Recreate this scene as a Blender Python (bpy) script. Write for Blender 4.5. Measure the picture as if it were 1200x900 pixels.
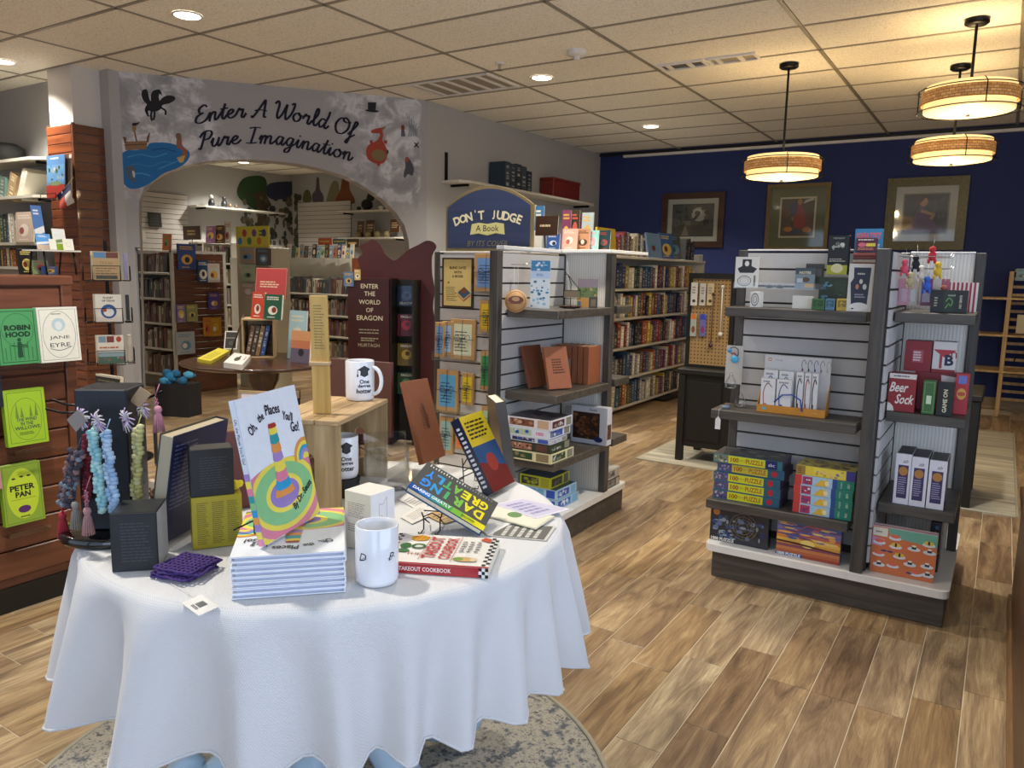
import bpy, math, random
from mathutils import Matrix, Vector
random.seed(7)
for o in list(bpy.data.objects): bpy.data.objects.remove(o)
SC = bpy.context.scene
COL = SC.collection
rad = math.radians
# ---------------------------------------------------------------- camera
CAM_H = 1.38; CEIL = 2.99; FPX = 906.23
YAW, PIT, ROL = rad(32.2798), rad(8.2391), rad(1.0989)
fwd = Vector((-math.sin(YAW)*math.cos(PIT), math.cos(YAW)*math.cos(PIT), -math.sin(PIT)))
r0 = Vector((math.cos(YAW), math.sin(YAW), 0)); u0 = r0.cross(fwd)
right = math.cos(ROL)*r0 + math.sin(ROL)*u0
upv = -math.sin(ROL)*r0 + math.cos(ROL)*u0
cam = bpy.data.cameras.new('camera'); camo = bpy.data.objects.new('camera', cam); COL.objects.link(camo)
cam.sensor_width = 36; cam.lens = FPX/1200*36; cam.clip_start = .05
mw = Matrix.Identity(4)
for i in range(3):
    mw[i][0] = right[i]; mw[i][1] = upv[i]; mw[i][2] = -fwd[i]
mw[2][3] = CAM_H
camo.matrix_world = mw
SC.camera = camo
# ---------------------------------------------------------------- world, lights, exposure
SC.view_settings.view_transform = 'Standard'; SC.view_settings.look = 'None'
SC.view_settings.exposure = 0.42; SC.view_settings.gamma = 1; SC.view_settings.use_curve_mapping = False
wd = bpy.data.worlds.new('daylight'); SC.world = wd; wd.use_nodes = True
wd.node_tree.nodes['Background'].inputs[0].default_value = (.62, .76, 1, 1)
wd.node_tree.nodes['Background'].inputs[1].default_value = 1.0
WARM = (1, .94, .84); DAY = (.60, .73, 1)
def light(kind, name, loc, energy, color, rot=(0,0,0), **kw):
    l = bpy.data.lights.new(name, kind); l.energy = energy; l.color = color
    for k, v in kw.items(): setattr(l, k, v)
    o = bpy.data.objects.new(name, l); COL.objects.link(o); o.location = loc; o.rotation_euler = rot
    return o
# daylight through the storefront windows behind the camera and on the right
light('AREA', 'window_daylight_front', (.6, -1.55, 1.4), 14, DAY, (rad(90), 0, rad(14)), shape='RECTANGLE', size=1.5, size_y=2.0)
light('AREA', 'window_daylight_right', (2.55, .9, 1.5), 52, DAY, (rad(90), 0, rad(90)), shape='RECTANGLE', size=4.0, size_y=2.2)
DOWN = [(-4.66,3.34),(-3.44,5.82),(-3.46,8.23),(-7.04,3.32),(-4.66,.9),(-2.2,3.34),(-2.2,.9),(-.6,4.1),(-7.04,.9),(-6.9,7.2),(-10.2,8.2),(-9.6,5.2),(-7.4,9.0)]
for (x, y) in DOWN:
    light('SPOT', 'downlight_beam', (x, y, CEIL-.03), 135, WARM, spot_size=rad(125), spot_blend=.6, shadow_soft_size=.07)
# ---------------------------------------------------------------- helpers
def lin(c):
    if isinstance(c, str):
        c = c.lstrip('#'); c = [int(c[i:i+2], 16)/255 for i in (0, 2, 4)]
    return tuple((x/12.92 if x <= .04045 else ((x+.055)/1.055)**2.4) for x in c[:3])
def W(px, py, x=None, y=None, z=None):
    """world point seen at a photo pixel, on the plane x=, y= or z="""
    d = right*((px-600)/FPX) - upv*((py-450)/FPX) + fwd
    if x is not None: t = x/d.x
    elif y is not None: t = y/d.y
    else: t = (z-CAM_H)/d.z
    return Vector((d.x*t, d.y*t, CAM_H+d.z*t))
def tag(o, label=None, cat=None, group=None, kind=None):
    if label: o['label'] = label
    if cat: o['category'] = cat
    if group: o['group'] = group
    if kind: o['kind'] = kind
    return o
def E(name, label=None, cat=None, loc=(0,0,0), rz=0, group=None, M=None, kind=None):
    o = bpy.data.objects.new(name, None); o.empty_display_size = .05
    if M is not None: o.matrix_world = M
    else: o.location = loc; o.rotation_euler = (0, 0, rz)
    COL.objects.link(o)
    return tag(o, label, cat, group, kind)
def frame(o, ux, uy):
    ux = Vector(ux).normalized(); uy = Vector(uy); uy = (uy-ux*uy.dot(ux)).normalized(); uz = ux.cross(uy)
    m = Matrix.Identity(4)
    for i in range(3): m[i][0] = ux[i]; m[i][1] = uy[i]; m[i][2] = uz[i]; m[i][3] = o[i]
    return m
class MB:
    def __init__(s, T=None): s.v = []; s.f = []; s.m = []; s.c = []; s.sm = []; s.T = T
    def add(s, vs, fs, m=0, col=None, smooth=False):
        n = len(s.v)
        for p in vs:
            p = Vector((p[0], p[1], p[2])); s.v.append(s.T @ p if s.T else p)
        for f in fs:
            s.f.append([i+n for i in f]); s.m.append(m); s.c.append(col); s.sm.append(smooth)
        return s
    def box(s, x0, x1, y0, y1, z0, z1, m=0, col=None):
        v = [(x,y,z) for z in (z0,z1) for y in (y0,y1) for x in (x0,x1)]
        return s.add(v, [(0,2,3,1),(4,5,7,6),(0,1,5,4),(2,6,7,3),(0,4,6,2),(1,3,7,5)], m, col)
    def bbox(s, x0, x1, y0, y1, z0, z1, b=.005, m=0, col=None):
        """box with chamfered edges"""
        b = min(b, (x1-x0)*.45, (y1-y0)*.45, (z1-z0)*.45)
        v = []; idx = {}
        for ix,(X,sx) in enumerate(((x0,1),(x1,-1))):
            for iy,(Y,sy) in enumerate(((y0,1),(y1,-1))):
                for iz,(Z,sz) in enumerate(((z0,1),(z1,-1))):
                    for a in range(3):
                        p = [X+sx*b, Y+sy*b, Z+sz*b]; p[a] = (X,Y,Z)[a]
                        idx[(ix,iy,iz,a)] = len(v); v.append(p)
        F = []
        for a in range(3):
            o = [i for i in range(3) if i != a]
            for e in (0,1):
                q = []
                for (p,r) in ((0,0),(1,0),(1,1),(0,1)):
                    k = [0,0,0]; k[a] = e; k[o[0]] = p; k[o[1]] = r; q.append(idx[(*k,a)])
                F.append(q)
        for a in range(3):
            o = [i for i in range(3) if i != a]
            for p in (0,1):
                for r in (0,1):
                    k = [0,0,0]; k[o[0]] = p; k[o[1]] = r; k2 = list(k); k2[a] = 1
                    F.append([idx[(*k,o[0])], idx[(*k,o[1])], idx[(*k2,o[1])], idx[(*k2,o[0])]])
        for k in ((i,j,l) for i in (0,1) for j in (0,1) for l in (0,1)):
            F.append([idx[(*k,0)], idx[(*k,1)], idx[(*k,2)]])
        return s.add(v, F, m, col)
    def prism(s, poly, z0, z1, m=0, col=None, smooth=False):
        n = len(poly); v = [(x,y,z0) for x,y in poly]+[(x,y,z1) for x,y in poly]
        s.add(v, [list(range(n))[::-1], list(range(n, 2*n))], m, col)
        return s.add(v, [(i,(i+1)%n,n+(i+1)%n,n+i) for i in range(n)], m, col, smooth)
    def lathe(s, prof, n=24, m=0, col=None, cx=0, cy=0, smooth=True, a0=0, a1=2*math.pi):
        full = abs(a1-a0-2*math.pi) < 1e-6; k = n if full else n+1
        v = []
        for r, z in prof:
            for i in range(k):
                a = a0+(a1-a0)*i/n; v.append((cx+r*math.cos(a), cy+r*math.sin(a), z))
        F = []
        for j in range(len(prof)-1):
            for i in range(n):
                i2 = (i+1)%k
                F.append((j*k+i, j*k+i2, (j+1)*k+i2, (j+1)*k+i))
        return s.add(v, F, m, col, smooth)
    def cyl(s, cx, cy, z0, z1, r, n=16, m=0, col=None, r2=None):
        r2 = r if r2 is None else r2
        s.lathe([(r,z0),(r2,z1)], n, m, col, cx, cy)
        a = [2*math.pi*i/n for i in range(n)]
        s.add([(cx+r*math.cos(t), cy+r*math.sin(t), z0) for t in a], [list(range(n))[::-1]], m, col)
        return s.add([(cx+r2*math.cos(t), cy+r2*math.sin(t), z1) for t in a], [list(range(n))], m, col)
    def tube(s, pts, r, n=6, m=0, col=None, closed=False):
        pts = [Vector(p) for p in pts]; N = len(pts); v = []; pn = None
        for i, p in enumerate(pts):
            a = pts[(i-1)%N] if closed or i > 0 else p; b = pts[(i+1)%N] if closed or i < N-1 else p
            t = (b-a)
            if t.length < 1e-9: t = Vector((0,0,1))
            t.normalize()
            if pn is None: pn = t.orthogonal().normalized()
            pn = (pn - t*pn.dot(t))
            if pn.length < 1e-6: pn = t.orthogonal()
            pn.normalize(); q = t.cross(pn)
            rr = r[i] if isinstance(r, (list, tuple)) else r
            for k in range(n):
                an = 2*math.pi*k/n; v.append(p+(pn*math.cos(an)+q*math.sin(an))*rr)
        F = []
        for i in range(N if closed else N-1):
            j = (i+1)%N
            for k in range(n): F.append((i*n+k, i*n+(k+1)%n, j*n+(k+1)%n, j*n+k))
        if not closed: F += [list(range(n))[::-1], list(range((N-1)*n, N*n))]
        return s.add(v, F, m, col, True)
    def ball(s, c, r, n=8, m=0, col=None):
        rx, ry, rz = r if isinstance(r, (tuple, list)) else (r, r, r); v = []; F = []
        h = max(3, n//2)
        for j in range(1, h):
            ph = math.pi*j/h
            for i in range(n):
                a = 2*math.pi*i/n; v.append((c[0]+rx*math.sin(ph)*math.cos(a), c[1]+ry*math.sin(ph)*math.sin(a), c[2]+rz*math.cos(ph)))
        t = len(v); v += [(c[0],c[1],c[2]+rz),(c[0],c[1],c[2]-rz)]
        for j in range(h-2):
            for i in range(n): F.append((j*n+i, (j+1)*n+i, (j+1)*n+(i+1)%n, j*n+(i+1)%n))
        for i in range(n):
            F.append((t, i, (i+1)%n)); F.append((t+1, (h-2)*n+(i+1)%n, (h-2)*n+i))
        return s.add(v, F, m, col, True)
    def build(s, name, mats, parent=None, label=None, cat=None, group=None, kind=None, M=None):
        me = bpy.data.meshes.new(name)
        me.from_pydata([tuple(p) for p in s.v], [], s.f)
        if not isinstance(mats, (list, tuple)): mats = [mats]
        for m in mats: me.materials.append(m)
        me.polygons.foreach_set('material_index', s.m)
        me.polygons.foreach_set('use_smooth', s.sm)
        if any(c is not None for c in s.c):
            at = me.color_attributes.new('Col', 'FLOAT_COLOR', 'CORNER')
            buf = []; cache = {}
            for f, c in zip(s.f, s.c):
                key = c if isinstance(c, (str, type(None))) else tuple(c)
                if key not in cache: cache[key] = (*lin(key or (.8,.8,.8)), 1.0)
                buf.extend(cache[key]*len(f))
            at.data.foreach_set('color', buf)
        me.update()
        o = bpy.data.objects.new(name, me); COL.objects.link(o)
        if parent: o.parent = parent
        if M is not None: o.matrix_world = M
        return tag(o, label, cat, group, kind)
# ---- text as geometry
_tc = {}
def glyphs(s, res=2, bold=0, shear=0):
    k = (s, res, bold, shear)
    if k not in _tc:
        cu = bpy.data.curves.new('t', 'FONT'); cu.body = s; cu.resolution_u = res; cu.offset = bold; cu.shear = shear
        ob = bpy.data.objects.new('t', cu); me = bpy.data.meshes.new_from_object(ob)
        v = [(a.co.x, a.co.y) for a in me.vertices]; f = [tuple(p.vertices) for p in me.polygons]
        bpy.data.objects.remove(ob); bpy.data.meshes.remove(me); bpy.data.curves.remove(cu)
        _tc[k] = (v, f)
    return _tc[k]
class Art(MB):
    """flat print in a local face: x right, y up, thin steps in z"""
    def __init__(s, T=None, z=.0004, dz=.00005): super().__init__(T); s.z = z; s.dz = dz
    def up(s): s.z += s.dz; return s.z
    def poly(s, pts, col):
        z = s.up(); s.add([(x,y,z) for x,y in pts], [list(range(len(pts)))], 0, col); return s
    def rect(s, x0, y0, x1, y1, col): return s.poly([(x0,y0),(x1,y0),(x1,y1),(x0,y1)], col)
    def ell(s, cx, cy, rx, ry, col, n=18, a0=0, a1=2*math.pi):
        return s.poly([(cx+rx*math.cos(a0+(a1-a0)*i/n), cy+ry*math.sin(a0+(a1-a0)*i/n)) for i in range(n)], col)
    def ring(s, cx, cy, rx, ry, w, col, n=24):
        z = s.up(); v = []
        for k in (0,1):
            for i in range(n):
                a = 2*math.pi*i/n; v.append((cx+(rx-k*w)*math.cos(a), cy+(ry-k*w)*math.sin(a), z))
        s.add(v, [(i,(i+1)%n,n+(i+1)%n,n+i) for i in range(n)], 0, col); return s
    def border(s, x0, y0, x1, y1, w, col):
        z = s.up()
        for a,b,c,d in ((x0,y0,x1,y0+w),(x0,y1-w,x1,y1),(x0,y0+w,x0+w,y1-w),(x1-w,y0+w,x1,y1-w)):
            s.add([(a,b,z),(c,b,z),(c,d,z),(a,d,z)], [(0,1,2,3)], 0, col)
        return s
    def line(s, pts, w, col):
        z = s.up()
        for (a,b),(c,d) in zip(pts, pts[1:]):
            dx, dy = c-a, d-b; L = math.hypot(dx,dy) or 1; nx, ny = -dy/L*w/2, dx/L*w/2; ex, ey = dx/L*w*.3, dy/L*w*.3
            s.add([(a+nx-ex,b+ny-ey,z),(a-nx-ex,b-ny-ey,z),(c-nx+ex,d-ny+ey,z),(c+nx+ex,d+ny+ey,z)], [(0,1,2,3)], 0, col)
        return s
    def text(s, t, cx, cy, h, col, w=None, rot=0, bold=0, shear=0, maxw=None, res=2):
        v, f = glyphs(t, res, bold, shear)
        if not v: return s
        x0 = min(p[0] for p in v); x1 = max(p[0] for p in v); y0 = min(p[1] for p in v); y1 = max(p[1] for p in v)
        sy = h/(y1-y0); sx = (w/(x1-x0)) if w else sy
        if maxw and (x1-x0)*sx > maxw: sx = maxw/(x1-x0)
        ca, sa = math.cos(rot), math.sin(rot); z = s.up(); mx, my = (x0+x1)/2, (y0+y1)/2
        V = []
        for x, y in v:
            x = (x-mx)*sx; y = (y-my)*sy; V.append((cx+x*ca-y*sa, cy+x*sa+y*ca, z))
        s.add(V, f, 0, col); return s
    def lines(s, x0, y0, x1, y1, n, col, fill=.55, words=True):
        """tiny unreadable printed text as rows of dashes"""
        z = s.up(); st = (y1-y0)/n
        for i in range(n):
            y = y0+st*(i+.5); x = x0
            end = x1-(x1-x0)*random.uniform(0,.3)
            while x < end:
                L = (x1-x0)*random.uniform(.08,.25) if words else x1-x0
                e = min(end, x+L)
                s.add([(x,y-st*fill/2,z),(e,y-st*fill/2,z),(e,y+st*fill/2,z),(x,y+st*fill/2,z)], [(0,1,2,3)], 0, col)
                x = e+(x1-x0)*.03
        return s
    def scatter(s, x0, y0, x1, y1, n, cols, r0, r1, seed=1):
        rn = random.Random(seed)
        for i in range(n):
            s.ell(rn.uniform(x0+r1,x1-r1), rn.uniform(y0+r1,y1-r1), rn.uniform(r0,r1), rn.uniform(r0,r1)*.8, rn.choice(cols), 7)
        return s
# ---- materials
MAT = {}
def nt(name):
    m = bpy.data.materials.new(name); m.use_nodes = True; t = m.node_tree; b = t.nodes['Principled BSDF']
    MAT[name] = m
    return m, t, b
def N(t, typ, **kw):
    n = t.nodes.new(typ)
    for k, v in kw.items():
        if k.startswith('i_'): n.inputs[int(k[2:]) if k[2:].isdigit() else k[2:].replace('_',' ')].default_value = v
        else: setattr(n, k, v)
    return n
def L(t, a, b): t.links.new(a, b)
def coords(t, kind='Object', scale=(1,1,1), rot=(0,0,0)):
    c = N(t, 'ShaderNodeTexCoord'); mp = N(t, 'ShaderNodeMapping'); mp.inputs['Scale'].default_value = scale; mp.inputs['Rotation'].default_value = rot
    L(t, c.outputs[kind], mp.inputs[0]); return mp.outputs[0]
def ramp(t, fac, stops):
    r = N(t, 'ShaderNodeValToRGB'); e = r.color_ramp.elements
    while len(e) < len(stops): e.new(.5)
    for q, (p, c) in zip(e, stops): q.position = p; q.color = (*lin(c), 1)
    L(t, fac, r.inputs[0]); return r.outputs[0]
def bumped(t, b, fac, strength=.2, dist=.002):
    n = N(t, 'ShaderNodeBump'); n.inputs['Strength'].default_value = strength; n.inputs['Distance'].default_value = dist
    L(t, fac, n.inputs['Height']); L(t, n.outputs[0], b.inputs['Normal'])
def plain(name, col, rough=.5, metal=0, var=.06, scale=30, bump=0, coat=0, spec=.5):
    m, t, b = nt(name); c = lin(col)
    no = N(t, 'ShaderNodeTexNoise'); no.inputs['Scale'].default_value = scale; L(t, coords(t), no.inputs[0])
    mx = N(t, 'ShaderNodeMix', data_type='RGBA')
    mx.inputs[6].default_value = (*[x*(1-var) for x in c], 1); mx.inputs[7].default_value = (*[min(1, x*(1+var)) for x in c], 1)
    L(t, no.outputs[0], mx.inputs[0]); L(t, mx.outputs[2], b.inputs['Base Color'])
    b.inputs['Roughness'].default_value = rough; b.inputs['Metallic'].default_value = metal
    b.inputs['Coat Weight'].default_value = coat; b.inputs['Specular IOR Level'].default_value = spec
    if bump: bumped(t, b, no.outputs[0], bump)
    return m
def woodm(name, dark, light_, axis='Y', scale=1, rough=.45, objrand=False, mid=None, coat=0):
    m, t, b = nt(name)
    sc = {'X': (1.2,14,14), 'Y': (14,1.2,14), 'Z': (14,14,1.2)}[axis]; sc = tuple(q*scale for q in sc)
    co = coords(t, 'Object', sc)
    if objrand:
        oi = N(t, 'ShaderNodeObjectInfo'); vm = N(t, 'ShaderNodeVectorMath', operation='ADD'); mul = N(t, 'ShaderNodeMath', operation='MULTIPLY'); mul.inputs[1].default_value = 77
        L(t, oi.outputs['Random'], mul.inputs[0]); L(t, co, vm.inputs[0]); L(t, mul.outputs[0], vm.inputs[1]); co = vm.outputs[0]
    n1 = N(t, 'ShaderNodeTexNoise'); n1.inputs['Scale'].default_value = 1.0; n1.inputs['Detail'].default_value = 6; n1.inputs['Distortion'].default_value = .8
    L(t, co, n1.inputs[0])
    st = [(.3, dark), (.7, light_)] if mid is None else [(.28, dark), (.5, mid), (.72, light_)]
    L(t, ramp(t, n1.outputs[0], st), b.inputs['Base Color']); b.inputs['Roughness'].default_value = rough
    b.inputs['Coat Weight'].default_value = coat
    bumped(t, b, n1.outputs[0], .15)
    return m
def printm(name, rough=.45, coat=0, spec=.5):
    m, t, b = nt(name)
    a = N(t, 'ShaderNodeVertexColor', layer_name='Col'); no = N(t, 'ShaderNodeTexNoise'); no.inputs['Scale'].default_value = 60; L(t, coords(t), no.inputs[0])
    mx = N(t, 'ShaderNodeMix', data_type='RGBA', blend_type='MULTIPLY'); mx.inputs[0].default_value = .12
    L(t, a.outputs[0], mx.inputs[6]); L(t, no.outputs[0], mx.inputs[7]); L(t, mx.outputs[2], b.inputs['Base Color'])
    b.inputs['Roughness'].default_value = rough; b.inputs['Coat Weight'].default_value = coat; b.inputs['Specular IOR Level'].default_value = spec
    return m
PRINT = printm('printed_card', .42); GLOSS = printm('glossy_print', .22, .2)
PAGES = plain('page_edges', '#e6ddc6', .8, var=.1, scale=200)
# books on shelves: cover colour from the object, title strip on the spine
m, t, b = nt('book_cloth'); BOOKM = m
oi = N(t, 'ShaderNodeObjectInfo'); tc = N(t, 'ShaderNodeTexCoord'); sp = N(t, 'ShaderNodeSeparateXYZ'); L(t, tc.outputs['Generated'], sp.inputs[0])
mul = N(t, 'ShaderNodeMath', operation='MULTIPLY'); mul.inputs[1].default_value = 53; L(t, oi.outputs['Random'], mul.inputs[0])
cx = N(t, 'ShaderNodeCombineXYZ'); zz = N(t, 'ShaderNodeMath', operation='MULTIPLY'); zz.inputs[1].default_value = 14; L(t, sp.outputs[2], zz.inputs[0])
L(t, zz.outputs[0], cx.inputs[2]); L(t, mul.outputs[0], cx.inputs[0])
wn = N(t, 'ShaderNodeTexNoise'); wn.inputs['Scale'].default_value = 1; wn.inputs['Detail'].default_value = 1; L(t, cx.outputs[0], wn.inputs[0])
thr = N(t, 'ShaderNodeMath', operation='GREATER_THAN'); thr.inputs[1].default_value = .52; L(t, wn.outputs[0], thr.inputs[0])
c1 = N(t, 'ShaderNodeMath', operation='COMPARE'); c1.inputs[1].default_value = .5; c1.inputs[2].default_value = .24; L(t, sp.outputs[0], c1.inputs[0])
c2 = N(t, 'ShaderNodeMath', operation='COMPARE'); c2.inputs[1].default_value = .5; c2.inputs[2].default_value = .40; L(t, sp.outputs[2], c2.inputs[0])
p1 = N(t, 'ShaderNodeMath', operation='MULTIPLY'); L(t, thr.outputs[0], p1.inputs[0]); L(t, c1.outputs[0], p1.inputs[1])
p2 = N(t, 'ShaderNodeMath', operation='MULTIPLY'); L(t, p1.outputs[0], p2.inputs[0]); L(t, c2.outputs[0], p2.inputs[1])
hs = N(t, 'ShaderNodeHueSaturation'); hs.inputs['Value'].default_value = 2.2; hs.inputs['Saturation'].default_value = .7; hs.inputs['Hue'].default_value = .56; L(t, oi.outputs['Color'], hs.inputs['Color'])
gam = N(t, 'ShaderNodeMix', data_type='RGBA'); L(t, p2.outputs[0], gam.inputs[0]); L(t, oi.outputs['Color'], gam.inputs[6]); 
ad = N(t, 'ShaderNodeMix', data_type='RGBA'); ad.inputs[0].default_value = .45; L(t, hs.outputs[0], ad.inputs[6]); ad.inputs[7].default_value = (.75,.7,.55,1)
L(t, ad.outputs[2], gam.inputs[7]); L(t, gam.outputs[2], b.inputs['Base Color']); b.inputs['Roughness'].default_value = .45
# wall paints
GREY = plain('grey_wall_paint', '#aaa9a8', .85, var=.03, scale=40, bump=.1)
BLUE = plain('navy_wall_paint', '#1d2c62', .75, var=.05, scale=30, bump=.1)
TRIM = plain('white_trim_paint', '#dcd9d2', .6)
TBAR = plain('ceiling_grid_metal', '#8f8879', .5)
# ceiling tile
m, t, b = nt('ceiling_tile'); CTILE = m
n1 = N(t, 'ShaderNodeTexNoise'); n1.inputs['Scale'].default_value = 110; n1.inputs['Detail'].default_value = 3; L(t, coords(t), n1.inputs[0])
oi = N(t, 'ShaderNodeObjectInfo'); rs = N(t, 'ShaderNodeMapRange'); rs.inputs[3].default_value = .92; rs.inputs[4].default_value = 1.0; L(t, oi.outputs['Random'], rs.inputs[0])
cr = ramp(t, n1.outputs[0], [(.34, '#d3cec0'), (.5, '#f2eee2')])
mm = N(t, 'ShaderNodeMix', data_type='RGBA', blend_type='MULTIPLY'); mm.inputs[0].default_value = 1; L(t, cr, mm.inputs[6]); L(t, rs.outputs[0], mm.inputs[7])
L(t, mm.outputs[2], b.inputs['Base Color']); b.inputs['Roughness'].default_value = .95; bumped(t, b, n1.outputs[0], .3)
# wood look porcelain plank
m, t, b = nt('wood_look_plank'); PLANK = m
oi = N(t, 'ShaderNodeObjectInfo'); at = N(t, 'ShaderNodeAttribute', attribute_name='rnd')
ra = N(t, 'ShaderNodeMath', operation='ADD'); L(t, oi.outputs['Random'], ra.inputs[0]); L(t, at.outputs['Fac'], ra.inputs[1])
fr = N(t, 'ShaderNodeMath', operation='FRACT'); L(t, ra.outputs[0], fr.inputs[0])
ge = N(t, 'ShaderNodeNewGeometry'); mp = N(t, 'ShaderNodeMapping'); mp.inputs['Scale'].default_value = (13, 1.5, 1); L(t, ge.outputs['Position'], mp.inputs[0])
of = N(t, 'ShaderNodeMath', operation='MULTIPLY'); of.inputs[1].default_value = 91; L(t, fr.outputs[0], of.inputs[0])
va = N(t, 'ShaderNodeVectorMath', operation='ADD'); L(t, mp.outputs[0], va.inputs[0]); L(t, of.outputs[0], va.inputs[1])
n1 = N(t, 'ShaderNodeTexNoise'); n1.inputs['Scale'].default_value = 1; n1.inputs['Detail'].default_value = 7; n1.inputs['Roughness'].default_value = .68; n1.inputs['Distortion'].default_value = 1.5; L(t, va.outputs[0], n1.inputs[0])
mp2 = N(t, 'ShaderNodeMapping'); mp2.inputs['Scale'].default_value = (7, 1.6, 1); L(t, va.outputs[0], mp2.inputs[0])
c = ramp(t, n1.outputs[0], [(.25, '#5c5146'), (.38, '#928170'), (.52, '#b8a68e'), (.68, '#ddd0b6')])
n2 = N(t, 'ShaderNodeTexNoise'); n2.inputs['Scale'].default_value = 4; n2.inputs['Detail'].default_value = 3; L(t, mp2.outputs[0], n2.inputs[0])
c2 = ramp(t, n2.outputs[0], [(.35, '#c8bfb4'), (.6, '#ffffff')])
tone = ramp(t, fr.outputs[0], [(0, '#c4b09a'), (.3, '#f5e9d4'), (.6, '#dcc6a4'), (1, '#fffaea')])
ma = N(t, 'ShaderNodeMix', data_type='RGBA', blend_type='MULTIPLY'); ma.inputs[0].default_value = 1; L(t, c, ma.inputs[6]); L(t, tone, ma.inputs[7])
mb_ = N(t, 'ShaderNodeMix', data_type='RGBA', blend_type='MULTIPLY'); mb_.inputs[0].default_value = .6; L(t, ma.outputs[2], mb_.inputs[6]); L(t, c2, mb_.inputs[7])
L(t, mb_.outputs[2], b.inputs['Base Color']); b.inputs['Roughness'].default_value = .3; bumped(t, b, n1.outputs[0], .08)
GROUT = plain('grout', '#d2c3a6', .9)
CHAR = woodm('charcoal_laminate', '#3a3630', '#5b544b', 'X', 2.2, .45)
CHARZ = woodm('charcoal_laminate_upright', '#37332e', '#544e46', 'Z', 2.2, .45)
SLATW = plain('pale_slat_laminate', '#c2beb8', .5, var=.04)
GROOVE = plain('slat_groove_shadow', '#3b352e', .7)
DECKW = plain('white_deck_laminate', '#e9e6df', .35, coat=.2)
BLACK = plain('black_paint', '#15140f', .5); BLKMET = plain('black_wire', '#121212', .35, metal=.6)
CHROME = plain('chrome', '#c8c8c8', .2, metal=1)
WHMET = plain('white_shelf_metal', '#cfcbbd', .45)
CLOTH = None
LEATHER = plain('tan_leather', '#9a5b3a', .5, var=.12, scale=40, bump=.15)
BRNSLAT = woodm('cherry_slat', '#5c2d18', '#8a4c2c', 'X', 1.6, .3, True, coat=.2)
BRNSLATY = woodm('cherry_slat_lengthwise', '#54301f', '#7a4a34', 'Y', 1.6, .32, True, coat=.15)
CRATEW = woodm('crate_pine', '#86704c', '#c6ab7e', 'Z', 2.2, .6, mid='#a88b60')
CRATEX = woodm('crate_pine_board', '#927a52', '#d2b588', 'X', 2.2, .6, mid='#b4956a')
BAMBOO = woodm('bamboo', '#b08b55', '#d8bb84', 'Z', 1.5, .45)
CERAM = plain('white_glazed_ceramic', '#e9e9ea', .12, var=.01, coat=.6)
DKWOOD = woodm('dark_walnut', '#2c1a10', '#4b2e1c', 'X', 1.5, .3, coat=.3)
KRAFT = plain('kraft_paper', '#b18a58', .8, var=.12, scale=60)
DKBOARD = plain('dark_board', '#16181b', .5, var=.15, scale=90)
RED = plain('maroon_cardboard', '#4a1a1a', .5, var=.25, scale=9)
# ribbed white panel
m, t, b = nt('ribbed_white_panel'); RIB = m
wv = N(t, 'ShaderNodeTexWave', bands_direction='X'); wv.inputs['Scale'].default_value = 22; L(t, coords(t), wv.inputs[0])
L(t, ramp(t, wv.outputs[0], [(0, '#d3cdc0'), (1, '#e6e1d6')]), b.inputs['Base Color']); bumped(t, b, wv.outputs[0], .3); b.inputs['Roughness'].default_value = .5
def emis(name, col, strength, base='#ffffff'):
    m, t, b = nt(name); b.inputs['Base Color'].default_value = (*lin(base), 1)
    no = N(t, 'ShaderNodeTexNoise'); no.inputs['Scale'].default_value = 30; L(t, coords(t), no.inputs[0])
    c = lin(col); mx = N(t, 'ShaderNodeMix', data_type='RGBA'); mx.inputs[6].default_value = (*[q*.93 for q in c],1); mx.inputs[7].default_value = (*c,1)
    L(t, no.outputs[0], mx.inputs[0]); L(t, mx.outputs[2], b.inputs['Emission Color']); b.inputs['Emission Strength'].default_value = strength
    return m
LENS = emis('downlight_lens', '#fff0d8', 9)
# clear acrylic / glass
def clear(name, tint, refl=.12):
    m, t, b = nt(name); t.nodes.remove(b)
    tr = N(t, 'ShaderNodeBsdfTransparent'); tr.inputs[0].default_value = tint; gl = N(t, 'ShaderNodeBsdfGlossy'); gl.inputs['Roughness'].default_value = .05
    lw = N(t, 'ShaderNodeLayerWeight'); lw.inputs[0].default_value = .25; mr = N(t, 'ShaderNodeMapRange'); mr.inputs[3].default_value = refl*.5; mr.inputs[4].default_value = .7
    mx = N(t, 'ShaderNodeMixShader'); L(t, lw.outputs['Fresnel'], mr.inputs[0]); L(t, mr.outputs[0], mx.inputs[0]); L(t, tr.outputs[0], mx.inputs[1]); L(t, gl.outputs[0], mx.inputs[2])
    L(t, mx.outputs[0], t.nodes['Material Output'].inputs[0]); return m
ACRYL = clear('clear_acrylic', (.98,.985,.985,1)); GLASS = clear('picture_glass', (.97,.98,.97,1), .1)
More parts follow.
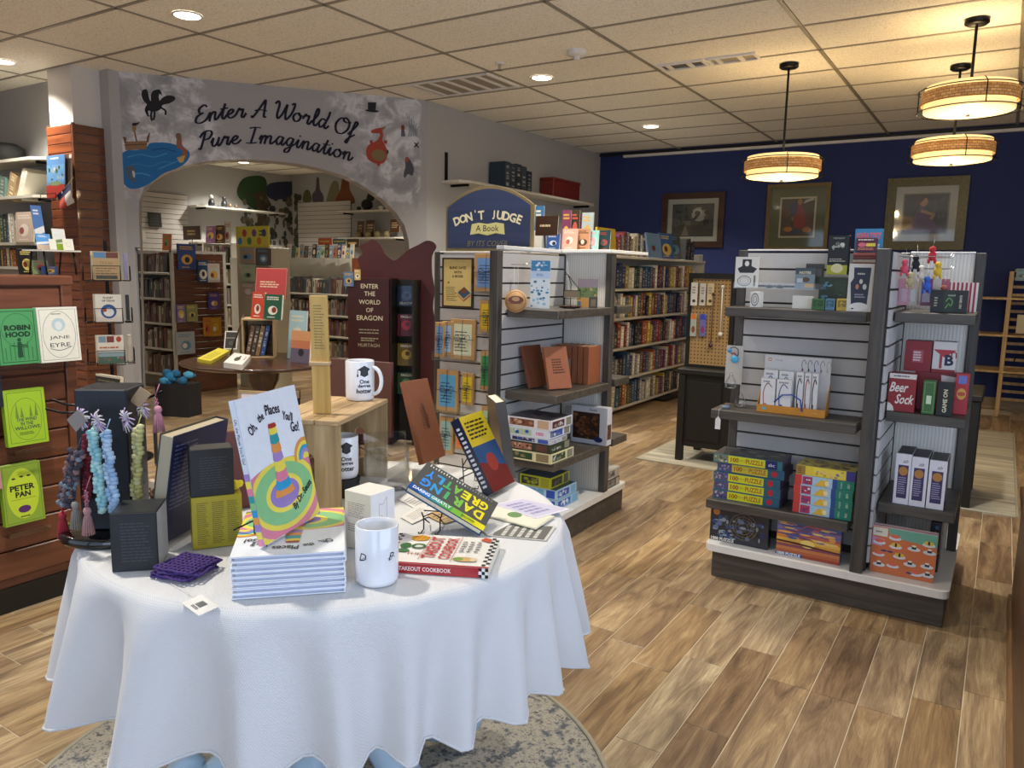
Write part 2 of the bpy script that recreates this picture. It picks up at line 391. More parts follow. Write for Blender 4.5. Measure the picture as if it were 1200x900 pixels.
# ================================================================ STRUCTURE
def proj(p):
    d = Vector(p)-Vector((0,0,CAM_H)); z = d.dot(fwd)
    if z < .1: return None
    return 600+FPX*d.dot(right)/z, 450-FPX*d.dot(upv)/z, z
floor = MB().box(-11.2, 2.8, -1.8, 10.0, -.12, -.002, 0).build('floor', GROUT, kind='structure')
PWID, PLEN = .1457, .600
me0 = MB().bbox(-PWID/2+.0015, PWID/2-.0015, -PLEN/2+.0015, PLEN/2-.0015, -.006, 0, .001)
ends = {0: 2.452, 1: 2.0, 5: 2.604, 6: 2.765, 7: 2.91}
pl = []
rn = random.Random(3)
for k in range(-70, 27):
    x = -1.017+PWID*(k+.5)
    y0 = ends.get(k, rn.choice((0,.2,.4))+rn.uniform(-.03,.03)) % PLEN
    for j in range(-3, 17):
        y = y0+PLEN*(j+.5)
        if y-PLEN/2 < -1.75 or y+PLEN/2 > 9.88 or x < -11 or x > 2.6: continue
        q = proj((x, y, 0))
        vis = q and -60 < q[0] < 1260 and -40 < q[1] < 960
        pl.append((q[2] if vis else 1e3+abs(x)+abs(y), x, y))
pl.sort()
one = me0.build('plank', PLANK, floor); one.location = (pl[0][1], pl[0][2], 0)
for d, x, y in pl[1:300]:
    c = one.copy(); COL.objects.link(c); c.parent = floor; c.location = (x, y, 0)
mb = MB(); rnds = []
for d, x, y in pl[300:]:
    h, w = PLEN/2-.0015, PWID/2-.0015
    mb.add([(x-w,y-h,-.001),(x+w,y-h,-.001),(x+w,y+h,-.001),(x-w,y+h,-.001),(x-w,y-h,-.004),(x+w,y-h,-.004),(x+w,y+h,-.004),(x-w,y+h,-.004)],
           [(0,1,2,3),(0,4,5,1),(1,5,6,2),(2,6,7,3),(3,7,4,0)]); rnds += [rn.random()]*5
o = mb.build('planks', PLANK, floor, kind='stuff')
a = o.data.attributes.new('rnd', 'FLOAT', 'FACE'); a.data.foreach_set('value', rnds)
# ceiling
ceil = MB().box(-11.2, 2.8, -1.8, 10.0, CEIL+.02, CEIL+.14).build('ceiling', TRIM, kind='structure')
tm = MB().bbox(-.597, .597, -.2905, .2905, .004, .018, .004)
tl = []
for i in range(-8, 6):
    for j in range(-12, 10):
        x = -2.505+1.22*(i+.5); y = 4.85+.607*(j+.5)
        if -11.2 < x < 2.6 and -1.6 < y < 9.9:
            q = proj((x, y, CEIL)); tl.append((q[2] if q and -150 < q[0] < 1350 and -120 < q[1] else 1e3+abs(x), x, y))
tl.sort()
VENTCELLS = []
one = tm.build('ceiling_tile', CTILE, ceil); one.location = (tl[0][1], tl[0][2], CEIL)
for d, x, y in tl[1:]:
    c = one.copy(); COL.objects.link(c); c.parent = ceil; c.location = (x, y, CEIL)
mb = MB()
for i in range(-8, 6):
    x = -2.505+1.22*i
    if -11.1 < x < 2.7: mb.box(x-.012, x+.012, -1.7, 9.85, CEIL, CEIL+.02)
for j in range(-11, 10):
    y = 4.85+.607*j
    if -1.7 < y < 9.85: mb.box(-11, 2.7, y-.012, y+.012, CEIL, CEIL+.0195)
mb.build('ceiling_grid', TBAR, ceil)
# walls
MB().box(-4.86, 2.8, 9.85, 10.0, 0, CEIL+.02).build('wall_back', BLUE, kind='structure')
MB().box(-11.1, -4.86, 9.85, 10.0, 0, CEIL+.02).build('wall_back_inner_room', GREY, kind='structure')
MB().box(-4.98, -4.86, 6.07, 9.85, 0, CEIL+.02).build('wall_grey_side', GREY, kind='structure')
MB().box(-11.1, -10.96, 3.87, 9.85, 0, CEIL+.02).build('wall_inner_room_left', GREY, kind='structure')
MB().box(-11.1, -6.99, 3.87, 4.02, 0, CEIL+.02).build('wall_left_alcove', GREY, kind='structure')
MB().box(-9.3, -9.15, -1.8, 3.87, 0, CEIL+.02).build('wall_left', GREY, kind='structure')
# storefront walls with window openings, behind and to the right of the camera
mb = MB().box(-9.3, 2.8, -1.8, -1.65, 0, .38).box(-9.3, 2.8, -1.8, -1.65, 2.62, CEIL+.02)
for x0, x1 in ((-9.3,-4.5),(-1.66,-1.58),(1.2,2.8)): mb.box(x0, x1, -1.8, -1.65, .38, 2.62)
mb.build('wall_front', GREY, kind='structure')
mb = MB().box(2.65, 2.8, -1.8, 10, 0, .38).box(2.65, 2.8, -1.8, 10, 2.62, CEIL+.02).box(2.65,2.8,3.0,10,.38,2.62).box(2.65,2.8,-1.8,-1.2,.38,2.62)
mb.build('wall_right', GREY, kind='structure')
for i,(x0,x1) in enumerate(((-4.5,-1.66),(-1.58,1.2))):
    f = MB().box(x0,x1,-1.74,-1.70,.38,.43).box(x0,x1,-1.74,-1.70,2.57,2.62).box(x0,x0+.05,-1.74,-1.70,.43,2.57).box(x1-.05,x1,-1.74,-1.70,.43,2.57).build('window_%d'%(i+1), TRIM, kind='structure')
f = MB().box(2.70,2.74,-1.2,3.0,.38,.43).box(2.70,2.74,-1.2,3.0,2.57,2.62).box(2.70,2.74,-1.2,-1.15,.43,2.57).box(2.70,2.74,2.95,3,.43,2.57).build('window_3', TRIM, kind='structure')
# trims and a painted shadow gap on the blue wall
MB().box(-4.5, 2.6, 9.80, 9.849, 2.925, 2.955).build('trim_1', TRIM, kind='structure')
MB().box(-4.86, 2.6, 9.815, 9.849, 2.958, 2.989).build('shadow_gap_strip', BLACK, kind='structure')  # black strip stands in for the shade in the gap above the rail
bbm = woodm('baseboard_wood', '#7d6a4c', '#a08a66', 'X', 1.2, .4)
MB().bbox(-4.86, 2.6, 9.82, 9.849, .001, .13, .004).build('baseboard_back', bbm, kind='structure')
MB().bbox(-4.859, -4.84, 6.1, 9.81, .001, .11, .004).build('baseboard_grey_side', bbm, kind='structure')
# ---- arch wall with the painted mural
P0 = Vector((-6.55, 3.91, 0)); P1 = Vector((-4.86, 6.07, 0)); SD = (P1-P0); AL = SD.length; SD.normalize()
AW = Vector((-SD.y, SD.x, 0))
AT = frame(P0, SD, AW)     # local x along the wall, y away from the shop, z up
def SZ(px, py):
    d = right*((px-600)/FPX) - upv*((py-450)/FPX) + fwd
    t = P0.dot(AW)/d.dot(AW); p = d*t - P0
    return (p.dot(SD), CAM_H+d.z*t)
m, t, b = nt('mural_wall_paint'); MURAL = m
co = coords(t); n1 = N(t, 'ShaderNodeTexNoise'); n1.inputs['Scale'].default_value = 5.2; n1.inputs['Detail'].default_value = 6; n1.inputs['Roughness'].default_value = .6; n1.inputs['Distortion'].default_value = .5; L(t, co, n1.inputs[0])
sp = N(t, 'ShaderNodeSeparateXYZ'); L(t, coords(t), sp.inputs[0])
n2 = N(t, 'ShaderNodeTexNoise'); n2.inputs['Scale'].default_value = 3; L(t, co, n2.inputs[0])
def mth(op, a, bb):
    q = N(t, 'ShaderNodeMath', operation=op)
    for i, v in enumerate((a, bb)):
        if isinstance(v, (int, float)): q.inputs[i].default_value = v
        else: L(t, v, q.inputs[i])
    return q.outputs[0]
xx = mth('ADD', sp.outputs[0], mth('MULTIPLY', mth('SUBTRACT', n2.outputs[0], .5), 1.1))
def sstep(x, a, c):
    q = N(t, 'ShaderNodeMapRange', interpolation_type='SMOOTHSTEP'); q.inputs[1].default_value = a; q.inputs[2].default_value = c; L(t, x, q.inputs[0]); return q.outputs[0]
low = mth('MULTIPLY', mth('SUBTRACT', 1.0, sstep(sp.outputs[2], 2.38, 2.50)), mth('MULTIPLY', sstep(xx, .5,.8), mth('SUBTRACT', 1.0, sstep(xx, 1.0, 1.25))))
msk = mth('MAXIMUM', mth('MAXIMUM', mth('SUBTRACT', 1.0, sstep(xx, .65, 1.0)), sstep(xx, 1.88, 2.12)), low)
msk = mth('MULTIPLY', msk, mth('MULTIPLY', sstep(sp.outputs[2], 1.85, 2.15), mth('SUBTRACT', 1.0, sstep(sp.outputs[0], 2.66, 2.70))))
cl = ramp(t, n1.outputs[0], [(.36, '#8f8f92'), (.48, '#a2a2a4'), (.57, '#cdcdcf'), (.66, '#b2b2b5'), (.76, '#d6d6d8')])
mx = N(t, 'ShaderNodeMix', data_type='RGBA'); L(t, msk, mx.inputs[0]); mx.inputs[6].default_value = (*lin('#a09e9d'),1); L(t, cl, mx.inputs[7])
L(t, mx.outputs[2], b.inputs['Base Color']); b.inputs['Roughness'].default_value = .85
px_arch = [(166,290),(163,262),(163,236),(168,222),(180,211),(196,201),(216,194),(240,189.5),(266,187),(292,187),(320,188.5),(350,192),(378,198),(404,206.5),(428,219),(448,233),(464,249),(474,264),(479,282),(480,300)]
ap = [SZ(*p) for p in px_arch]
ap[0] = (ap[1][0]+.0, ap[0][1]); zb = 0
s0 = .14; sR = ap[-1][0]
ap = [(max(s0, s), z) for s, z in ap]
TH = .20; zt = CEIL+.02; v = []; F = []
prof = [(s0, 0)]+ap+[(sR, 0)]
mb = MB()
def both(quad):
    mb.add([(x,0,z) for x,z in quad], [list(range(len(quad)))]); mb.add([(x,TH,z) for x,z in quad], [list(range(len(quad)))[::-1]])
both([(0,0),(s0,0),(s0,ap[0][1]),(0,ap[0][1])]); both([(0,ap[0][1]),(ap[0][0],ap[0][1]),(ap[0][0],zt),(0,zt)])
for a_, b_ in zip(ap, ap[1:]):
    if b_[0]-a_[0] > 1e-4: both([a_, b_, (b_[0], zt), (a_[0], zt)])
both([(sR,0),(AL,0),(AL,zt),(sR,zt)])
for a_, b_ in zip(prof, prof[1:]): mb.add([(a_[0],0,a_[1]),(a_[0],TH,a_[1]),(b_[0],TH,b_[1]),(b_[0],0,b_[1])], [(0,1,2,3)])
mb.box(0, .0005, 0, TH, 0, zt).box(AL-.0005, AL, 0, TH, 0, zt)
arch = mb.build('wall_arch', MURAL, kind='structure', M=AT)
# painted figures and lettering lie flat on the wall (local x = along wall, y = up)
AF = frame(P0+Vector((0,0,0)), SD, (0,0,1))
def A2(pts): return [SZ(*p) for p in pts]
def smooth(pts, n=5, closed=False):
    P = [Vector((*p,0)) if len(p) == 2 else Vector(p) for p in pts]; out = []; K = len(P)
    rg = range(K if closed else K-1)
    for i in rg:
        g = (lambda j: P[j % K]) if closed else (lambda j: P[max(0, min(K-1, j))])
        a, b_, c_, d_ = g(i-1), g(i), g(i+1), g(i+2)
        for q in range(n):
            u = q/n; out.append(tuple(.5*((2*b_)+(c_-a)*u+(2*a-5*b_+4*c_-d_)*u*u+(3*b_-a-3*c_+d_)*u**3))[:2])
    if not closed: out.append(tuple(P[-1])[:2])
    return out
art = Art(); art.z = .002
sea = [(141,182),(150,176),(160,176),(172,172),(176,168),(188,167),(200,168),(212,172),(221,177),(222,184),(216,192),(206,198),(192,203),(184,209),(172,217),(160,221),(150,220),(142,211),(138,203),(141,194)]
art.poly(smooth(A2(sea), 4, True), '#1d6aa6')
for k, pts in enumerate([[(150,184),(165,181),(180,184),(195,180)],[(148,196),(160,192),(176,195),(190,190),(205,191)],[(150,206),(164,203),(176,206)],[(178,176),(192,174),(206,178)],[(186,198),(198,193),(210,188)]]):
    art.line(smooth(A2(pts), 4), .010, ('#3d8fc4','#2f7db5','#4b9acb','#16507f','#3d8fc4')[k])
art.poly(A2([(146,166),(172,165),(172,175),(147,176)]), '#8a6a4d'); art.poly(A2([(144,160),(148,161),(148,168),(146,168)]), '#6b4f37'); art.poly(A2([(172,161),(175,155),(176,156),(174,167),(172,167)]), '#6b4f37')
art.line(A2([(146,170),(172,169)]), .008, '#5d452f'); art.line(A2([(160,165),(156,146)]), .012, '#7a5a3e'); art.poly(A2([(154,148),(159,147),(160,152),(156,155)]), '#94744f')
art.poly(smooth(A2([(155,147),(156,144),(160,144),(164,143),(160,147)]), 3, True), '#1b1a1d')
art.poly(smooth(A2([(208,158),(212,157),(213,164),(214,171),(219,176),(219,184),(214,188),(210,184),(214,180),(212,175),(207,173)]), 3, True), '#8d5d49'); art.poly(A2([(207,185),(217,182),(215,190),(211,191)]), '#c1a35e'); art.ell(*SZ(209,160), .022, .03, '#7b5b4b')
art.poly(smooth(A2([(148,196),(155,194),(159,200),(158,208),(160,214),(152,210),(148,203)]), 3, True), '#4f5d68'); art.poly(smooth(A2([(155,200),(158,202),(158,208),(156,207)]), 3, True), '#b8c4cc')
# winged horse silhouette
K = '#1b1b1d'
art.poly(smooth(A2([(172,122),(178,119),(186,120),(190,124),(187,129),(180,131),(174,129)]), 4, True), K)
art.poly(smooth(A2([(178,122),(177,112),(179,107),(184,105),(188,106),(190,112),(187,110),(186,114),(187,121)]), 4, True), K)
art.poly(smooth(A2([(175,124),(169,119),(166,112),(167,106),(172,105),(174,111),(175,116),(178,121)]), 4, True), K)
art.poly(smooth(A2([(185,123),(189,116),(196,112),(204,113),(205,117),(199,121),(191,123),(187,126)]), 4, True), K)
for q in ([(174,127),(172,132),(174,136)],[(178,129),(177,136),(178,141)],[(181,129),(181,136),(180,140)],[(187,126),(190,127),(194,130),(194,134)],[(172,125),(171,130),(173,133)]): art.line(smooth(A2(q), 3), .016, K)
# top hat, small figures, red dragon, reeds, cross, sitting bird
art.poly(A2([(431,120),(441,120),(440,129),(438,131),(433,131),(431,129)]), '#201f25'); art.ell(*SZ(436,130), .065, .012, '#201f25')
D = '#a2402c'
art.poly(smooth(A2([(444,150),(447,150),(449,158),(448,164),(451,170),(454,178),(452,188),(446,192),(438,191),(431,186),(429,178),(431,171),(438,167),(443,163),(445,157),(436,156),(435,153),(440,151)]), 4, True), D)
art.ell(*SZ(444,182), .07, .055, '#7d6a45'); art.poly(smooth(A2([(447,150),(452,148),(449,153)]), 2, True), '#8d6b3f')
for q in ([(433,165),(436,164),(437,168),(434,169)],[(450,164),(454,165),(453,169),(450,168)],[(440,190),(443,195),(441,199),(446,192)]): art.poly(A2(q), D)
art.ell(*SZ(472,150), .018, .03, '#7b3c2c'); art.poly(A2([(470,153),(474,153),(475,160),(470,160)]), '#565b66')
for k in range(6): art.line(smooth(A2([(478+2*k,160),(480+1.6*k,148+k),(476+3*k,133+3*k)]), 3), .006, '#6f767c')
art.text('x', *SZ(488,170), .045, '#202024', bold=.02)
art.poly(smooth(A2([(475,188),(479,186),(482,190),(485,198),(483,206),(478,204),(474,209),(473,203),(475,196)]), 3, True), '#4b4c55'); art.ell(*SZ(477,187), .02, .025, '#8c4a3f')
art.ell(*SZ(454,178), .012, .02, '#3d4a33')
# cursive lettering
CUR = {'E':(1.15,[[(.95,1.75),(.7,2),(.3,1.7),(.35,1.2),(.7,1.1)],[(.6,1.12),(.15,.8),(.1,.25),(.5,0),(.95,.2),(1.15,.5)]]),
'A':(1.3,[[(0,.15),(.12,0),(.6,1.1),(.95,2),(1.0,1.2),(1.05,.1),(1.25,.05)],[(.2,.75),(.65,.85),(1.2,.75)]]),
'W':(1.65,[[(0,1.7),(.2,2),(.35,1.6),(.3,.5),(.45,0),(.75,.6),(1,1.7),(1,.7),(1.15,0),(1.5,.7),(1.65,1.6),(1.6,2),(1.4,1.8)]]),
'O':(1.35,[[(.8,2),(.3,1.7),(.05,.9),(.3,.1),(.8,.1),(1.2,.8),(1.2,1.6),(.8,2),(.6,1.7),(.9,1.5),(1.35,1.7)]]),
'P':(1.15,[[(.5,1.9),(.4,1),(.25,0),(.05,.05)],[(.05,1.4),(.4,1.95),(.9,2),(1.1,1.6),(.9,1.1),(.5,1)]]),
'I':(1.1,[[(.1,1.85),(.5,1.95),(1.05,1.9)],[(.58,1.9),(.5,1),(.4,.05)],[(0,.05),(.4,.0),(.9,.1)]]),
'e':(.85,[[(.0,.35),(.35,.5),(.55,.8),(.4,1),(.15,.75),(.12,.3),(.35,0),(.65,.12),(.88,.45)]]),
'n':(.98,[[(0,.5),(.15,.95),(.2,.6),(.15,0)],[(.17,.5),(.4,.95),(.6,.9),(.6,.4),(.65,.02),(.85,.15),(1,.5)]]),
't':(.62,[[(0,.4),(.3,1.2),(.38,1.7),(.28,.8),(.28,.15),(.45,0),(.65,.4)],[(.05,1.15),(.65,1.2)]]),
'r':(.8,[[(0,.5),(.2,1.05),(.28,.85),(.5,.95),(.5,.6),(.48,.1),(.65,0),(.82,.45)]]),
'o':(.92,[[(.5,1),(.2,.85),(.08,.4),(.3,0),(.6,.15),(.7,.6),(.5,1),(.55,.8),(.95,.75)]]),
'l':(.6,[[(0,.3),(.4,1.2),(.42,1.9),(.25,1.9),(.18,1),(.22,.2),(.4,0),(.62,.4)]]),
'd':(.95,[[(.6,.9),(.3,1),(.08,.5),(.25,0),(.5,.3),(.75,1.2),(.8,2)],[(.74,1.3),(.6,.3),(.75,0),(.98,.4)]]),
'f':(.6,[[(0,.3),(.4,1.2),(.6,1.85),(.4,2),(.3,1.4),(.2,0),(.1,-.7),(-.05,-.6),(.15,-.1),(.6,.5)]]),
'u':(.95,[[(0,.5),(.15,1),(.1,.3),(.3,0),(.55,.4),(.65,1)],[(.64,.9),(.6,.2),(.75,0),(.97,.45)]]),
'm':(1.45,[[(0,.5),(.15,.95),(.2,.6),(.15,0)],[(.17,.5),(.4,.95),(.55,.9),(.55,.4),(.52,0)],[(.55,.5),(.8,.95),(1,.9),(1,.4),(1.05,.02),(1.25,.15),(1.48,.5)]]),
'a':(.92,[[(.6,.9),(.3,1),(.08,.5),(.25,0),(.5,.3),(.65,.95)],[(.65,.95),(.58,.2),(.72,0),(.95,.45)]]),
'g':(.92,[[(.6,.9),(.3,1),(.08,.5),(.25,.05),(.5,.3),(.65,.95)],[(.65,.95),(.55,0),(.4,-.7),(.1,-.8),(.1,-.45),(.5,-.05),(.95,.45)]]),
'i':(.5,[[(0,.45),(.18,.95),(.14,.3),(.28,0),(.52,.45)],[(.22,1.4),(.25,1.45)]])}
def cursive(art, text, base, xh, wd, col, gap=.55):
    """text along a baseline (function of x), starting at base[0] and stretched to base[-1]"""
    tot = sum(gap if ch == ' ' else CUR[ch][0] for ch in text); bl = smooth(base, 8); Ls = [0]
    for a, c in zip(bl, bl[1:]): Ls.append(Ls[-1]+math.dist(a, c))
    k = Ls[-1]/tot; x = 0
    def at(u, v):
        s_ = min(max(u*k, 0), Ls[-1]-1e-6); i = 0
        while Ls[i+1] < s_: i += 1
        f = (s_-Ls[i])/(Ls[i+1]-Ls[i]); a, c = bl[i], bl[i+1]; dx, dy = c[0]-a[0], c[1]-a[1]; q = math.hypot(dx,dy); dx /= q; dy /= q
        ex = u*k-s_; vv = v*xh
        return (a[0]+(c[0]-a[0])*f+ex*dx-vv*dy*.3+vv*.22, a[1]+(c[1]-a[1])*f+vv)
    for ch in text:
        if ch == ' ': x += gap; continue
        w, st = CUR[ch]
        for s_ in st:
            pts = smooth(s_, 4) if len(s_) > 2 else s_
            P = [at(x+p[0], p[1]) for p in pts]
            z = art.up()
            for (a,b_),(c_,d_) in zip(P, P[1:]):
                dx, dy = c_-a, d_-b_; q = math.hypot(dx,dy) or 1; dx /= q; dy /= q
                ww = wd*(.42+.58*abs(dy)); nx, ny = -dy*ww/2, dx*ww/2; ex, ey = dx*wd*.18, dy*wd*.18
                art.add([(a+nx-ex,b_+ny-ey,z),(a-nx-ex,b_-ny-ey,z),(c_-nx+ex,d_-ny+ey,z),(c_+nx+ex,d_+ny+ey,z)], [(0,1,2,3)], 0, col)
        x += w
INK = '#1c1a30'
cursive(art, 'Enter A World Of', [SZ(*p) for p in ((228,146),(256,140),(284,137.5),(318,138),(350,143),(382,151),(414,163))], .075, .021, INK)
cursive(art, 'Pure Imagination', [SZ(*p) for p in ((232,175),(262,170),(295,168),(330,170),(362,176),(390,183),(412,189))], .072, .020, INK)
mu = art.build('painted_mural', printm('mural_ink', .8), arch); mu.matrix_parent_inverse = AT.inverted(); mu.matrix_world = AF
# small return between column and arch wall
MB().box(-6.64, -6.5, 3.88, 4.06, 0, zt).build('wall_return', GREY, kind='structure')
# ---- column wrapped in cherry slats
col_ = MB().box(-6.99, -6.63, 3.64, 3.90, 0, zt).build('column', plain('pale_column_paint', '#cfcbc4', .8, var=.02), kind='structure')
sl = MB().bbox(-.19, .19, -.018, 0, 0, .0715, .004).build('slat', BRNSLAT, col_)
sl2 = MB().bbox(0, .018, -.135, .135, 0, .0715, .004).build('slat', BRNSLATY, col_)
first = True
for k in range(33):
    z = .01+k*.0762
    for s_, (x, y) in ((sl, (-6.82, 3.632)), (sl2, (-6.622, 3.765))):
        c = s_ if first else s_.copy()
        if not first: COL.objects.link(c); c.parent = col_
        c.location = (x, y, z)
    first = False
MB().box(-7.01,-6.995,3.615,3.64,0,2.53).box(-6.628,-6.604,3.614,3.636,0,2.53).build('corner_trim', BRNSLATY, col_)
# inner room: painted corner
art = Art(frame((-10.958, 8.0, 0), (0,1,0), (0,0,1))); art.z = .002
def IW(px, py): p = W(px, py, x=-10.958); return (p.y-8.0, p.z)
def BWp(px, py): p = W(px, py, y=9.848); return (p.x+10.95, p.z)
art.poly(smooth([IW(*p) for p in ((278,222),(284,210),(296,206),(310,208),(313,222),(308,240),(300,246),(290,240),(280,232))], 3, True), '#2c4a2a')
art.poly([IW(*p) for p in ((296,226),(310,224),(318,240),(312,246),(316,290),(300,290),(302,246))], '#54422f')
rn2 = random.Random(5)
for k in range(90):
    x, y = rn2.uniform(284,343), rn2.uniform(228,292); art.ell(*IW(x,y), rn2.uniform(.02,.08), rn2.uniform(.03,.09), rn2.choice(('#3d4233','#4c4b3e','#5a5646','#39403f','#6b6450')), 6)
art.poly(smooth([IW(*p) for p in ((314,216),(330,213),(345,214),(344,226),(334,232),(320,234),(312,228))], 3, True), '#2f3550')
art.build('painted_tree', printm('inner_mural_ink', .85), bpy.data.objects['wall_inner_room_left'])
art = Art(frame((-10.95, 9.848, 0), (1,0,0), (0,0,1))); art.z = .002
for pts, c in (([(356,237),(355,230),(358,223),(362,223),(365,230),(364,237)], '#5c5f3a'), ([(367,237),(366,228),(370,222),(371,209),(374,209),(375,222),(379,229),(378,237)], '#57505e'), ([(383,238),(386,222),(391,212),(397,216),(396,238)], '#7f7a5f'), ([(393,238),(399,222),(402,205),(408,205),(410,222),(416,238)], '#7c4326')):
    art.poly(smooth([BWp(*p) for p in pts], 3, True), c)
for k in range(40):
    x, y = rn2.uniform(346,352), rn2.uniform(228,292); art.ell(*BWp(x,y), .05, .06, rn2.choice(('#3d4233','#4c4b3e','#5a5646')), 6)
art.build('painted_bottles', MAT['inner_mural_ink'], bpy.data.objects['wall_back_inner_room'])
# ceiling fittings
def downlight(x, y, lab):
    t_ = E('recessed_downlight', lab, 'ceiling light', (x, y, CEIL), group='recessed downlights')
    MB().lathe([(.095,.003),(.098,-.004),(.088,-.007),(.078,-.002)], 24).build('trim_ring', TRIM, t_)
    MB().cyl(0,0,-.004,-.002,.080,24).build('lens', LENS, t_)
places = {(-4.66,3.34):'round recessed downlight nearest the front above the winged horse mural',(-3.44,5.82):'round recessed downlight beside the long ceiling vent and smoke detector',(-3.46,8.23):'round recessed downlight farthest back near the navy wall',(-7.04,3.32):'round recessed downlight at the left edge above the slatted column',(-10.2,8.2):'small recessed downlight seen through the top of the arch'}
for (x, y) in DOWN:
    downlight(x, y, places.get((x, y), 'round recessed downlight in the ceiling outside the view'))
t_ = E('smoke_detector', 'white smoke detector between the ceiling vents', 'smoke detector', (-2.82,5.27,CEIL))
MB().lathe([(.075,.004),(.075,-.02),(.06,-.034),(.001,-.036)],20).build('base', TRIM, t_); MB().cyl(0,0,-.062,-.036,.022,12).build('sensor', TRIM, t_)
t_ = E('sprinkler_head', 'small white sprinkler head beside the slatted ceiling vent', 'sprinkler', (-3.5,5.27,CEIL))
MB().cyl(0,0,-.012,.004,.04,16).build('escutcheon', TRIM, t_); MB().cyl(0,0,-.05,-.012,.012,8).cyl(0,0,-.054,-.05,.025,12).build('deflector', CHROME, t_)
def vent(name, lab, x0, x1, y0, y1, n, mat, axis):
    t_ = E(name, lab, 'vent', ((x0+x1)/2,(y0+y1)/2,CEIL)); w=(x1-x0)/2; h=(y1-y0)/2
    MB().box(-w,w,-h,-h+.02,-.012,.004).box(-w,w,h-.02,h,-.012,.004).box(-w,-w+.02,-h+.02,h-.02,-.012,.004).box(w-.02,w,-h+.02,h-.02,-.012,.004).build('frame', TRIM, t_)
    MB().box(-w+.02,w-.02,-h+.02,h-.02,.0,.0035).build('backing', mat, t_)
    for i in range(n):
        if axis == 'x': MB().box(-w+.02+(2*w-.04)*(i+.25)/n, -w+.02+(2*w-.04)*(i+.45)/n, -h+.02, h-.02, -.01, -.001).build('slat', TRIM, t_)
        else: MB().box(-w+.02, w-.02, -h+.02+(2*h-.04)*(i+.25)/n, -h+.02+(2*h-.04)*(i+.45)/n, -.01, -.001).build('slat', TRIM, t_)
vent('ceiling_vent', 'long slatted ceiling vent above the grey wall corner', -4.62, -3.76, 5.47, 5.98, 5, TBAR, 'x')
vent('ceiling_vent', 'dark cross-barred ceiling vent beside the smoke detector', -2.46, -2.09, 5.90, 6.08, 2, plain('vent_dark','#55524b',.6), 'x')
vent('ceiling_vent', 'pale ceiling vent right of the dark cross-barred vent', -2.07, -1.70, 5.90, 6.08, 2, TBAR, 'x')
# ================================================================ FIXTURES
PAL = ['#7a2a28','#8f3a2e','#2b3a5c','#1f2430','#c8bfa6','#d8d2c2','#40352c','#6d5a3f','#4c5f4a','#a58a4e','#26262a','#8b8a86','#5a2f3c','#3b5f78','#b9b2a4','#a8552f','#e0dccf','#335040','#6a3b6b','#c2a23e']
CNAME = {'#7a2a28':'maroon','#8f3a2e':'brick red','#2b3a5c':'navy','#1f2430':'blue-black','#c8bfa6':'beige','#d8d2c2':'cream','#40352c':'dark brown','#6d5a3f':'tan-brown','#4c5f4a':'moss green','#a58a4e':'ochre','#26262a':'black','#8b8a86':'grey','#5a2f3c':'plum','#3b5f78':'steel blue','#b9b2a4':'pale grey','#a8552f':'rust','#e0dccf':'off-white','#335040':'dark green','#6a3b6b':'purple','#c2a23e':'mustard'}
ORD = ['first','second','third','fourth','fifth','sixth','seventh','eighth','ninth','tenth']
def ordn(i):
    n = i+1
    if n <= 10: return ORD[i]
    return '%d%s' % (n, 'th' if 10 < n%100 < 14 else {1:'st',2:'nd',3:'rd'}.get(n%10,'th'))
_bk = MB().box(0,.08,0,1,0,1).box(.92,1,0,1,0,1).box(.08,.92,0,.06,0,1).box(.08,.92,.06,.97,.02,.975,1)
_bo = _bk.build('book', [BOOKM, PAGES]); BOOKME = _bo.data; bpy.data.objects.remove(_bo)
def book_row(M, x0, x1, z, ybase, hr, tr, label, group, pal=PAL, seed=0, lean=.06, dep=.17):
    rn = random.Random(seed); x = x0; i = 0
    while True:
        t = rn.uniform(*tr); hgt = rn.uniform(*hr)
        if x+t > x1: break
        c = rn.choice(pal); o = bpy.data.objects.new('book', BOOKME); COL.objects.link(o)
        a = rn.uniform(.02, lean) if rn.random() < .5 else 0
        o.matrix_world = M @ Matrix.Translation((x, ybase+rn.uniform(0,.012), z+.0008+t*math.sin(a))) @ Matrix.Rotation(a, 4, 'Y') @ Matrix.Diagonal((t*.96, dep*rn.uniform(.85,1), hgt, 1))
        o.color = (*lin(c), 1)
        tag(o, '%s spine, %s book from left on %s' % (CNAME.get(c,'brown'), ordn(i), label), 'book', group)
        x += t+math.sin(a)*hgt+.0006; i += 1
# ---------------- pendants
m, t, b = nt('mica_tile_shade'); MICA = m
bk = N(t, 'ShaderNodeTexBrick'); bk.inputs['Scale'].default_value = 1; bk.inputs['Brick Width'].default_value = .035; bk.inputs['Row Height'].default_value = .018; bk.inputs['Mortar Size'].default_value = .0016
bk.inputs['Color1'].default_value = (*lin('#a8743c'),1); bk.inputs['Color2'].default_value = (*lin('#c8955a'),1); bk.inputs['Mortar'].default_value = (*lin('#70431f'),1)
cc = N(t, 'ShaderNodeTexCoord'); s3 = N(t, 'ShaderNodeSeparateXYZ'); L(t, cc.outputs['Object'], s3.inputs[0])
at2 = N(t, 'ShaderNodeMath', operation='ARCTAN2'); L(t, s3.outputs[1], at2.inputs[0]); L(t, s3.outputs[0], at2.inputs[1]); sc_ = N(t, 'ShaderNodeMath', operation='MULTIPLY'); sc_.inputs[1].default_value = .28; L(t, at2.outputs[0], sc_.inputs[0])
cb = N(t, 'ShaderNodeCombineXYZ'); L(t, sc_.outputs[0], cb.inputs[0]); L(t, s3.outputs[2], cb.inputs[1]); L(t, cb.outputs[0], bk.inputs[0])
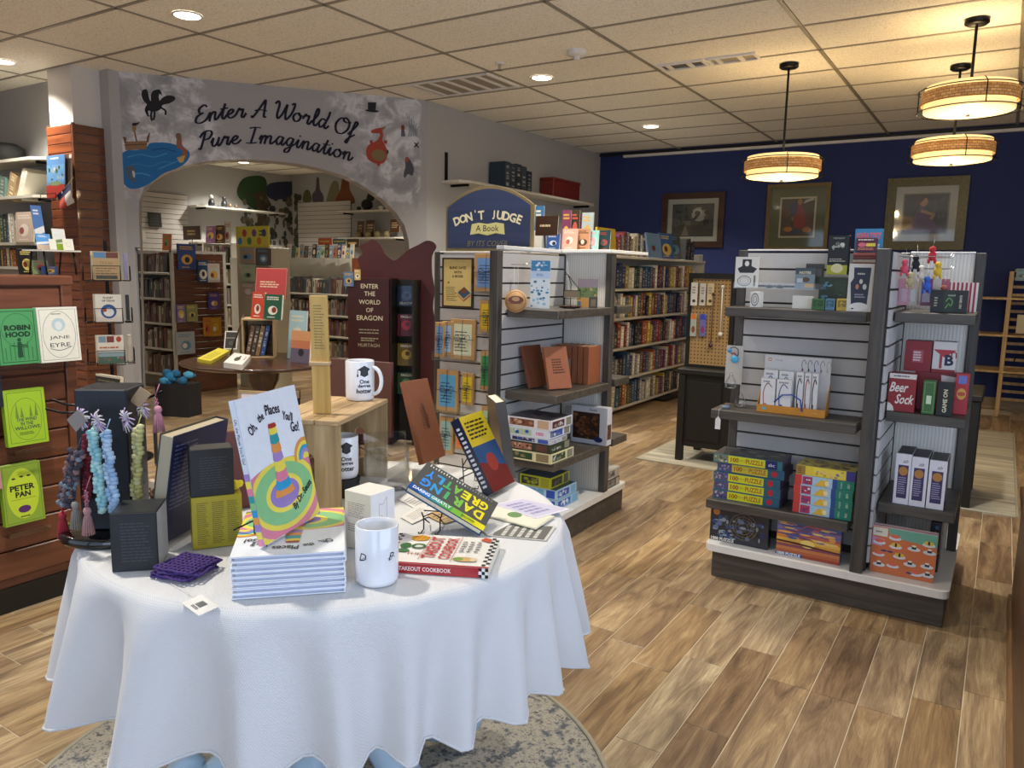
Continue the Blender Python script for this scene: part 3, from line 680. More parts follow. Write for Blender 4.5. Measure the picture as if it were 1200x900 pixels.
L(t, bk.outputs[0], b.inputs['Base Color']); L(t, bk.outputs[0], b.inputs['Emission Color']); b.inputs['Emission Strength'].default_value = .32; b.inputs['Roughness'].default_value = .5
LINEN = emis('lit_linen_shade', '#ffcf80', .85, '#f2e2bd'); DIFF = emis('lit_glass_diffuser', '#ffe29a', 1.0, '#fff3d0')
def pendant(x, y, zb, R, lab):
    t_ = E('pendant_lamp', lab, 'pendant lamp', (x, y, CEIL), group='drum pendant lamps by the navy wall')
    dz = zb-CEIL
    MB().lathe([(.07,0),(.07,-.025),(.055,-.035),(.001,-.036)], 24).build('canopy', BLKMET, t_)
    MB().cyl(0,0,dz+.18,-.03,.009,10).cyl(0,0,dz+.16,dz+.2,.018,10).build('rod', BLKMET, t_)
    MB().lathe([(R-.03,dz+.172),(R-.02,dz+.172),(R-.02,dz+.125),(R-.022,dz+.125)], 40).build('upper_band', LINEN, t_)
    MB().lathe([(R-.004,dz+.138),(R,dz+.138),(R,dz+.062),(R-.004,dz+.062)], 48).build('mica_band', MICA, t_)
    MB().lathe([(R-.02,dz+.07),(R-.018,dz+.02),(R-.024,dz+.018)], 40).build('lower_band', LINEN, t_)
    MB().lathe([(R-.025,dz+.022),(R*.6,dz+.004),(.001,dz)], 40).build('diffuser', DIFF, t_)
    MB().cyl(0,0,dz-.014,dz,.016,12,r2=.012).build('finial', BLKMET, t_)
    for zz_ in (.145,.02):
        MB().tube([((R+.018)*math.cos(a),(R+.018)*math.sin(a),dz+zz_) for a in [2*math.pi*i/40 for i in range(40)]], .0035, 6, closed=True).build('ring', BLKMET, t_)
    for k in range(4):
        a = .35+k*math.pi/2; ca, sa = math.cos(a), math.sin(a)
        MB().tube([(ca*.02,sa*.02,dz+.185),(ca*(R-.03),sa*(R-.03),dz+.177),(ca*(R+.02),sa*(R+.02),dz+.145),(ca*(R+.02),sa*(R+.02),dz+.02)], .0035, 6).build('strut', BLKMET, t_)
    light('POINT', 'pendant_bulb', (x, y, zb+.22), 7, (1,.74,.42), shadow_soft_size=.06)
    light('POINT', 'pendant_bulb', (x, y, zb-.06), 6, (1,.76,.45), shadow_soft_size=.05)
pendant(-1.56, 6.34, 2.13, .285, 'drum pendant hanging left of the other two, above the middle painting')
pendant(-.45, 6.98, 2.27, .285, 'drum pendant farther back, lower of the two at right')
pendant(-.31, 5.83, 2.42, .275, 'nearest drum pendant, highest in the upper right corner')
# ---------------- framed pictures on the navy wall
def framed(lab, x0, x1, z0, z1, fw, fmat, matc, mw_, artfn):
    t_ = E('framed_picture', lab, 'picture', M=frame((x0, 9.845, z0), (1,0,0), (0,0,1)), group='framed pictures on the navy wall'); w = x1-x0; h = z1-z0
    def rail(poly, z1_=.035):
        MB().prism(poly, 0, z1_).build('frame_rail', fmat, t_)
    rail([(0,0),(w,0),(w-fw,fw),(fw,fw)]); rail([(0,h),(fw,h-fw),(w-fw,h-fw),(w,h)]); rail([(0,0),(fw,fw),(fw,h-fw),(0,h)]); rail([(w,0),(w,h),(w-fw,h-fw),(w-fw,fw)])
    MB().add([(fw*.8,fw*.8,.004),(w-fw*.8,fw*.8,.004),(w-fw*.8,h-fw*.8,.004),(fw*.8,h-fw*.8,.004)], [(0,1,2,3)]).build('picture_mat', plain('mat_board_'+matc[1:], matc, .85), t_)
    a = Art(); a.z = .006; q = fw+mw_; artfn(a, q, q, w-q, h-q); a.build('picture_print', PRINT, t_)
    MB().box(fw*.9,w-fw*.9,fw*.9,h-fw*.9,.020,.022).build('glass_pane', GLASS, t_)
def art1(a, x0, y0, x1, y1):
    rn = random.Random(4); a.rect(x0-.012,y0-.012,x1+.012,y1+.012,'#2a2a28'); a.rect(x0,y0,x1,y1,'#4a4a44'); a.ell((x0+x1)/2+.08,y1-.12,.1,.09,'#a9aaa0'); a.ell((x0+x1)/2+.06,y1-.10,.06,.05,'#c9cbc2')
    for i in range(50): a.ell(rn.uniform(x0+.04,x1-.04), rn.uniform(y0+.03,y1-.05), rn.uniform(.015,.04), rn.uniform(.012,.04), rn.choice(('#34352f','#4c4c42','#26271f','#5d5a4c')), 7) if rn.random() < .8 else 0
    a.poly([(x0,y0),(x1,y0),(x1,y0+.09),(x0+.1,y0+.13),(x0,y0+.11)], '#3b392f'); a.poly([(x0+.12,y0),(x0+.22,y0),(x0+.18,y0+.12),(x0+.16,y0+.12)], '#77705a')
    a.rect(x0+.16,y0+.12,x0+.24,y0+.19,'#6b6556'); a.poly([(x0+.15,y0+.19),(x0+.25,y0+.19),(x0+.2,y0+.235)], '#3a352e')
def art2(a, x0, y0, x1, y1):
    rn = random.Random(9); a.rect(x0-.02,y0-.02,x1+.02,y1+.02,'#c9bd9c'); a.rect(x0,y0,x1,y1,'#4b3a24'); cx = (x0+x1)/2
    for i in range(26): a.ell(rn.uniform(x0+.04,x1-.04), rn.uniform(y0+.04,y1-.04), rn.uniform(.015,.035), rn.uniform(.02,.04), rn.choice(('#5a4a2b','#3d4a2c','#6b3524','#2e2c20','#7b6a3a')), 7)
    a.poly(smooth([(cx-.03,y0+.1),(cx+.09,y0+.1),(cx+.1,y0+.22),(cx+.05,y0+.36),(cx-.0,y0+.36),(cx-.04,y0+.22)],4,True), '#8e2a22')
    a.poly(smooth([(cx-.08,y0+.26),(cx-.02,y0+.25),(cx+.0,y0+.4),(cx-.05,y0+.42),(cx-.09,y0+.36)],4,True), '#2e3050'); a.ell(cx+.02,y0+.40,.028,.035,'#a9764e')
    a.ell(cx-.1,y0+.08,.05,.03,'#b3701f'); a.ell(cx+.12,y0+.07,.05,.03,'#b3701f'); a.ell(cx,y0+.05,.07,.03,'#27334a'); a.poly([(cx+.06,y0+.38),(x1-.01,y0+.42),(x1-.01,y0+.45),(cx+.08,y0+.42)], '#b8b7aa')
def art3(a, x0, y0, x1, y1):
    rn = random.Random(12); a.rect(x0-.015,y0-.015,x1+.015,y1+.015,'#77705f'); a.rect(x0,y0,x1,y1,'#26201f')
    for i in range(40): a.ell(rn.uniform((x0+x1)/2,x1-.04), rn.uniform(y0+.04,y1-.04), rn.uniform(.008,.02), rn.uniform(.01,.03), rn.choice(('#2f4030','#5b3a4a','#39372c','#43503a','#1d1a1a')), 7)
    cx = x0+.18
    a.poly(smooth([(x0+.03,y0+.02),(x1-.06,y0+.02),(x0+.32,y0+.1),(cx+.06,y0+.22),(cx,y0+.3),(cx-.07,y0+.2),(x0+.05,y0+.08)],4,True), '#5b3a62')
    a.ell(cx+.01,y0+.34,.04,.05,'#b98562'); a.poly(smooth([(cx-.05,y0+.3),(cx-.06,y0+.38),(cx,y0+.41),(cx+.02,y0+.38),(cx-.02,y0+.33)],3,True), '#4a2a1a'); a.line([(cx,y0+.24),(cx+.12,y0+.2),(cx+.1,y0+.16)], .03, '#b98562')
OLDG = plain('antique_gold_frame', '#6f5f37', .4, metal=.4, var=.35, scale=40); OLIVE = '#5d6244'
framed('dark brown framed landscape print with wide white mat, leftmost on the navy wall', -3.92, -3.09, 1.74, 2.43, .075, DKWOOD, '#b5b4a9', .075, art1)
framed('narrow gilt framed print with olive mat and a red-robed figure', -2.57, -1.84, 1.70, 2.49, .045, OLDG, OLIVE, .13, art2)
framed('bronze framed print of a seated purple-dressed woman with pale grey mat', -1.24, -.44, 1.71, 2.50, .095, plain('mottled_bronze_frame', '#4f4b33', .4, metal=.4, var=.5, scale=30), '#bcbab4', .09, art3)
# ---------------- gondolas
def gondola(lab, dx0, dx1, dy0, dy1, px, py, ay, ztop, po):
    cx, cy = (dx0+dx1)/2, (dy0+dy1)/2
    t_ = E('display_gondola', lab, 'display shelf', (cx, cy, 0))
    def P(name, mb, mat): o = mb.build(name, mat, t_); o.location = (-cx, -cy, 0); return o
    P('base', MB().bbox(dx0+.03,dx1-.012,dy0+.03,dy1-.03,.0,.128,.004), CHAR)
    # deck slab with rounded corners
    r = .035; poly = []
    for (ax, ay_, a0) in ((dx1-r,dy0+r,-90),(dx1-r,dy1-r,0),(dx0+r,dy1-r,90),(dx0+r,dy0+r,180)):
        for k in range(5): a = rad(a0+22.5*k); poly.append((ax+r*math.cos(a), ay_+r*math.sin(a)))
    P('deck', MB().prism(poly, .129, .16), DECKW)
    zb = .161
    for (x0,x1,y0,y1) in ((px-.03-po,px+.02-po,dy0+.01,dy0+.055),(px-.02,px+.02,ay-.02,ay+.02),(dx1-.045,dx1-.006,ay-.02,ay+.03),(dx0+.01,dx0+.05,py-.02,py+.02),(px-.02,px+.02,dy1-.06,dy1-.02)):
        P('post', MB().bbox(x0,x1,y0,y1,zb,ztop,.003), CHARZ)
    # lengthwise slat panel (both faces) in the plane x=px
    for (y0, y1) in ((dy0+.057, ay-.022), (ay+.022, dy1-.062)):
        P('panel_core', MB().box(px-.006,px+.006,y0,y1,zb,ztop-.01), GROOVE)
        n = int((ztop-zb)/.0762)
        for sgn in (1,-1):
            base = None
            for k in range(n):
                z = ztop-.004-(k+1)*.0762
                if base is None:
                    base = P('slat', MB().box(min(sgn*.007,sgn*.018),max(sgn*.007,sgn*.018),0,y1-y0,0,.067), SLATW); c = base
                else: c = base.copy(); COL.objects.link(c); c.parent = t_
                c.location = (px-cx, y0-cy, z)
    # crosswise slat panel on the left, facing the front
    x0, x1 = dx0+.052, px-.032
    P('panel_core', MB().box(x0,x1,py-.006,py+.006,zb,ztop-.01), GROOVE)
    base = None
    for k in range(int((ztop-zb)/.0762)):
        z = ztop-.004-(k+1)*.0762
        if base is None: base = P('slat', MB().box(0,x1-x0,-.018,-.007,0,.067), SLATW); c = base
        else: c = base.copy(); COL.objects.link(c); c.parent = t_
        c.location = (x0-cx, py-cy, z)
    P('ribbed_panel', MB().box(px+.022,dx1-.047,ay-.008,ay+.008,zb,ztop-.004), RIB)
    P('top_cap', MB().bbox(dx0+.05,px-.032,py-.02,py+.02,ztop-.003,ztop+.004,.001).bbox(px+.022,dx1-.047,ay-.02,ay+.02,ztop-.003,ztop+.004,.001), DECKW)
    def shelf(x0,x1,y0,y1,z,th=.042):
        P('shelf', MB().bbox(x0,x1,y0,y1,z-th,z,.003), CHAR)
    return t_, shelf, P
RG, rsh, RP = gondola('charcoal and white slatwall display of gifts and puzzle boxes, before the navy wall', -1.07,-.08,3.38,4.26,-.40,3.64,3.95,1.50,.02)
for z in (1.245,.785,.365): rsh(-1.08 if z < 1 else -1.055, -.47, 3.40 if z < 1 else 3.44, 3.618, z)
for z in (1.25,.84,.45): rsh(-.375,-.092,3.50,3.938,z)
MG, msh, MP = gondola('charcoal and white slatwall display with wrapped books and a framed poster, beside the round table', -2.78,-1.80,3.16,4.15,-2.12,3.55,3.87,1.485,-.004)
for z in (1.20,.785,.445): msh(-2.098,-1.805,3.26,3.855,z)
for z in (1.205,.80,.46): msh(-2.098,-1.79,3.905,4.10,z)
# little chrome screws on the posts
# ---------------- white metal bookcases
def bookcase(name, lab, M, w, levels, depth, top, side=True, mat=WHMET, backm=None):
    t_ = E(name, lab, 'bookcase', M=M)
    def P(n_, mb, m_): return mb.build(n_, m_, t_)
    P('back_panel', MB().box(0,w,depth-.012,depth,.05,top), backm or mat)
    P('upright', MB().box(-.03,-.001,0.02,depth,0,top), mat); P('upright', MB().box(w+.001,w+.03,0.02,depth,0,top), mat)
    for z in levels: P('shelf', MB().bbox(.001,w-.001,0,depth-.013,z-.025,z,.003), mat)
    return t_
# long bookcase in front of the grey wall, shelves facing right
MBK = frame((-3.15, 6.1, 0), (0,1,0), (-1,0,0))
lv = [.065,.352,.658,.954,1.24,1.555]
bookcase('bookcase', 'long white bookcase of coloured spines between the blind date display and navy wall', MBK, 3.28, lv, .32, 1.54)
MB().box(1.9,2.3,-.1,.25,0,.03).build('foot', BLACK, bpy.data.objects['bookcase'])
for i, z in enumerate(lv[:5]):
    book_row(MBK, .52 if i else .75, 3.0 if i > 1 else 3.22, z, .012, (.19,.248) if i else (.18,.24), (.045,.078), '%s shelf up of long bookcase' % ORD[i], 'spines in the long white bookcase', seed=20+i)
book_row(MBK, .80, 1.75, lv[5], .05, (.17,.25), (.03,.055), 'the top of the long white bookcase', 'books on top of the long white bookcase', seed=31)
book_row(MBK, 2.72, 3.05, lv[5], .05, (.20,.26), (.05,.07), 'the far top of the long white bookcase', 'dark books at the far top of the long white bookcase', seed=33, pal=['#1f2430','#26262a','#40352c'])
# ---------------- inner room bookcases
Yf = 5.2
zl = [W(185, py, y=Yf).z for py in (437,407.5,378,349,319)]
xl = W(160,400,y=Yf).x; xr = W(202,430,y=Yf).x
MLB = frame((xl, Yf, 0), (1,0,0), (0,1,0)); ztp = W(185,293,y=Yf).z
bookcase('bookcase', 'narrow white bookcase just inside the arch on the left', MLB, xr-xl, zl, .30, ztp)
def stuff_row(par, x0, x1, z, hr, tr, pal, seed):
    rn = random.Random(seed); mb = MB(); x = x0
    while True:
        t = rn.uniform(*tr)
        if x+t > x1: break
        h_ = rn.uniform(*hr); sk = rn.uniform(0,.035) if rn.random() < .4 else 0; c = rn.choice(pal); y_ = rn.uniform(.015,.03); e = x+t*.93
        mb.add([(x,y_,z),(e,y_,z),(e,.2,z),(x,.2,z),(x+sk,y_,z+h_),(e+sk,y_,z+h_),(e+sk,.2,z+h_),(x+sk,.2,z+h_)],[(0,3,2,1),(4,5,6,7),(0,1,5,4),(1,2,6,5),(2,3,7,6),(3,0,4,7)],0,c)
        mb.add([(x+t*.25+sk*.5,y_-.0006,z+h_*.45),(e-t*.2+sk*.5,y_-.0006,z+h_*.45),(e-t*.2+sk*.8,y_-.0006,z+h_*.8),(x+t*.25+sk*.8,y_-.0006,z+h_*.8)],[(0,1,2,3)],0,rn.choice(pal))
        x += t+sk*.5
    return mb.build('books', PRINT, par, kind='stuff')
MUTED = ['#5a3a34','#6a4a40','#3f3a38','#7a6a58','#8f8574','#4a5058','#6b4450','#9a8f7e','#7a5040','#b5ab98','#43503f','#84604a','#5b5f6a','#c2b9a4']
for i, z in enumerate(zl): stuff_row(bpy.data.objects['bookcase.001'], .02, xr-xl-.01, z, (.17,.235), (.024,.05), MUTED, 50+i)
# cherry end panel of that bookcase run
t_ = E('slatwall_end_panel', 'cherry slatwall end panel with face-out children books inside the arch', 'slatwall', (xr+.05, 5.2, 0))
ex = xr+.04; EPX = ex+.02
base = None
for k in range(int((ztp-.02)/.0762)):
    if base is None: base = MB().bbox(0,.016,.03,.66,0,.0715,.003).build('slat', BRNSLATY, t_); c = base
    else: c = base.copy(); COL.objects.link(c); c.parent = t_
    c.location = (-.005, 0, ztp-.03-(k+1)*.0762)
MB().box(-.02,.014,0,.028,0,ztp).box(-.02,.014,.662,.70,0,ztp).box(-.02,.02,0,.70,ztp-.028,ztp).box(-.02,.02,0.03,.66,.02,.07).build('white_frame', WHMET, t_)
def sheet_case(lab, Yq, pxl, pxr, pys, ptop, seed, bx=None, pal=PAL, tr=(.03,.06), hr=(.18,.235), grp='', mat=WHMET, spines=True, stuff=False):
    a = W(pxl,370,y=Yq).x; c = W(pxr,370,y=Yq).x; zs = [W((pxl+pxr)/2, q, y=Yq).z for q in pys]; tp = W((pxl+pxr)/2, ptop, y=Yq).z
    M = frame((a, Yq, 0), (1,0,0), (0,1,0)); b_ = bookcase('bookcase', lab, M, c-a, zs, .30, tp, mat=mat)
    for i, z in enumerate(zs):
        if not spines: break
        if stuff:
            stuff_row(b_, .02, c-a-.02, z, hr, tr, MUTED, seed+i)
        else: book_row(M, .02, c-a-.01, z, .01, hr, tr, '%s shelf of %s' % (ORD[i], grp), 'spines in '+grp, seed=seed+i, pal=pal)
    return M, a, c, zs, tp
B2 = sheet_case('white bookcase partly hidden behind the cherry end panel', 6.6, 240, 271, (403,380,356,332,308), 285, 70, stuff=True)
B3 = sheet_case('wide white bookcase deep in the inner room with picture books on top', 7.9, 322, 411, (440,416,392,368,343.5), 302, 80, stuff=True)
MB().box(B3[2]+.032,B3[2]+.06,7.9,8.2,0,B3[4]).build('end_panel', BRNSLAT, label='cherry end panel closing the wide inner bookcase on its right', cat='panel')
t_ = E('white_partition', 'narrow white metal partition end beside the yellow spinner tower', 'partition', (W(276,380,y=6.3).x,6.3,0))
MB().bbox(-.07,.07,0,.25,0,W(276,302,y=6.3).z,.005).build('post', WHMET, t_); MB().box(-.08,.08,-.01,.26,0,.05).build('foot', WHMET, t_)
# inner room: white slat panels and shelves on the walls
def wallslats(lab, M, w, z0, z1, mat=None):
    t_ = E('wall_slat_panel', lab, 'slatwall', M=M); b0 = None
    MB().box(0,w,-.012,-.004,z0,z1).build('backing', GROOVE, t_)
    for k in range(int((z1-z0)/.0762)):
        if b0 is None: b0 = MB().box(0,w,-.024,-.013,0,.069).build('slat', SLATW, t_); c = b0
        else: c = b0.copy(); COL.objects.link(c); c.parent = t_
        c.location = (0,0,z1-(k+1)*.0762)
    return t_
wallslats('white slat panel high on the left wall seen through the arch', frame((-10.958,6.5,0),(0,1,0),(-1,0,0)), 1.2, 1.55, 2.47)
wallslats('white slat panel on the back wall below the painted bottles', frame((-10.79,9.848,0),(1,0,0),(0,1,0)), 1.28, 1.6, 2.53)
def wshelf(name, lab, M, w, z, d, cat='shelf'):
    t_ = E(name, lab, cat, M=M)
    pts = [(0,0),(w,0),(w,-d*.75),(w-.12,-d),(.12,-d),(0,-d*.75)]
    MB().prism(pts[::-1], z-.025, z).build('board', WHMET, t_)
    for x in (.15, w-.15): MB().prism([(x,-.002),(x+.012,-.002),(x+.012,-d*.8),(x,-d*.8)][::-1], z-.05, z-.026).build('bracket', BLKMET, t_)
    return t_
ML = frame((-10.958,7.72,0),(0,1,0),(-1,0,0)); wshelf('wall_shelf', 'high white wall shelf with small figurines inside the arch', ML, 1.75, W(260,243,x=-10.75).z, .3)
wshelf('wall_shelf', 'lower white wall shelf with signs inside the arch', ML, 1.75, W(263,285,x=-10.75).z, .3)
MK = frame((-9.62,9.848,0),(1,0,0),(0,1,0)); wshelf('wall_shelf', 'high white back-wall shelf with two black plush toys', MK, 1.35, W(440,246,y=9.6).z, .3)
wshelf('wall_shelf', 'lower white back-wall shelf with small framed signs', MK, 1.45, W(440,278,y=9.6).z, .3)
MG2 = frame((-4.858,6.3,0),(0,1,0),(-1,0,0)); wshelf('wall_shelf', 'long white shelf high on the grey wall behind the arched sign', MG2, 2.95, 2.27, .28)
MB().box(.05,.09,-.012,-.002,2.27,2.55).build('standard', BLKMET, None, label='short black shelf standard on the grey wall above the arched sign', cat='bracket', M=MG2)
# left alcove shelves (white, scalloped) in front of the alcove wall
MAL = frame((-9.1,3.868,0),(1,0,0),(0,1,0))
AZ = []
for k, (py, lab) in enumerate(((183,'topmost white alcove shelf left of the slatted column'),(228,'second white alcove shelf holding leaning books'),(284,'third white alcove shelf with a row of spines'),(313,'lowest visible white alcove shelf behind the brown gondola'))):
    z = W(45, py, y=3.6).z; AZ.append(z); wshelf('wall_shelf', lab, MAL, 2.0, z, .30)
MB().box(1.98,2.02,-.03,-.005,.2,2.62).build('shelf_standard', BLKMET, label='tall black shelf standard between alcove shelves and slatted column', cat='bracket', M=MAL)
# ---------------- brown slatwall gondola at the left edge, facing right
t_ = E('brown_gondola', 'low cherry slatwall gondola with classic books at the left edge', 'display shelf', (-3.45,.9,0)); LX = -3.21
def LP(n_, mb, m_): o = mb.build(n_, m_, t_); o.location = (3.45,-.9,0); return o
ZG = W(40,323,x=LX).z; YE = W(84,330,x=LX).y
LP('core', MB().box(LX-.5,LX-.03,-.4,YE-.03,.1,ZG-.01), BRNSLATY)
LP('kick_base', MB().box(LX-.48,LX-.02,-.4,YE-.04,0,.1), BLACK)
b0 = None; zg = ZG-.04; k = 0
while zg-.115 > .1:
    if b0 is None: b0 = LP('slat', MB().bbox(LX-.028,LX-.008,-.4,YE-.045,0,.109,.004), BRNSLATY); c = b0
    else: c = b0.copy(); COL.objects.link(c); c.parent = t_
    c.location = (3.45,-.9,zg-.115); zg -= .115
LP('end_post', MB().bbox(LX-.5,LX,YE-.043,YE,.005,ZG-.012,.004), BRNSLATY)
LP('top_rail', MB().bbox(LX-.5,LX+.004,-.4,YE+.004,ZG-.038,ZG,.004), BRNSLATY)
# ---------------- black cabinets on the flat-woven rug
m, t, b = nt('distressed_rug'); RUGM = m
co = coords(t, 'Object'); vn = N(t, 'ShaderNodeTexVoronoi'); vn.inputs['Scale'].default_value = 20; n3 = N(t, 'ShaderNodeTexNoise'); n3.inputs['Scale'].default_value = 60; n3.inputs['Detail'].default_value = 8; n3.inputs['Roughness'].default_value = .7
L(t, co, vn.inputs[0]); L(t, co, n3.inputs[0]); n4 = N(t, 'ShaderNodeTexNoise'); n4.inputs['Scale'].default_value = 16; n4.inputs['Detail'].default_value = 3; L(t, co, n4.inputs[0])
ad = N(t, 'ShaderNodeMath', operation='ADD'); L(t, n3.outputs[0], ad.inputs[0]); s5 = N(t, 'ShaderNodeMath', operation='MULTIPLY'); s5.inputs[1].default_value = .25; L(t, vn.outputs[0], s5.inputs[0]); L(t, s5.outputs[0], ad.inputs[1])
a6 = N(t, 'ShaderNodeMath', operation='ADD'); L(t, ad.outputs[0], a6.inputs[0]); s6 = N(t, 'ShaderNodeMath', operation='MULTIPLY'); s6.inputs[1].default_value = .4; L(t, n4.outputs[0], s6.inputs[0]); L(t, s6.outputs[0], a6.inputs[1])
L(t, ramp(t, a6.outputs[0], [(.64, '#4b4f54'), (.72, '#7f7c74'), (.80, '#b5ac98'), (.88, '#98938a'), (.97, '#565b60')]), b.inputs['Base Color']); b.inputs['Roughness'].default_value = .95; bumped(t, b, n3.outputs[0], .5)
RUGP = woodm('pale_striped_rug', '#8b8574', '#c3baa2', 'X', 1.3, .95)
t_ = E('area_rug', 'pale grey-beige rectangular rug under the black cabinets', 'rug', (-1.04,6.7,0))
MB().bbox(-1.2,1.21,-1.36,1.65,.001,.008,.002).build('pile', RUGP, t_); MB().box(-1.215,-1.201,-1.36,1.65,.001,.006).box(1.211,1.225,-1.36,1.65,.001,.006).box(-1.2,1.21,-1.374,-1.361,.001,.006).build('binding', plain('rug_binding', '#a39c88', .9), t_)
rc = (-1.43,1.35)
t_ = E('round_rug', 'round distressed grey and beige rug under the table', 'rug', (*rc,0))
MB().lathe([(.001,.009),(.765,.009),(.77,.001)], 64).build('pile', RUGM, t_); MB().lathe([(.771,.001),(.771,.008),(.785,.006),(.787,.001)], 64).build('binding', MAT['rug_binding'], t_)
def cabinet(lab, x0, x1, y0, y1, H):
    t_ = E('black_cabinet', lab, 'cabinet', (x0,y0,.008)); w = x1-x0; d = y1-y0; H -= .008
    MB().bbox(.02,w-.02,.02,d-.02,.11,H-.04,.003).build('body', BLACK, t_); MB().bbox(-.012,w+.012,-.012,d+.012,H-.039,H,.006).build('top', BLACK, t_)
    MB().bbox(.07,w-.07,.012,.0195,.16,H-.09,.002).build('front_panel', BLACK, t_)
    for (a, c) in ((0,0),(w-.05,0),(0,d-.05),(w-.05,d-.05)): MB().bbox(a,a+.05,c,c+.05,0,H-.042,.002).build('leg', BLACK, t_)
CZ = W(800,432,y=5.45).z
cabinet('black cabinet with a pegboard standing on it beside the long white bookcase', -1.99,-1.60,5.46,5.92,CZ)
cabinet('tall black table cabinet hidden behind the gift display, on the rug edge', -.55,-.07,5.0 if False else 5.35,5.9,W(1142,463,y=5.35).z)
# ---------------- bamboo rack at the right edge
t_ = E('bamboo_rack', 'light bamboo ladder rack against the navy wall at right edge', 'rack', (.03,9.3,0))
for (x, y) in ((0,0),(0,.42),(.62,0),(.62,.42)): MB().bbox(x-.02,x+.02,y,y+.03,.001,W(1186,318,y=9.3).z,.003).build('post', BAMBOO, t_)
for j in range(17):
    z = .12+j*.085
    MB().box(.025,.595,.42,.43,z,z+.03).build('slat', BAMBOO, t_)
for py in (348,391,433): z = W(1150,py,y=9.3).z; MB().bbox(-.26,.70,-.01,.45,z-.022,z,.003).build('shelf', BAMBOO, t_)
# wooden cabinet corner at the bottom right
t_ = E('wood_cabinet', 'corner of a dark wood cabinet at the bottom right edge', 'cabinet', (.125,1.2,0))
MB().bbox(.012,.5,0,2.6,.06,.5,.004).build('body', woodm('walnut_cabinet','#38210f','#5c3a1e','Y',1.2,.4), t_); MB().bbox(0,.5,0,2.61,.0,.059,.003).build('plinth', woodm('walnut_plinth','#6a4a2c','#8d6a44','Y',1.2,.4), t_); MB().bbox(-.0,.52,-.02,2.62,.501,.53,.004).build('top', MAT['walnut_cabinet'], t_)
# ================================================================ ROUND TABLE AND WHAT IS ON IT
TC = Vector((-1.397, 1.38, 0)); TZ = .76; TR = .58
m, t, b = nt('white_woven_cloth'); CLOTH = m
n1 = N(t, 'ShaderNodeTexWave', bands_direction='Z'); n1.inputs['Scale'].default_value = 90; n1.inputs['Distortion'].default_value = .6; L(t, coords(t), n1.inputs[0])
n2 = N(t, 'ShaderNodeTexWave', bands_direction='DIAGONAL'); n2.inputs['Scale'].default_value = 95; L(t, coords(t), n2.inputs[0])
ad = N(t, 'ShaderNodeMath', operation='ADD'); L(t, n1.outputs[0], ad.inputs[0]); L(t, n2.outputs[0], ad.inputs[1])
L(t, ramp(t, ad.outputs[0], [(0, '#c2c1c0'), (.6, '#d6d5d3')]), b.inputs['Base Color']); b.inputs['Roughness'].default_value = .85; b.inputs['Sheen Weight'].default_value = .2; bumped(t, b, ad.outputs[0], .22, .001)
LBLUE = plain('pale_blue_paint', '#b3c9d6', .45, var=.05)
t_ = E('round_table', 'round pedestal table with pale blue base under the white cloth', 'table', (TC.x, TC.y, .01))
MB().lathe([(.001,.722),(TR-.01,.722),(TR-.006,.735),(TR-.01,.744),(.001,.744)], 48).build('tabletop', LBLUE, t_)
MB().lathe([(.13,.18),(.10,.22),(.06,.30),(.085,.38),(.05,.50),(.07,.62),(.15,.70),(.16,.721)], 24).build('pedestal', LBLUE, t_)
for k, a in enumerate((-150, -96, -42, 30, 100, 165)[:6] if False else (-136, -70, -4, 62, 128)):
    ca, sa = math.cos(rad(a)), math.sin(rad(a)); pts = []
    for (r, z) in ((.07,.24),(.16,.20),(.25,.10),(.33,.055),(.38,.06),(.40,.09),(.375,.11),(.355,.09)): pts.append((ca*r, sa*r, z))
    lg = MB().tube(pts, [.055,.055,.048,.042,.04,.035,.03,.022], 10).build('leg', LBLUE, t_)
    MB().ball((ca*.385, sa*.385, .075), (.045,.045,.045), 12).build('scroll', LBLUE, lg)
peaks = [-128,-104,-80,-61,-45,-31,-19,-6,5,16,35,57,80,104,128,150,172,194,213]
def fold(a):
    """0 in a valley, 1 on a fold"""
    a = (a+128) % 360 - 128
    P = peaks+[peaks[0]+360]
    for p, q in zip(P, P[1:]):
        if p <= a < q: u = (a-p)/(q-p); return .5+.5*math.cos(2*math.pi*u), (q-p)
    return 1, 20
mb = MB(); NA = 360; rows = []
rnf = random.Random(2)
amp = [rnf.uniform(.8,1.15) for _ in range(40)]
v = [(0,0,TZ)]; prof = [(.3,0),(.5,0),(TR-.02,0),(TR-.004,-.004),(TR+.004,-.016),(TR+.009,-.045),(TR+.010,-.10),(TR+.014,-.16),(TR+.018,-.22),(TR+.022,-.28),(TR+.024,-.315)]
for j, (r, dz) in enumerate(prof):
    for i in range(NA):
        a = -180+360*i/NA; f, gapw = fold(a); s_ = max(0, (-dz-.010)/.305)
        rr = r + (s_**.75)*(.092*(f**1.2-.45)*min(1.25, gapw/20)+.012*math.sin(rad(a*3+20)))
        zz_ = TZ+dz - s_*(.018*(f-.4)) - s_*.012*math.sin(rad(a-30))
        aa = a+s_*2.5*math.sin(rad(a*5))
        v.append((rr*math.cos(rad(aa)), rr*math.sin(rad(aa)), zz_))
F = [(0, 1+i, 1+(i+1)%NA) for i in range(NA)]
for j in range(len(prof)-1):
    for i in range(NA): F.append((1+j*NA+i, 1+(j+1)*NA+i, 1+(j+1)*NA+(i+1)%NA, 1+j*NA+(i+1)%NA))
t_ = E('tablecloth', 'white textured cloth draped in folds over the round table', 'tablecloth', (TC.x, TC.y, 0))
mb.add(v, F, 0, None, True); cl = mb.build('cloth', CLOTH, t_)
hem = [Vector(v[1+(len(prof)-1)*NA+i]) for i in range(NA)]
MB().tube(hem[::2], .0035, 5, closed=True).build('hem', CLOTH, t_)
ON = TZ+.0015
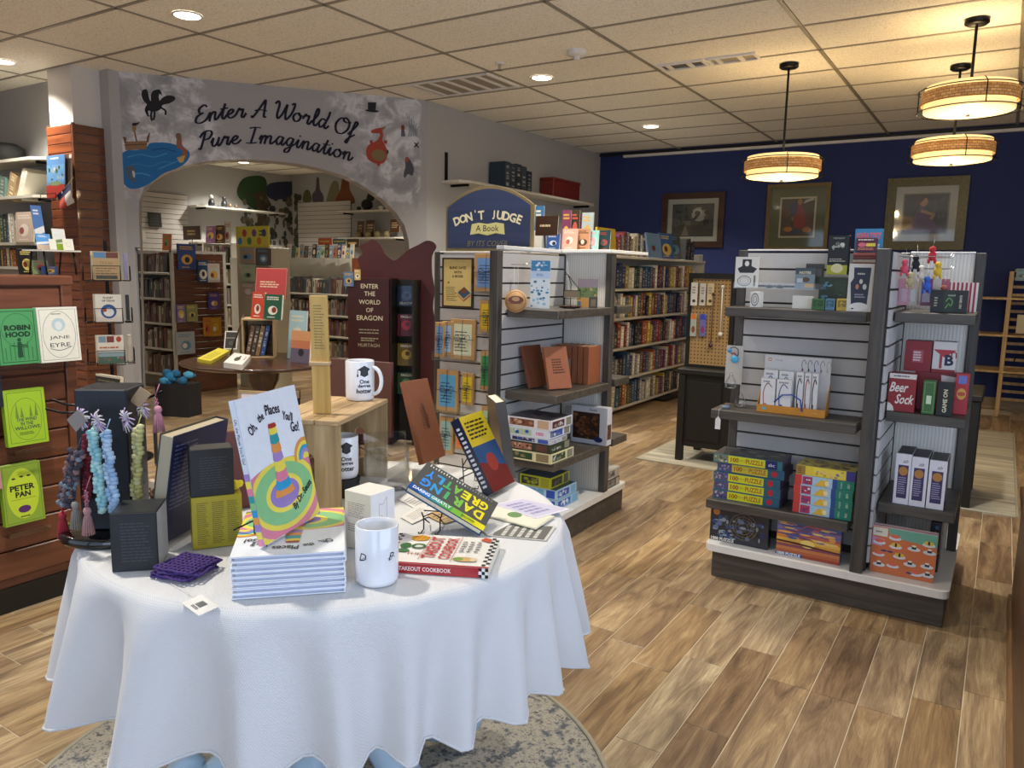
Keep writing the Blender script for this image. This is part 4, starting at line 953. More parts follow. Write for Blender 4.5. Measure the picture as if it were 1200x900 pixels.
def book3d(name, lab, M, w, h, t, col, artfn=None, group=None, spine=None, cat='book', border=.004, mat=None, pages=PAGES, hard=True):
    r = E(name, lab, cat, M=M, group=group); mat = mat or GLOSS
    MB().box(0,w,0,h,-.0022,0,0,col).box(0,w,0,h,-t,-t+.0022,0,col).box(0,.0025,0,h,-t+.0022,-.0022,0,col).build('cover', mat, r)
    MB().box(.0026,w-border,border*.7,h-border*.7,-t+.0023,-.0023).build('pages', pages, r)
    if artfn: a = Art(); artfn(a, w, h); a.build('cover_print', mat, r)
    if spine: a = Art(Matrix.Rotation(rad(-90), 4, 'Y')); a.z = .0005; spine(a, t, h); o = a.build('spine_print', mat, r)
    return r
def easel(lab, M, w=.10, h=.14, group=None):
    r = E('wire_easel', lab, 'easel', M=M, group=group)
    for s_ in (-1,1):
        x = s_*w/2
        MB().tube([(x,.0,h),(x*.8,.0,.03),(x*.8,.0,.003),(x*.8,-.045,.003),(x*.8,-.047,.012)], .0018, 5).tube([(x*.8,0,.03),(x*.75,.05,.003)], .0018, 5).build('wire', BLKMET, r)
    MB().tube([(-w*.4,0,.05),(w*.4,0,.05)], .0016, 5).tube([(-w*.45,0,h*.75),(0,0,h),(w*.45,0,h*.75)], .0016, 5).build('crossbar', BLKMET, r)
    return r
OHC = ['#e98aa6','#f6e35e','#a98bc9','#f0a050','#36a0cf','#8fca8c','#3aa0a4']
def oh_art(a, w, h):
    sx, sy = w/.21, h/.285
    a.rect(0,0,w,h,'#eef1f5')
    # coloured bands sweeping round a stepped striped pillar
    bands = ['#e59445','#36a0cf','#e59445','#a98bc9','#f6e35e','#e3859d','#8fca8c','#f6e35e','#a98bc9','#e59445','#36a0cf']
    ex, ey = .10*sx, .078*sy
    def clipell(rx, ry, c, n=40):
        p = []
        for i in range(n):
            an = 2*math.pi*i/n; p.append((min(w, max(0, ex+rx*math.cos(an))), min(.118*sy+.028*sy*math.sin(math.pi*(.15+.7*min(1,max(0,(ex+rx*math.cos(an))/w)))), max(0, ey+ry*math.sin(an)))))
        a.poly(p, c)
    a.poly([(0,0),(w,0),(w,.115*sy),(0,.12*sy)], '#3a9fce')
    for (rx, ry, c) in ((.27,.170,'#36a0cf'),(.25,.158,'#e99a4f'),(.23,.145,'#3aa0a4'),(.21,.132,'#e99a4f'),(.188,.118,'#9c84c4'),(.165,.103,'#f3df58'),(.14,.087,'#e3859d'),(.118,.071,'#f3df58'),(.104,.061,'#8fca8c'),(.066,.037,'#f6e35e'),(.052,.028,'#9c84c4')):
        clipell(rx*sx, ry*sy, c)
    for (cxx, r0_) in ((.20,.045),):
        for q, c in ((1,'#e99a4f'),(.82,'#f3df58'),(.64,'#36a0cf'),(.46,'#a98bc9'),(.28,'#f3df58')):
            a.poly([(min(w,cxx*sx+r0_*q*math.cos(tt)), .128*sy+r0_*q*math.sin(tt)) for tt in [math.pi*i/14 for i in range(15)]], c)
    y = .076*sy
    for (ww, hh, c) in ((.036,.014,'#e99a4f'),(.028,.018,'#36a0cf'),(.022,.02,'#e3859d'),(.020,.02,'#f3df58'),(.018,.018,'#a98bc9'),(.017,.018,'#e99a4f'),(.016,.018,'#3aa0a4'),(.015,.012,'#f3df58'),(.0145,.008,'#b2382e')):
        a.poly([(ex-ww*sx,y),(ex-ww*.5*sx,y-hh*.25*sy),(ex+ww*.5*sx,y-hh*.25*sy),(ex+ww*sx,y),(ex+ww*.8*sx,y+hh*sy),(ex-ww*.8*sx,y+hh*sy)], c); y += hh*sy
    I = '#15162a'
    for (s_, x, yy, hh, ro) in (('Oh,',.036,.222,.024,.55),('the',.068,.240,.017,.3),('Places',.112,.249,.021,-.05),("You'll",.160,.226,.019,-.3),('Go!',.178,.200,.022,-.1)):
        a.text(s_, x*sx, yy*sy, hh*sy, I, rot=ro, bold=.02, maxw={'Oh,':.026,'the':.021,'Places':.05,"You'll":.036,'Go!':.03}[s_]*sx)
    a.text('By Dr. Seuss', .158*sx, .058*sy, .02*sy, I, rot=.45, bold=.03, maxw=.085*sx)
def oh_spine(a, t, h):
    a.rect(-t,0,0,h,'#dfe6ef'); 
    for k, c in enumerate(OHC+OHC[:3]): a.rect(-t,h*.05*k,0,h*.05*(k+1),c)
    a.text("Oh, the Places You'll Go!", -t*.5, h*.72, t*.6, '#15162a', rot=-math.pi/2, maxw=h*.45)
def spine_fix(M): return M
# stack of eight rainbow picture books
sd = Vector((.707,.707,0)); bd = Vector((-.707,.707,0)); sp0 = Vector((-1.172,.887,ON))
th = .0103
for k in range(8):
    j = Vector((random.uniform(-.0025,.0025), random.uniform(-.0025,.0025), 0))
    # cover faces up, its top edge towards the camera: local x = -sd, local y = -bd
    M = frame(sp0+j+sd*.21+bd*.28+Vector((0,0,th*(k+1))), -sd, -bd)
    book3d('picture_book', 'white hardback with rainbow swirls, %s from the bottom of the front stack' % ORD[k] if k < 7 else 'white hardback with rainbow swirls on top of the front stack', M, .21, .28, th-.0004, '#e8ebf2', oh_art if k == 7 else None, 'stack of rainbow picture books', mat=PRINT, pages=plain('white_page_block','#b4b9c8',.7) if k == 0 else MAT['white_page_block'], border=.008)
M = frame((-1.155,.951,.851), (-.287,.958,.009), (-.183,-.064,.981))
book3d('picture_book', 'large white picture book with rainbow swirls, propped upright on the stack', M, .21, .285, .012, '#e8ebf2', oh_art, None, oh_spine, pages=MAT['white_page_block'])
ez = TZ+8*th+.003
easel('black wire easel holding the propped rainbow picture book', frame((-1.25,1.04,ez),(-.287,.958,0),(-.958,-.287,0)), .12,.11)
# ---- crate lying on its side
cx_ = Vector((-.373,.928,0)).normalized(); cy_ = Vector((-cx_.y,cx_.x,0)); CM = frame((-1.388,1.385,ON), cx_, cy_)
CLn, CW, CH = .36, .20, .238
t_ = E('wooden_crate', 'pine crate on its side holding a mug, with cap mug on top', 'crate', M=CM)
def slotpanel(x0, x1):
    mb = MB(); hw, c, hz0, hz1 = .016, CW*.42, .055, .15
    for (a0,a1,b0_,b1) in ((0,c-hw,0,CH-.013),(c+hw,CW,0,CH-.013),(c-hw,c+hw,0,hz0),(c-hw,c+hw,hz1,CH-.013)): mb.box(x0,x1,a0,a1,b0_,b1)
    for (zc, sg) in ((hz0,1),(hz1,-1)):
        n = 6; arc = [(c+hw*math.cos(math.pi*i/n), zc+sg*hw*(1-math.sin(math.pi*i/n))) for i in range(n+1)]
        for (p, q) in zip(arc, arc[1:]):
            poly = [(x0,p[0],p[1]),(x0,q[0],q[1]),(x0,q[0],zc),(x0,p[0],zc)]; mb.add(poly+[(x1,y_,z_) for _,y_,z_ in poly], [(0,1,2,3),(7,6,5,4),(0,4,5,1)])
    return mb
slotpanel(0,.012).build('end_board', CRATEW, t_); slotpanel(CLn-.012,CLn).build('end_board', CRATEW, t_)
MB().bbox(-.004,CLn+.004,0,.064,CH-.012,CH,.001).build('plank', CRATEX, t_)
MB().bbox(-.004,CLn+.004,.067,.132,CH-.012,CH,.001).build('plank', CRATEX, t_)
MB().bbox(-.004,CLn+.004,.135,CW,CH-.012,CH,.001).build('plank', CRATEX, t_)
for k in range(3): MB().bbox(.0125,CLn-.0125,CW-.012,CW-.001,.002+k*.076,.072+k*.076,.001).build('plank', CRATEX, t_)
# ---- mugs
def wrap(a, r):
    from mathutils.geometry import tessellate_polygon
    nv = [Vector(q) for q in a.v]; nf = []; nc = []
    for f, c in zip(a.f, a.c):
        tris = tessellate_polygon([[Vector((a.v[i].x, a.v[i].y, 0)) for i in f]]); todo = [[f[i] for i in tr] for tr in tris]
        while todo:
            q = todo.pop(); e = [(abs(nv[q[i]].x-nv[q[(i+1)%3]].x), i) for i in range(3)]; m_, i = max(e)
            if m_ < .005: 
                A_, B_, C_ = nv[q[0]], nv[q[1]], nv[q[2]]
                if (B_.x-A_.x)*(C_.y-A_.y)-(B_.y-A_.y)*(C_.x-A_.x) < 0: q = [q[0],q[2],q[1]]
                nf.append(q); nc.append(c); continue
            a_, b_, c_ = q[i], q[(i+1)%3], q[(i+2)%3]; nv.append((nv[a_]+nv[b_])/2); k = len(nv)-1; todo += [[a_,k,c_],[k,b_,c_]]
    a.v = nv; a.f = nf; a.c = nc; a.m = [0]*len(nf); a.sm = [False]*len(nf)
    V = []
    for p in a.v: an = p.x/r; V.append(Vector(((r+p.z)*math.cos(an), (r+p.z)*math.sin(an), p.y)))
    a.v = V; return a
def mug(lab, loc, rz, r=.042, h=.116, artfn=None, handle=180, group=None):
    t_ = E('mug', lab, 'mug', loc, rz, group)
    MB().lathe([(.001,.004),(r*.80,.004),(r*.82,0),(r*.93,.001),(r*.985,.010),(r,.022),(r,h-.003),(r-.0015,h),(r-.0035,h-.001),(r-.004,h-.01),(r-.004,.016),(r*.8,.009),(.001,.008)], 36).build('body', CERAM, t_)
    if handle is not None:
        a = rad(handle); ca, sa = math.cos(a), math.sin(a); pts = []
        for k in range(11):
            u = math.pi*(k/10)-math.pi/2; q = r-.003+.032*math.cos(u)**.8 if abs(math.cos(u)) > 1e-6 else r-.003
            pts.append((ca*q, sa*q, h*.5+h*.34*math.sin(u)))
        MB().tube(pts, .0058, 8).build('handle', CERAM, t_)
    if artfn: a_ = Art(); a_.z = .0004; artfn(a_, h); wrap(a_, r); a_.build('mug_print', PRINT, t_)
    return t_
def cap_art(a, h):
    K = '#1a1a1c'
    a.poly([(-.019,h*.80),(0,h*.90),(.019,h*.80),(0,h*.70)], K); a.poly([(-.011,h*.77),(.011,h*.77),(.012,h*.66),(0,h*.61),(-.012,h*.66)], K); a.line([(-.019,h*.80),(-.0195,h*.66)], .0018, K); a.ell(-.0195,h*.65,.0025,.004,K)
    for s_, y in (('One',.50),('degree',.38),('hotter',.26)): a.text(s_, 0, h*y, .0125 if s_=='One' else .0135, K, bold=.03)
mc = W(422,468,z=TZ+CH+.002)
vd = math.degrees(math.atan2(-mc.y, -mc.x))
mug('white mug printed One degree hotter with graduation cap, on top of the crate', (mc.x,mc.y,TZ+CH+.0025), rad(vd+18), artfn=cap_art, handle=42)
m2 = CM @ Vector((.16,.058,0))
t_ = E('gift_tin', 'small black round tin under the mug inside the crate', 'tin', (m2.x,m2.y,ON)); MB().cyl(0,0,0,.038,.044,24).build('body', BLACK, t_); MB().cyl(0,0,.0385,.05,.046,24).build('lid', BLACK, t_)
mug('white mug printed One degree hotter with graduation cap, inside the crate', (m2.x,m2.y,ON+.051), rad(vd+14), artfn=cap_art, handle=150)
def script_art(a, h):
    for (x, ch) in ((-.030,'D'),(.030,'P')):
        a.text(ch, x, h*.52, .016, '#26262c', shear=.3)
        a.line(smooth([(x-.008,h*.50),(x-.002,h*.47),(x+.004,h*.52),(x+.009,h*.49)],4), .0009, '#26262c')
m1 = W(442,680,z=ON)
mug('large plain white mug at the front of the table with script initials', (m1.x,m1.y,ON), rad(math.degrees(math.atan2(-m1.y,-m1.x))), .043, .119, script_art, 178)
# ---- boxes
def carton(name, lab, M, w, d, h, col, art_front=None, art_right=None, art_top=None, cat='box', group=None, mat=None, lid=None):
    """local x along the front, y away, z up"""
    r = E(name, lab, cat, M=M, group=group); mat = mat or PRINT
    MB().bbox(0,w,0,d,0,h,.0012,0,col).build('carton', mat, r)
    if art_front: a = Art(frame((0,0,0),(1,0,0),(0,0,1))); art_front(a,w,h); a.build('front_print', mat, r)
    if art_right: a = Art(frame((w,0,0),(0,1,0),(0,0,1))); art_right(a,d,h); a.build('side_print', mat, r)
    if art_top: a = Art(frame((0,0,h),(1,0,0),(0,1,0))); art_top(a,w,d); a.build('top_print', mat, r)
    return r
def dir_frame(p, dx, dy): return frame(p, (dx,dy,0), (-dy,dx,0))
def darklines(a,w,h): a.rect(.003,.003,w-.003,h-.003,'#1d2024'); a.lines(w*.22,h*.15,w*.9,h*.85,13,'#3a3e44',.35)
carton('gift_box', 'black printed gift box at the front left of the table', dir_frame((-1.478,.835,ON), .70,.714), .088, .10, .122, '#1b1d21', darklines, lambda a,w,h: a.rect(.002,.002,w-.002,h-.002,'#b9b9ba'), lambda a,w,d: a.rect(.004,.004,w-.004,d-.004,'#24272b'))
def ylines(a,w,h):
    a.rect(.001,.001,w-.001,h-.001,'#b7a82c')
    for k in range(3): a.lines(w*(.10+.3*k),h*.08,w*(.34+.3*k),h*.9,22,'#6c6424',.4)
M = dir_frame((-1.455,1.005,ON), .53,.848)
carton('gift_box', 'yellow printed gift box behind the purple coasters', M, .105, .062, .118, '#b7a82c', ylines, None, None)
q = M @ Vector((0,0,.1185)); carton('gift_box', 'black printed gift box on top of the yellow one', dir_frame(q, .53,.848), .09, .06, .105, '#1b1d21', darklines, None, lambda a,w,d: a.rect(.003,.003,w-.003,d-.003,'#4b4a45'))
q = M @ Vector((.094,.03,.119)); t_ = E('ribbon_bow', 'bright yellow ribbon bow beside the black box on the yellow one', 'bow', q)
YEL = plain('yellow_ribbon','#f2dc1e',.35); MB().ball((0,0,.012),(.011,.011,.012),10).build('knot', YEL, t_); MB().ball((.0,.012,.012),(.006,.012,.009),8).build('loop', YEL, t_); MB().ball((.0,-.010,.014),(.006,.010,.009),8).build('loop', YEL, t_)
def wb_l(a,w,h): a.rect(.001,.001,w-.001,h-.001,'#e7dccb'); a.lines(w*.12,h*.55,w*.8,h*.82,9,'#8f8578',.35); a.lines(w*.12,h*.3,w*.5,h*.45,4,'#8f8578',.35)
t_ = carton('gift_box', 'white gift box with a thin line drawing behind the front mug', frame((-1.203,1.215,ON),(1,0,0),(0,1,0)), .078, .078, .132, '#efe9de', wb_l, lambda a,w,h: (a.rect(.001,.001,w-.001,h-.001,'#eceae6'), a.line([(w*.35,h*.35),(w*.33,h*.8),(w*.5,h*.78),(w*.65,h*.88),(w*.66,h*.35),(w*.4,h*.38),(w*.62,h*.5),(w*.4,h*.6)], .0011, '#9a9a9a')))
# ---- crocheted purple coasters with tag
PURP = plain('purple_yarn','#46306f',.9,var=.3,scale=300,bump=.6)
for k in range(4):
    an = (.15,-.1,.25,.02)[k]; c = W(220,672,z=ON)+Vector(((-.012,0,.005,0)[k],(.0,-.006,.004,.0)[k],.0062*k))
    mb = MB(); S = .044
    for i in range(9):
        for (x0,y0,x1,y1) in ((-S,-S+i*S/4,S,-S+i*S/4),(-S+i*S/4,-S,-S+i*S/4,S)):
            mb.tube([(x0+(x1-x0)*u/8, y0+(y1-y0)*u/8, .0024+.0012*math.sin(u*2+i)) for u in range(9)], .0026, 5)
    o = mb.build('crocheted_coaster', PURP, None, 'purple crocheted coaster, %s of its small stack on the table' % ('bottom one','second up','third up','topmost')[k], 'coaster', 'purple crocheted coasters'); o.location = (c.x,c.y,c.z+.001); o.rotation_euler = (0,0,an+.2)
t_ = E('price_tag', 'white price tag with barcode lying in front of the purple coasters', 'tag', (0,0,0))
tq = [W(*p,z=ON) for p in ((212,707),(233,722),(257,711),(236,697))]
def quadcard(name, lab, quad, z, thk, col, artfn=None, cat='card', group=None, mat=None):
    P = [W(*p, z=z) for p in quad]; r = E(name, lab, cat, (P[0]+P[1]+P[2]+P[3])/4, group=group); o = (P[0]+P[1]+P[2]+P[3])/4
    L_ = [p-o for p in P]; mb = MB().add([tuple(p) for p in L_]+[(p.x,p.y,thk) for p in L_], [(3,2,1,0),(4,5,6,7),(0,1,5,4),(1,2,6,5),(2,3,7,6),(3,0,4,7)], 0, col); mb.build('sheet', mat or PRINT, r)
    if artfn:
        a = Art(); a.z = thk+.0002; artfn(a); V = []
        for p in a.v:
            u, w_ = p.x, p.y; q_ = (L_[0]*(1-u)+L_[1]*u)*(1-w_)+(L_[3]*(1-u)+L_[2]*u)*w_; V.append(Vector((q_.x,q_.y,p.z)))
        a.v = V; a.build('print', mat or PRINT, r)
    return r
bpy.data.objects.remove(t_)
def bar_art(a):
    for k in range(9): a.rect(.35+k*.035,.35,.35+k*.035+(.02 if k%3 else .012),.75,'#3a3a3a')
    a.lines(.35,.15,.7,.3,2,'#555555')
quadcard('price_tag', 'white price tag with barcode lying in front of the purple coasters', ((212,707),(233,722),(257,711),(236,697)), ON+.0004, .0008, '#f1efe8', bar_art, 'tag')
p_ = W(228,700,z=ON+.002); q_ = W(200,683,z=ON+.003)
MB().tube(smooth([(p_.x,p_.y),(p_.x*.5+q_.x*.5+.004,p_.y*.5+q_.y*.5),(q_.x,q_.y)],4) and [(x,y,ON+.002) for x,y in smooth([(p_.x,p_.y),(p_.x*.5+q_.x*.5+.004,p_.y*.5+q_.y*.5),(q_.x,q_.y)],4)], .0007, 5).build('string', plain('white_string','#ddd8cc',.8), None, 'white string tying the price tag to the purple coasters', 'string')
# ---- takeout cookbook lying flat
def take_art(a, w, h):   # x along spine (0 left), y away
    a.rect(0,0,w,h,'#f3efe6'); a.rect(0,h*.0,w,h*.04,'#b02b30')
    for x0 in (.0,w-.016):
        for k in range(15): a.rect(x0+(.008 if k%2 else 0),h*.05+k*h*.063,x0+(.016 if k%2 else .008),h*.05+(k+1)*h*.063-.002,'#1b1b1b')
    a.ell(w*.24,h*.84,w*.09,h*.10,'#e0a32a'); 
    for k in range(4): a.line([(w*(.18+.04*k),h*.78),(w*(.20+.04*k),h*.90)],.003,'#c07a1c')
    a.text('THE', w*.27,h*.30,.012,'#b02b30'); a.ell(w*.15,h*.55,.012,.016,'#2f6b3a'); a.ell(w*.15,h*.38,.016,.01,'#3d7a46'); a.ring(w*.275,h*.55,.016,.016,.006,'#2f6b3a'); a.ell(w*.275,h*.55,.006,.006,'#f3efe6')
    a.text('TAKEOUT', w*.42,h*.54,.030,'#c23a32',w=h*.72,rot=math.pi/2,bold=.03); a.text('COOKBOOK', w*.565,h*.54,.026,'#c23a32',w=h*.72,rot=math.pi/2,bold=.03)
    a.line([(w*.345,h*.12),(w*.345,h*.95)],.0012,'#c23a32'); a.line([(w*.64,h*.12),(w*.64,h*.95)],.0012,'#c23a32')
    for k in range(3): a.lines(w*(.67+.07*k),h*.42,w*(.72+.07*k),h*.82,5,'#5a5650',.4)
    a.ell(w*.76,h*.20,w*.11,h*.07,'#d9b070'); a.ell(w*.70,h*.20,w*.05,h*.05,'#7da24a'); a.ell(w*.84,h*.2,w*.03,h*.06,'#e9d3a4'); a.poly([(w*.82,h*.88),(w*.92,h*.80),(w*.93,h*.93),(w*.86,h*.96)],'#d5512c')
A0 = W(572,678,z=ON); Bk = W(581,640,z=ON); ux = (W(572,678,z=ON)-W(467,671,z=ON)).normalized()
M = frame(A0-ux*.232+Vector((0,0,.021)), ux, (-ux.y,ux.x,0))
r = E('cookbook', 'white and red takeout cookbook lying flat at the front right', 'book', M=M)
MB().box(0,.232,0,.178,-.0015,0,0,'#f3efe6').box(0,.232,0,.178,-.021,-.0195,0,'#f3efe6').box(0,.232,0,.0015,-.0195,-.0015,0,'#b02b30').build('cover', GLOSS, r)
MB().box(.001,.231,.0016,.176,-.0194,-.0016).build('pages', PAGES, r)
a = Art(); take_art(a,.232,.178); a.build('cover_print', GLOSS, r)
a = Art(frame((0,0,-.021),(1,0,0),(0,0,1))); a.rect(0,0,.232,.021,'#b02b30'); a.text('TAKEOUT COOKBOOK', .100,.0105,.009,'#f3e3da',w=.11,bold=.02); a.text('THE', .028,.0105,.008,'#f3e3da',bold=.02)
for k in range(3):
    for j in range(3): a.rect(.212+k*.0067,j*.007,.212+(k+1)*.0067,(j+1)*.007,'#f4f1ec' if (k+j)%2 else '#1b1b1b')
a.build('spine_print', GLOSS, r)
# ---- tilted psychology paperback on an easel
def dar_art(a, w, h):
    a.rect(0,0,w,h,'#54524c'); seg = ['#2a6fbf','#2f7fc4','#3d9a8f','#55a84a','#7fb83a','#c9cf2e','#e8d924']
    for k, c in enumerate(seg): a.rect(w*k/7,0,w*(k+1)/7+.0005,h*.16,c if k else '#1f4f9a')
    cols = ['#f0dc22','#e6dd2a','#7fc04a','#4fae6a','#3d9ad0','#3b8fe0','#5aa0f0']
    for word, y in (('DARING',.36),('GREATLY',.66)):
        n = len(word)
        for k, ch in enumerate(word): a.text(ch, w*(.93-.86*(k+.5)/n), h*y, h*.25, cols[min(6,int(k*6.99/n))], w=w*(.76 if ch != 'I' else .25)/n, rot=math.pi, bold=.04)
    for k in range(24):
        if k != 9: a.rect(w*(.06+.037*k),h*.88,w*(.075+.037*k),h*(.93 if k%3 else .96),'#d8d7cf' if k < 14 else '#8b8a83')
    a.text('DARING GREATLY', w*.30,h*.075,h*.085,'#f5f8fb',bold=.02,maxw=w*.5); a.text('BROWN', w*.78,h*.075,h*.05,'#4b4a20',bold=.02)
M = frame((-1.145,1.362,.877), (.80,.365,-.475), (-.296,.938,.181))
book3d('paperback', 'grey paperback with rainbow block lettering, tipped on a wire easel', M, .205, .142, .016, '#3d5a78', dar_art, None, mat=printm('matte_print', .75, spec=.15))
easel('black wire easel under the tipped multicoloured paperback', frame((-1.11,1.41,ON),(.91,.41,0),(-.41,.91,0)), .05,.045)
# ---- leather journals
LEA = plain('brown_leather_cover','#8a4f30',.5,var=.12,scale=50,bump=.15)
def lea_art(a,w,h,c='#4c2613'):
    rn = random.Random(3)
    for k in range(7): a.ring(w*.5+rn.uniform(-.01,.01),h*(.42+.035*k),w*(.16-.016*abs(k-2)),h*.03,.0013,c)
    for k in range(5): a.line(smooth([(w*.5+rn.uniform(-.02,.02),h*.40),(w*.5+rn.uniform(-.02,.02),h*.55),(w*.5+rn.uniform(-.015,.015),h*.70)],4),.0012,c)
def journal(lab, M, w, h, t, artfn=lea_art, group=None, mat=None):
    r = E('leather_journal', lab, 'journal', M=M, group=group)
    MB().bbox(0,w,0,h,-.003,0,.001).bbox(0,w,0,h,-t,-t+.003,.001).box(0,.003,0,h,-t+.003,-.003).build('cover', mat or LEA, r); MB().box(.0035,w-.004,.003,h-.003,-t+.0032,-.0032).build('pages', PAGES, r)
    if artfn: a = Art(); artfn(a,w,h); a.build('embossing', PRINT, r)
    return r
journal('tan leather journal with embossed motif, tilted on a clear stand', frame((-1.425,1.771,.805),(-.244,.968,-.06),(-.284,-.012,.959)), .165,.255,.018)
# clear acrylic stands
def acryl(lab, M, w, d, h):
    r = E('acrylic_stand', lab, 'stand', M=M)
    MB().box(0,w,0,.003,0,h).build('front_wall', ACRYL, r); MB().box(0,w,.0031,d,0,.003).build('base', ACRYL, r); MB().box(0,w,d-.003,d,.0031,h*1.25).build('back_wall', ACRYL, r); MB().box(w-.003,w,.0032,d-.0031,.0031,h).build('side_wall', ACRYL, r)
acryl('clear acrylic stand below the tilted leather journal', frame((-1.40,1.70,ON),(-.244,.968,0),(-.968,-.244,0)), .16,.09,.030)
acryl('clear acrylic brochure holder with pink leaflet beside the crate', frame((-1.45,1.55,ON),(.6,.8,0),(-.8,.6,0)), .12,.05,.13)
# big brown portfolio behind the crate mug
bl = W(388,505,y=1.80); br = W(459,508,y=1.84)
zt_ = W(396,421,y=1.80).z
M = frame((bl.x,1.80,bl.z), (br.x-bl.x,.04,0), (-.02,.0,1))
journal('large dark brown portfolio standing behind the crate mug', M, (br-bl).length*1.0, zt_-bl.z, .012, None, mat=plain('dark_brown_leather','#5b3322',.5,var=.1,scale=40,bump=.1))
easel('black wire easel raising the dark brown portfolio', frame(((bl.x+br.x)/2,1.865,ON),(1,0,0),(0,1,0)), .12,bl.z-ON+.06)
# narrow wooden sign standing on the crate
pb = W(372,484,z=TZ+CH+.003); tp_ = W(381,346,y=pb.y)
r = E('wooden_sign', 'tall narrow wooden sign standing on the crate', 'sign', M=frame((pb.x+.012,pb.y,TZ+CH+.003),(.86,.5,0),(tp_.x-pb.x-.0,0,tp_.z-pb.z)))
HS = tp_.z-TZ-CH-.004
MB().bbox(-.02,.026,0,HS,-.010,0,.001).build('board', woodm('yellow_pine_sign','#b98f45','#dcb76b','Y',2,.6), r); MB().bbox(-.023,.030,HS*.42,HS*.45,-.011,.012,.001).build('ledge', CRATEX, r)
a = Art(); a.lines(-.010,HS*.55,.018,HS*.93,16,'#8a7140',.4); a.build('print', PRINT, r)
MB().box(-.005,.05,-.001,.001,.004,.07).build('clear_foot', ACRYL, r)
# pair of thick paperbacks leaning on an easel at the back right
b1 = W(578,578,z=ON+.010); t1 = W(540,489,y=b1.y); up1 = (t1-b1)
def fic_art(a,w,h): a.rect(0,0,w,h,'#2d4f78'); a.rect(0,h*.6,w,h,'#d9b927'); a.poly([(0,0),(w,0),(w,h*.25),(0,h*.4)],'#7a2a22'); a.ell(w*.5,h*.35,w*.2,h*.12,'#a33a2e'); a.lines(w*.1,h*.68,w*.9,h*.93,5,'#4a3b14',.5)
def fic_sp(a,t,h): a.rect(-t,0,0,h,'#17203a'); a.text('THE UNDERSTORY', -t*.5,h*.5,t*.45,'#e6e6ea',rot=-math.pi/2,maxw=h*.8) if False else a.lines(-t*.75,h*.08,-t*.25,h*.9,14,'#cfd3dc',.5)
book3d('paperback', 'navy-spined paperback with yellow and blue cover leaning at back right', frame(b1, (-.12,.99,0), up1), .14, up1.length, .03, '#17203a', fic_art, None, fic_sp)
b2 = b1+Vector((-.03,.17,.02)); 
def veg_sp(a,t,h): a.rect(-t,0,0,h,'#2a2a2c'); a.text('LEGENDS', -t*.5,h*.55,t*.5,'#e8d9a0',rot=-math.pi/2,maxw=h*.5)
t2 = W(566,480,y=b2.y)
book3d('paperback', 'dark thick paperback behind the navy-spined one at back right', frame(W(605,560,y=b2.y),(-.7,.7,0), (-.22,0,.97)), .15, .235, .03, '#4b443b', lambda a,w,h: (a.rect(0,0,w,h,'#3d3833'), a.ell(w*.5,h*.3,w*.3,h*.15,'#7d3a2c'), a.lines(w*.1,h*.6,w*.9,h*.9,5,'#a79a86',.4)), None, None)
easel('black wire easel behind the two leaning paperbacks', frame((b1.x-.125,b1.y+.06,ON),(-.2,.98,0),(-.98,-.2,0)), .10,.09)
acryl('clear acrylic stand under the two leaning paperbacks', frame((b1.x+.012,b1.y-.02,ON),(-.12,.99,0),(-.99,-.12,0)), .10,.05,.004)
# flat cards and leaflets
def lav(a): a.rect(.05,.05,.95,.95,'#cfcbe0'); a.lines(.15,.15,.85,.85,5,'#8f8bb8',.6)
quadcard('greeting_card', 'pale card with lavender lettering at the right table edge', ((578,591),(612,584),(668,597),(628,608)), ON+.0065, .001, '#e4e0ea', lav)
def grn(a): a.rect(.03,.03,.97,.97,'#e9e6cf'); a.ell(.5,.45,.2,.12,'#5b8a3d'); a.lines(.6,.6,.9,.85,2,'#8a8468')
quadcard('greeting_card', 'cream card with a green leaf below the lavender card', ((566,604),(583,592),(650,606),(628,621)), ON+.003, .003, '#ded9bd', grn)
def drk(a): a.rect(.04,.05,.96,.95,'#55554f'); a.lines(.1,.15,.9,.85,5,'#c9c7bd',.5)
quadcard('flyer', 'dark grey flyer with white lettering nearest the right table edge', ((573,628),(585,613),(652,617),(640,634)), ON+.0003, .0006, '#cfcdc4', drk)
quadcard('flyer', 'white flyer partly under the dark grey one', ((558,616),(578,607),(600,613),(572,628)), ON+.0008, .0006, '#eeece6')
def rnb(a): a.rect(0,0,1,1,'#dfe3e6'); a.ell(.6,.5,.2,.4,'#e0b04a'); a.ell(.3,.5,.15,.3,'#c96a8a'); a.ell(.85,.4,.12,.3,'#5aa0b8'); a.ell(.45,.6,.1,.25,'#7fb65a')
quadcard('greeting_card', 'small rainbow patterned card behind the tipped paperback', ((520,573),(535,566),(571,585),(569,594)), ON+.001, .0015, '#dfe3e6', rnb)
for k, qd in enumerate((((466,585),(480,577),(506,590),(490,598)),((469,606),(493,590),(513,600),(483,614)),((470,570),(495,560),(512,568),(486,580)))):
    quadcard('leaflet', ('white leaflet beside the white gift box, nearest the crate','white leaflet lying under the tipped paperback','white leaflet lying in front of the clear stand')[k], qd, ON+.0004+.001*k, .0007, '#ebe7de', lambda a: a.lines(.15,.2,.85,.8,5,'#a8a49a',.3), group='white leaflets')
quadcard('leaflet', 'wide beige leaflet under the wire easel of the tipped paperback', ((499,604),(515,597),(548,606),(520,614)), ON+.0015, .0008, '#c9a66a', lambda a: a.lines(.1,.2,.9,.8,3,'#7b6238',.4))
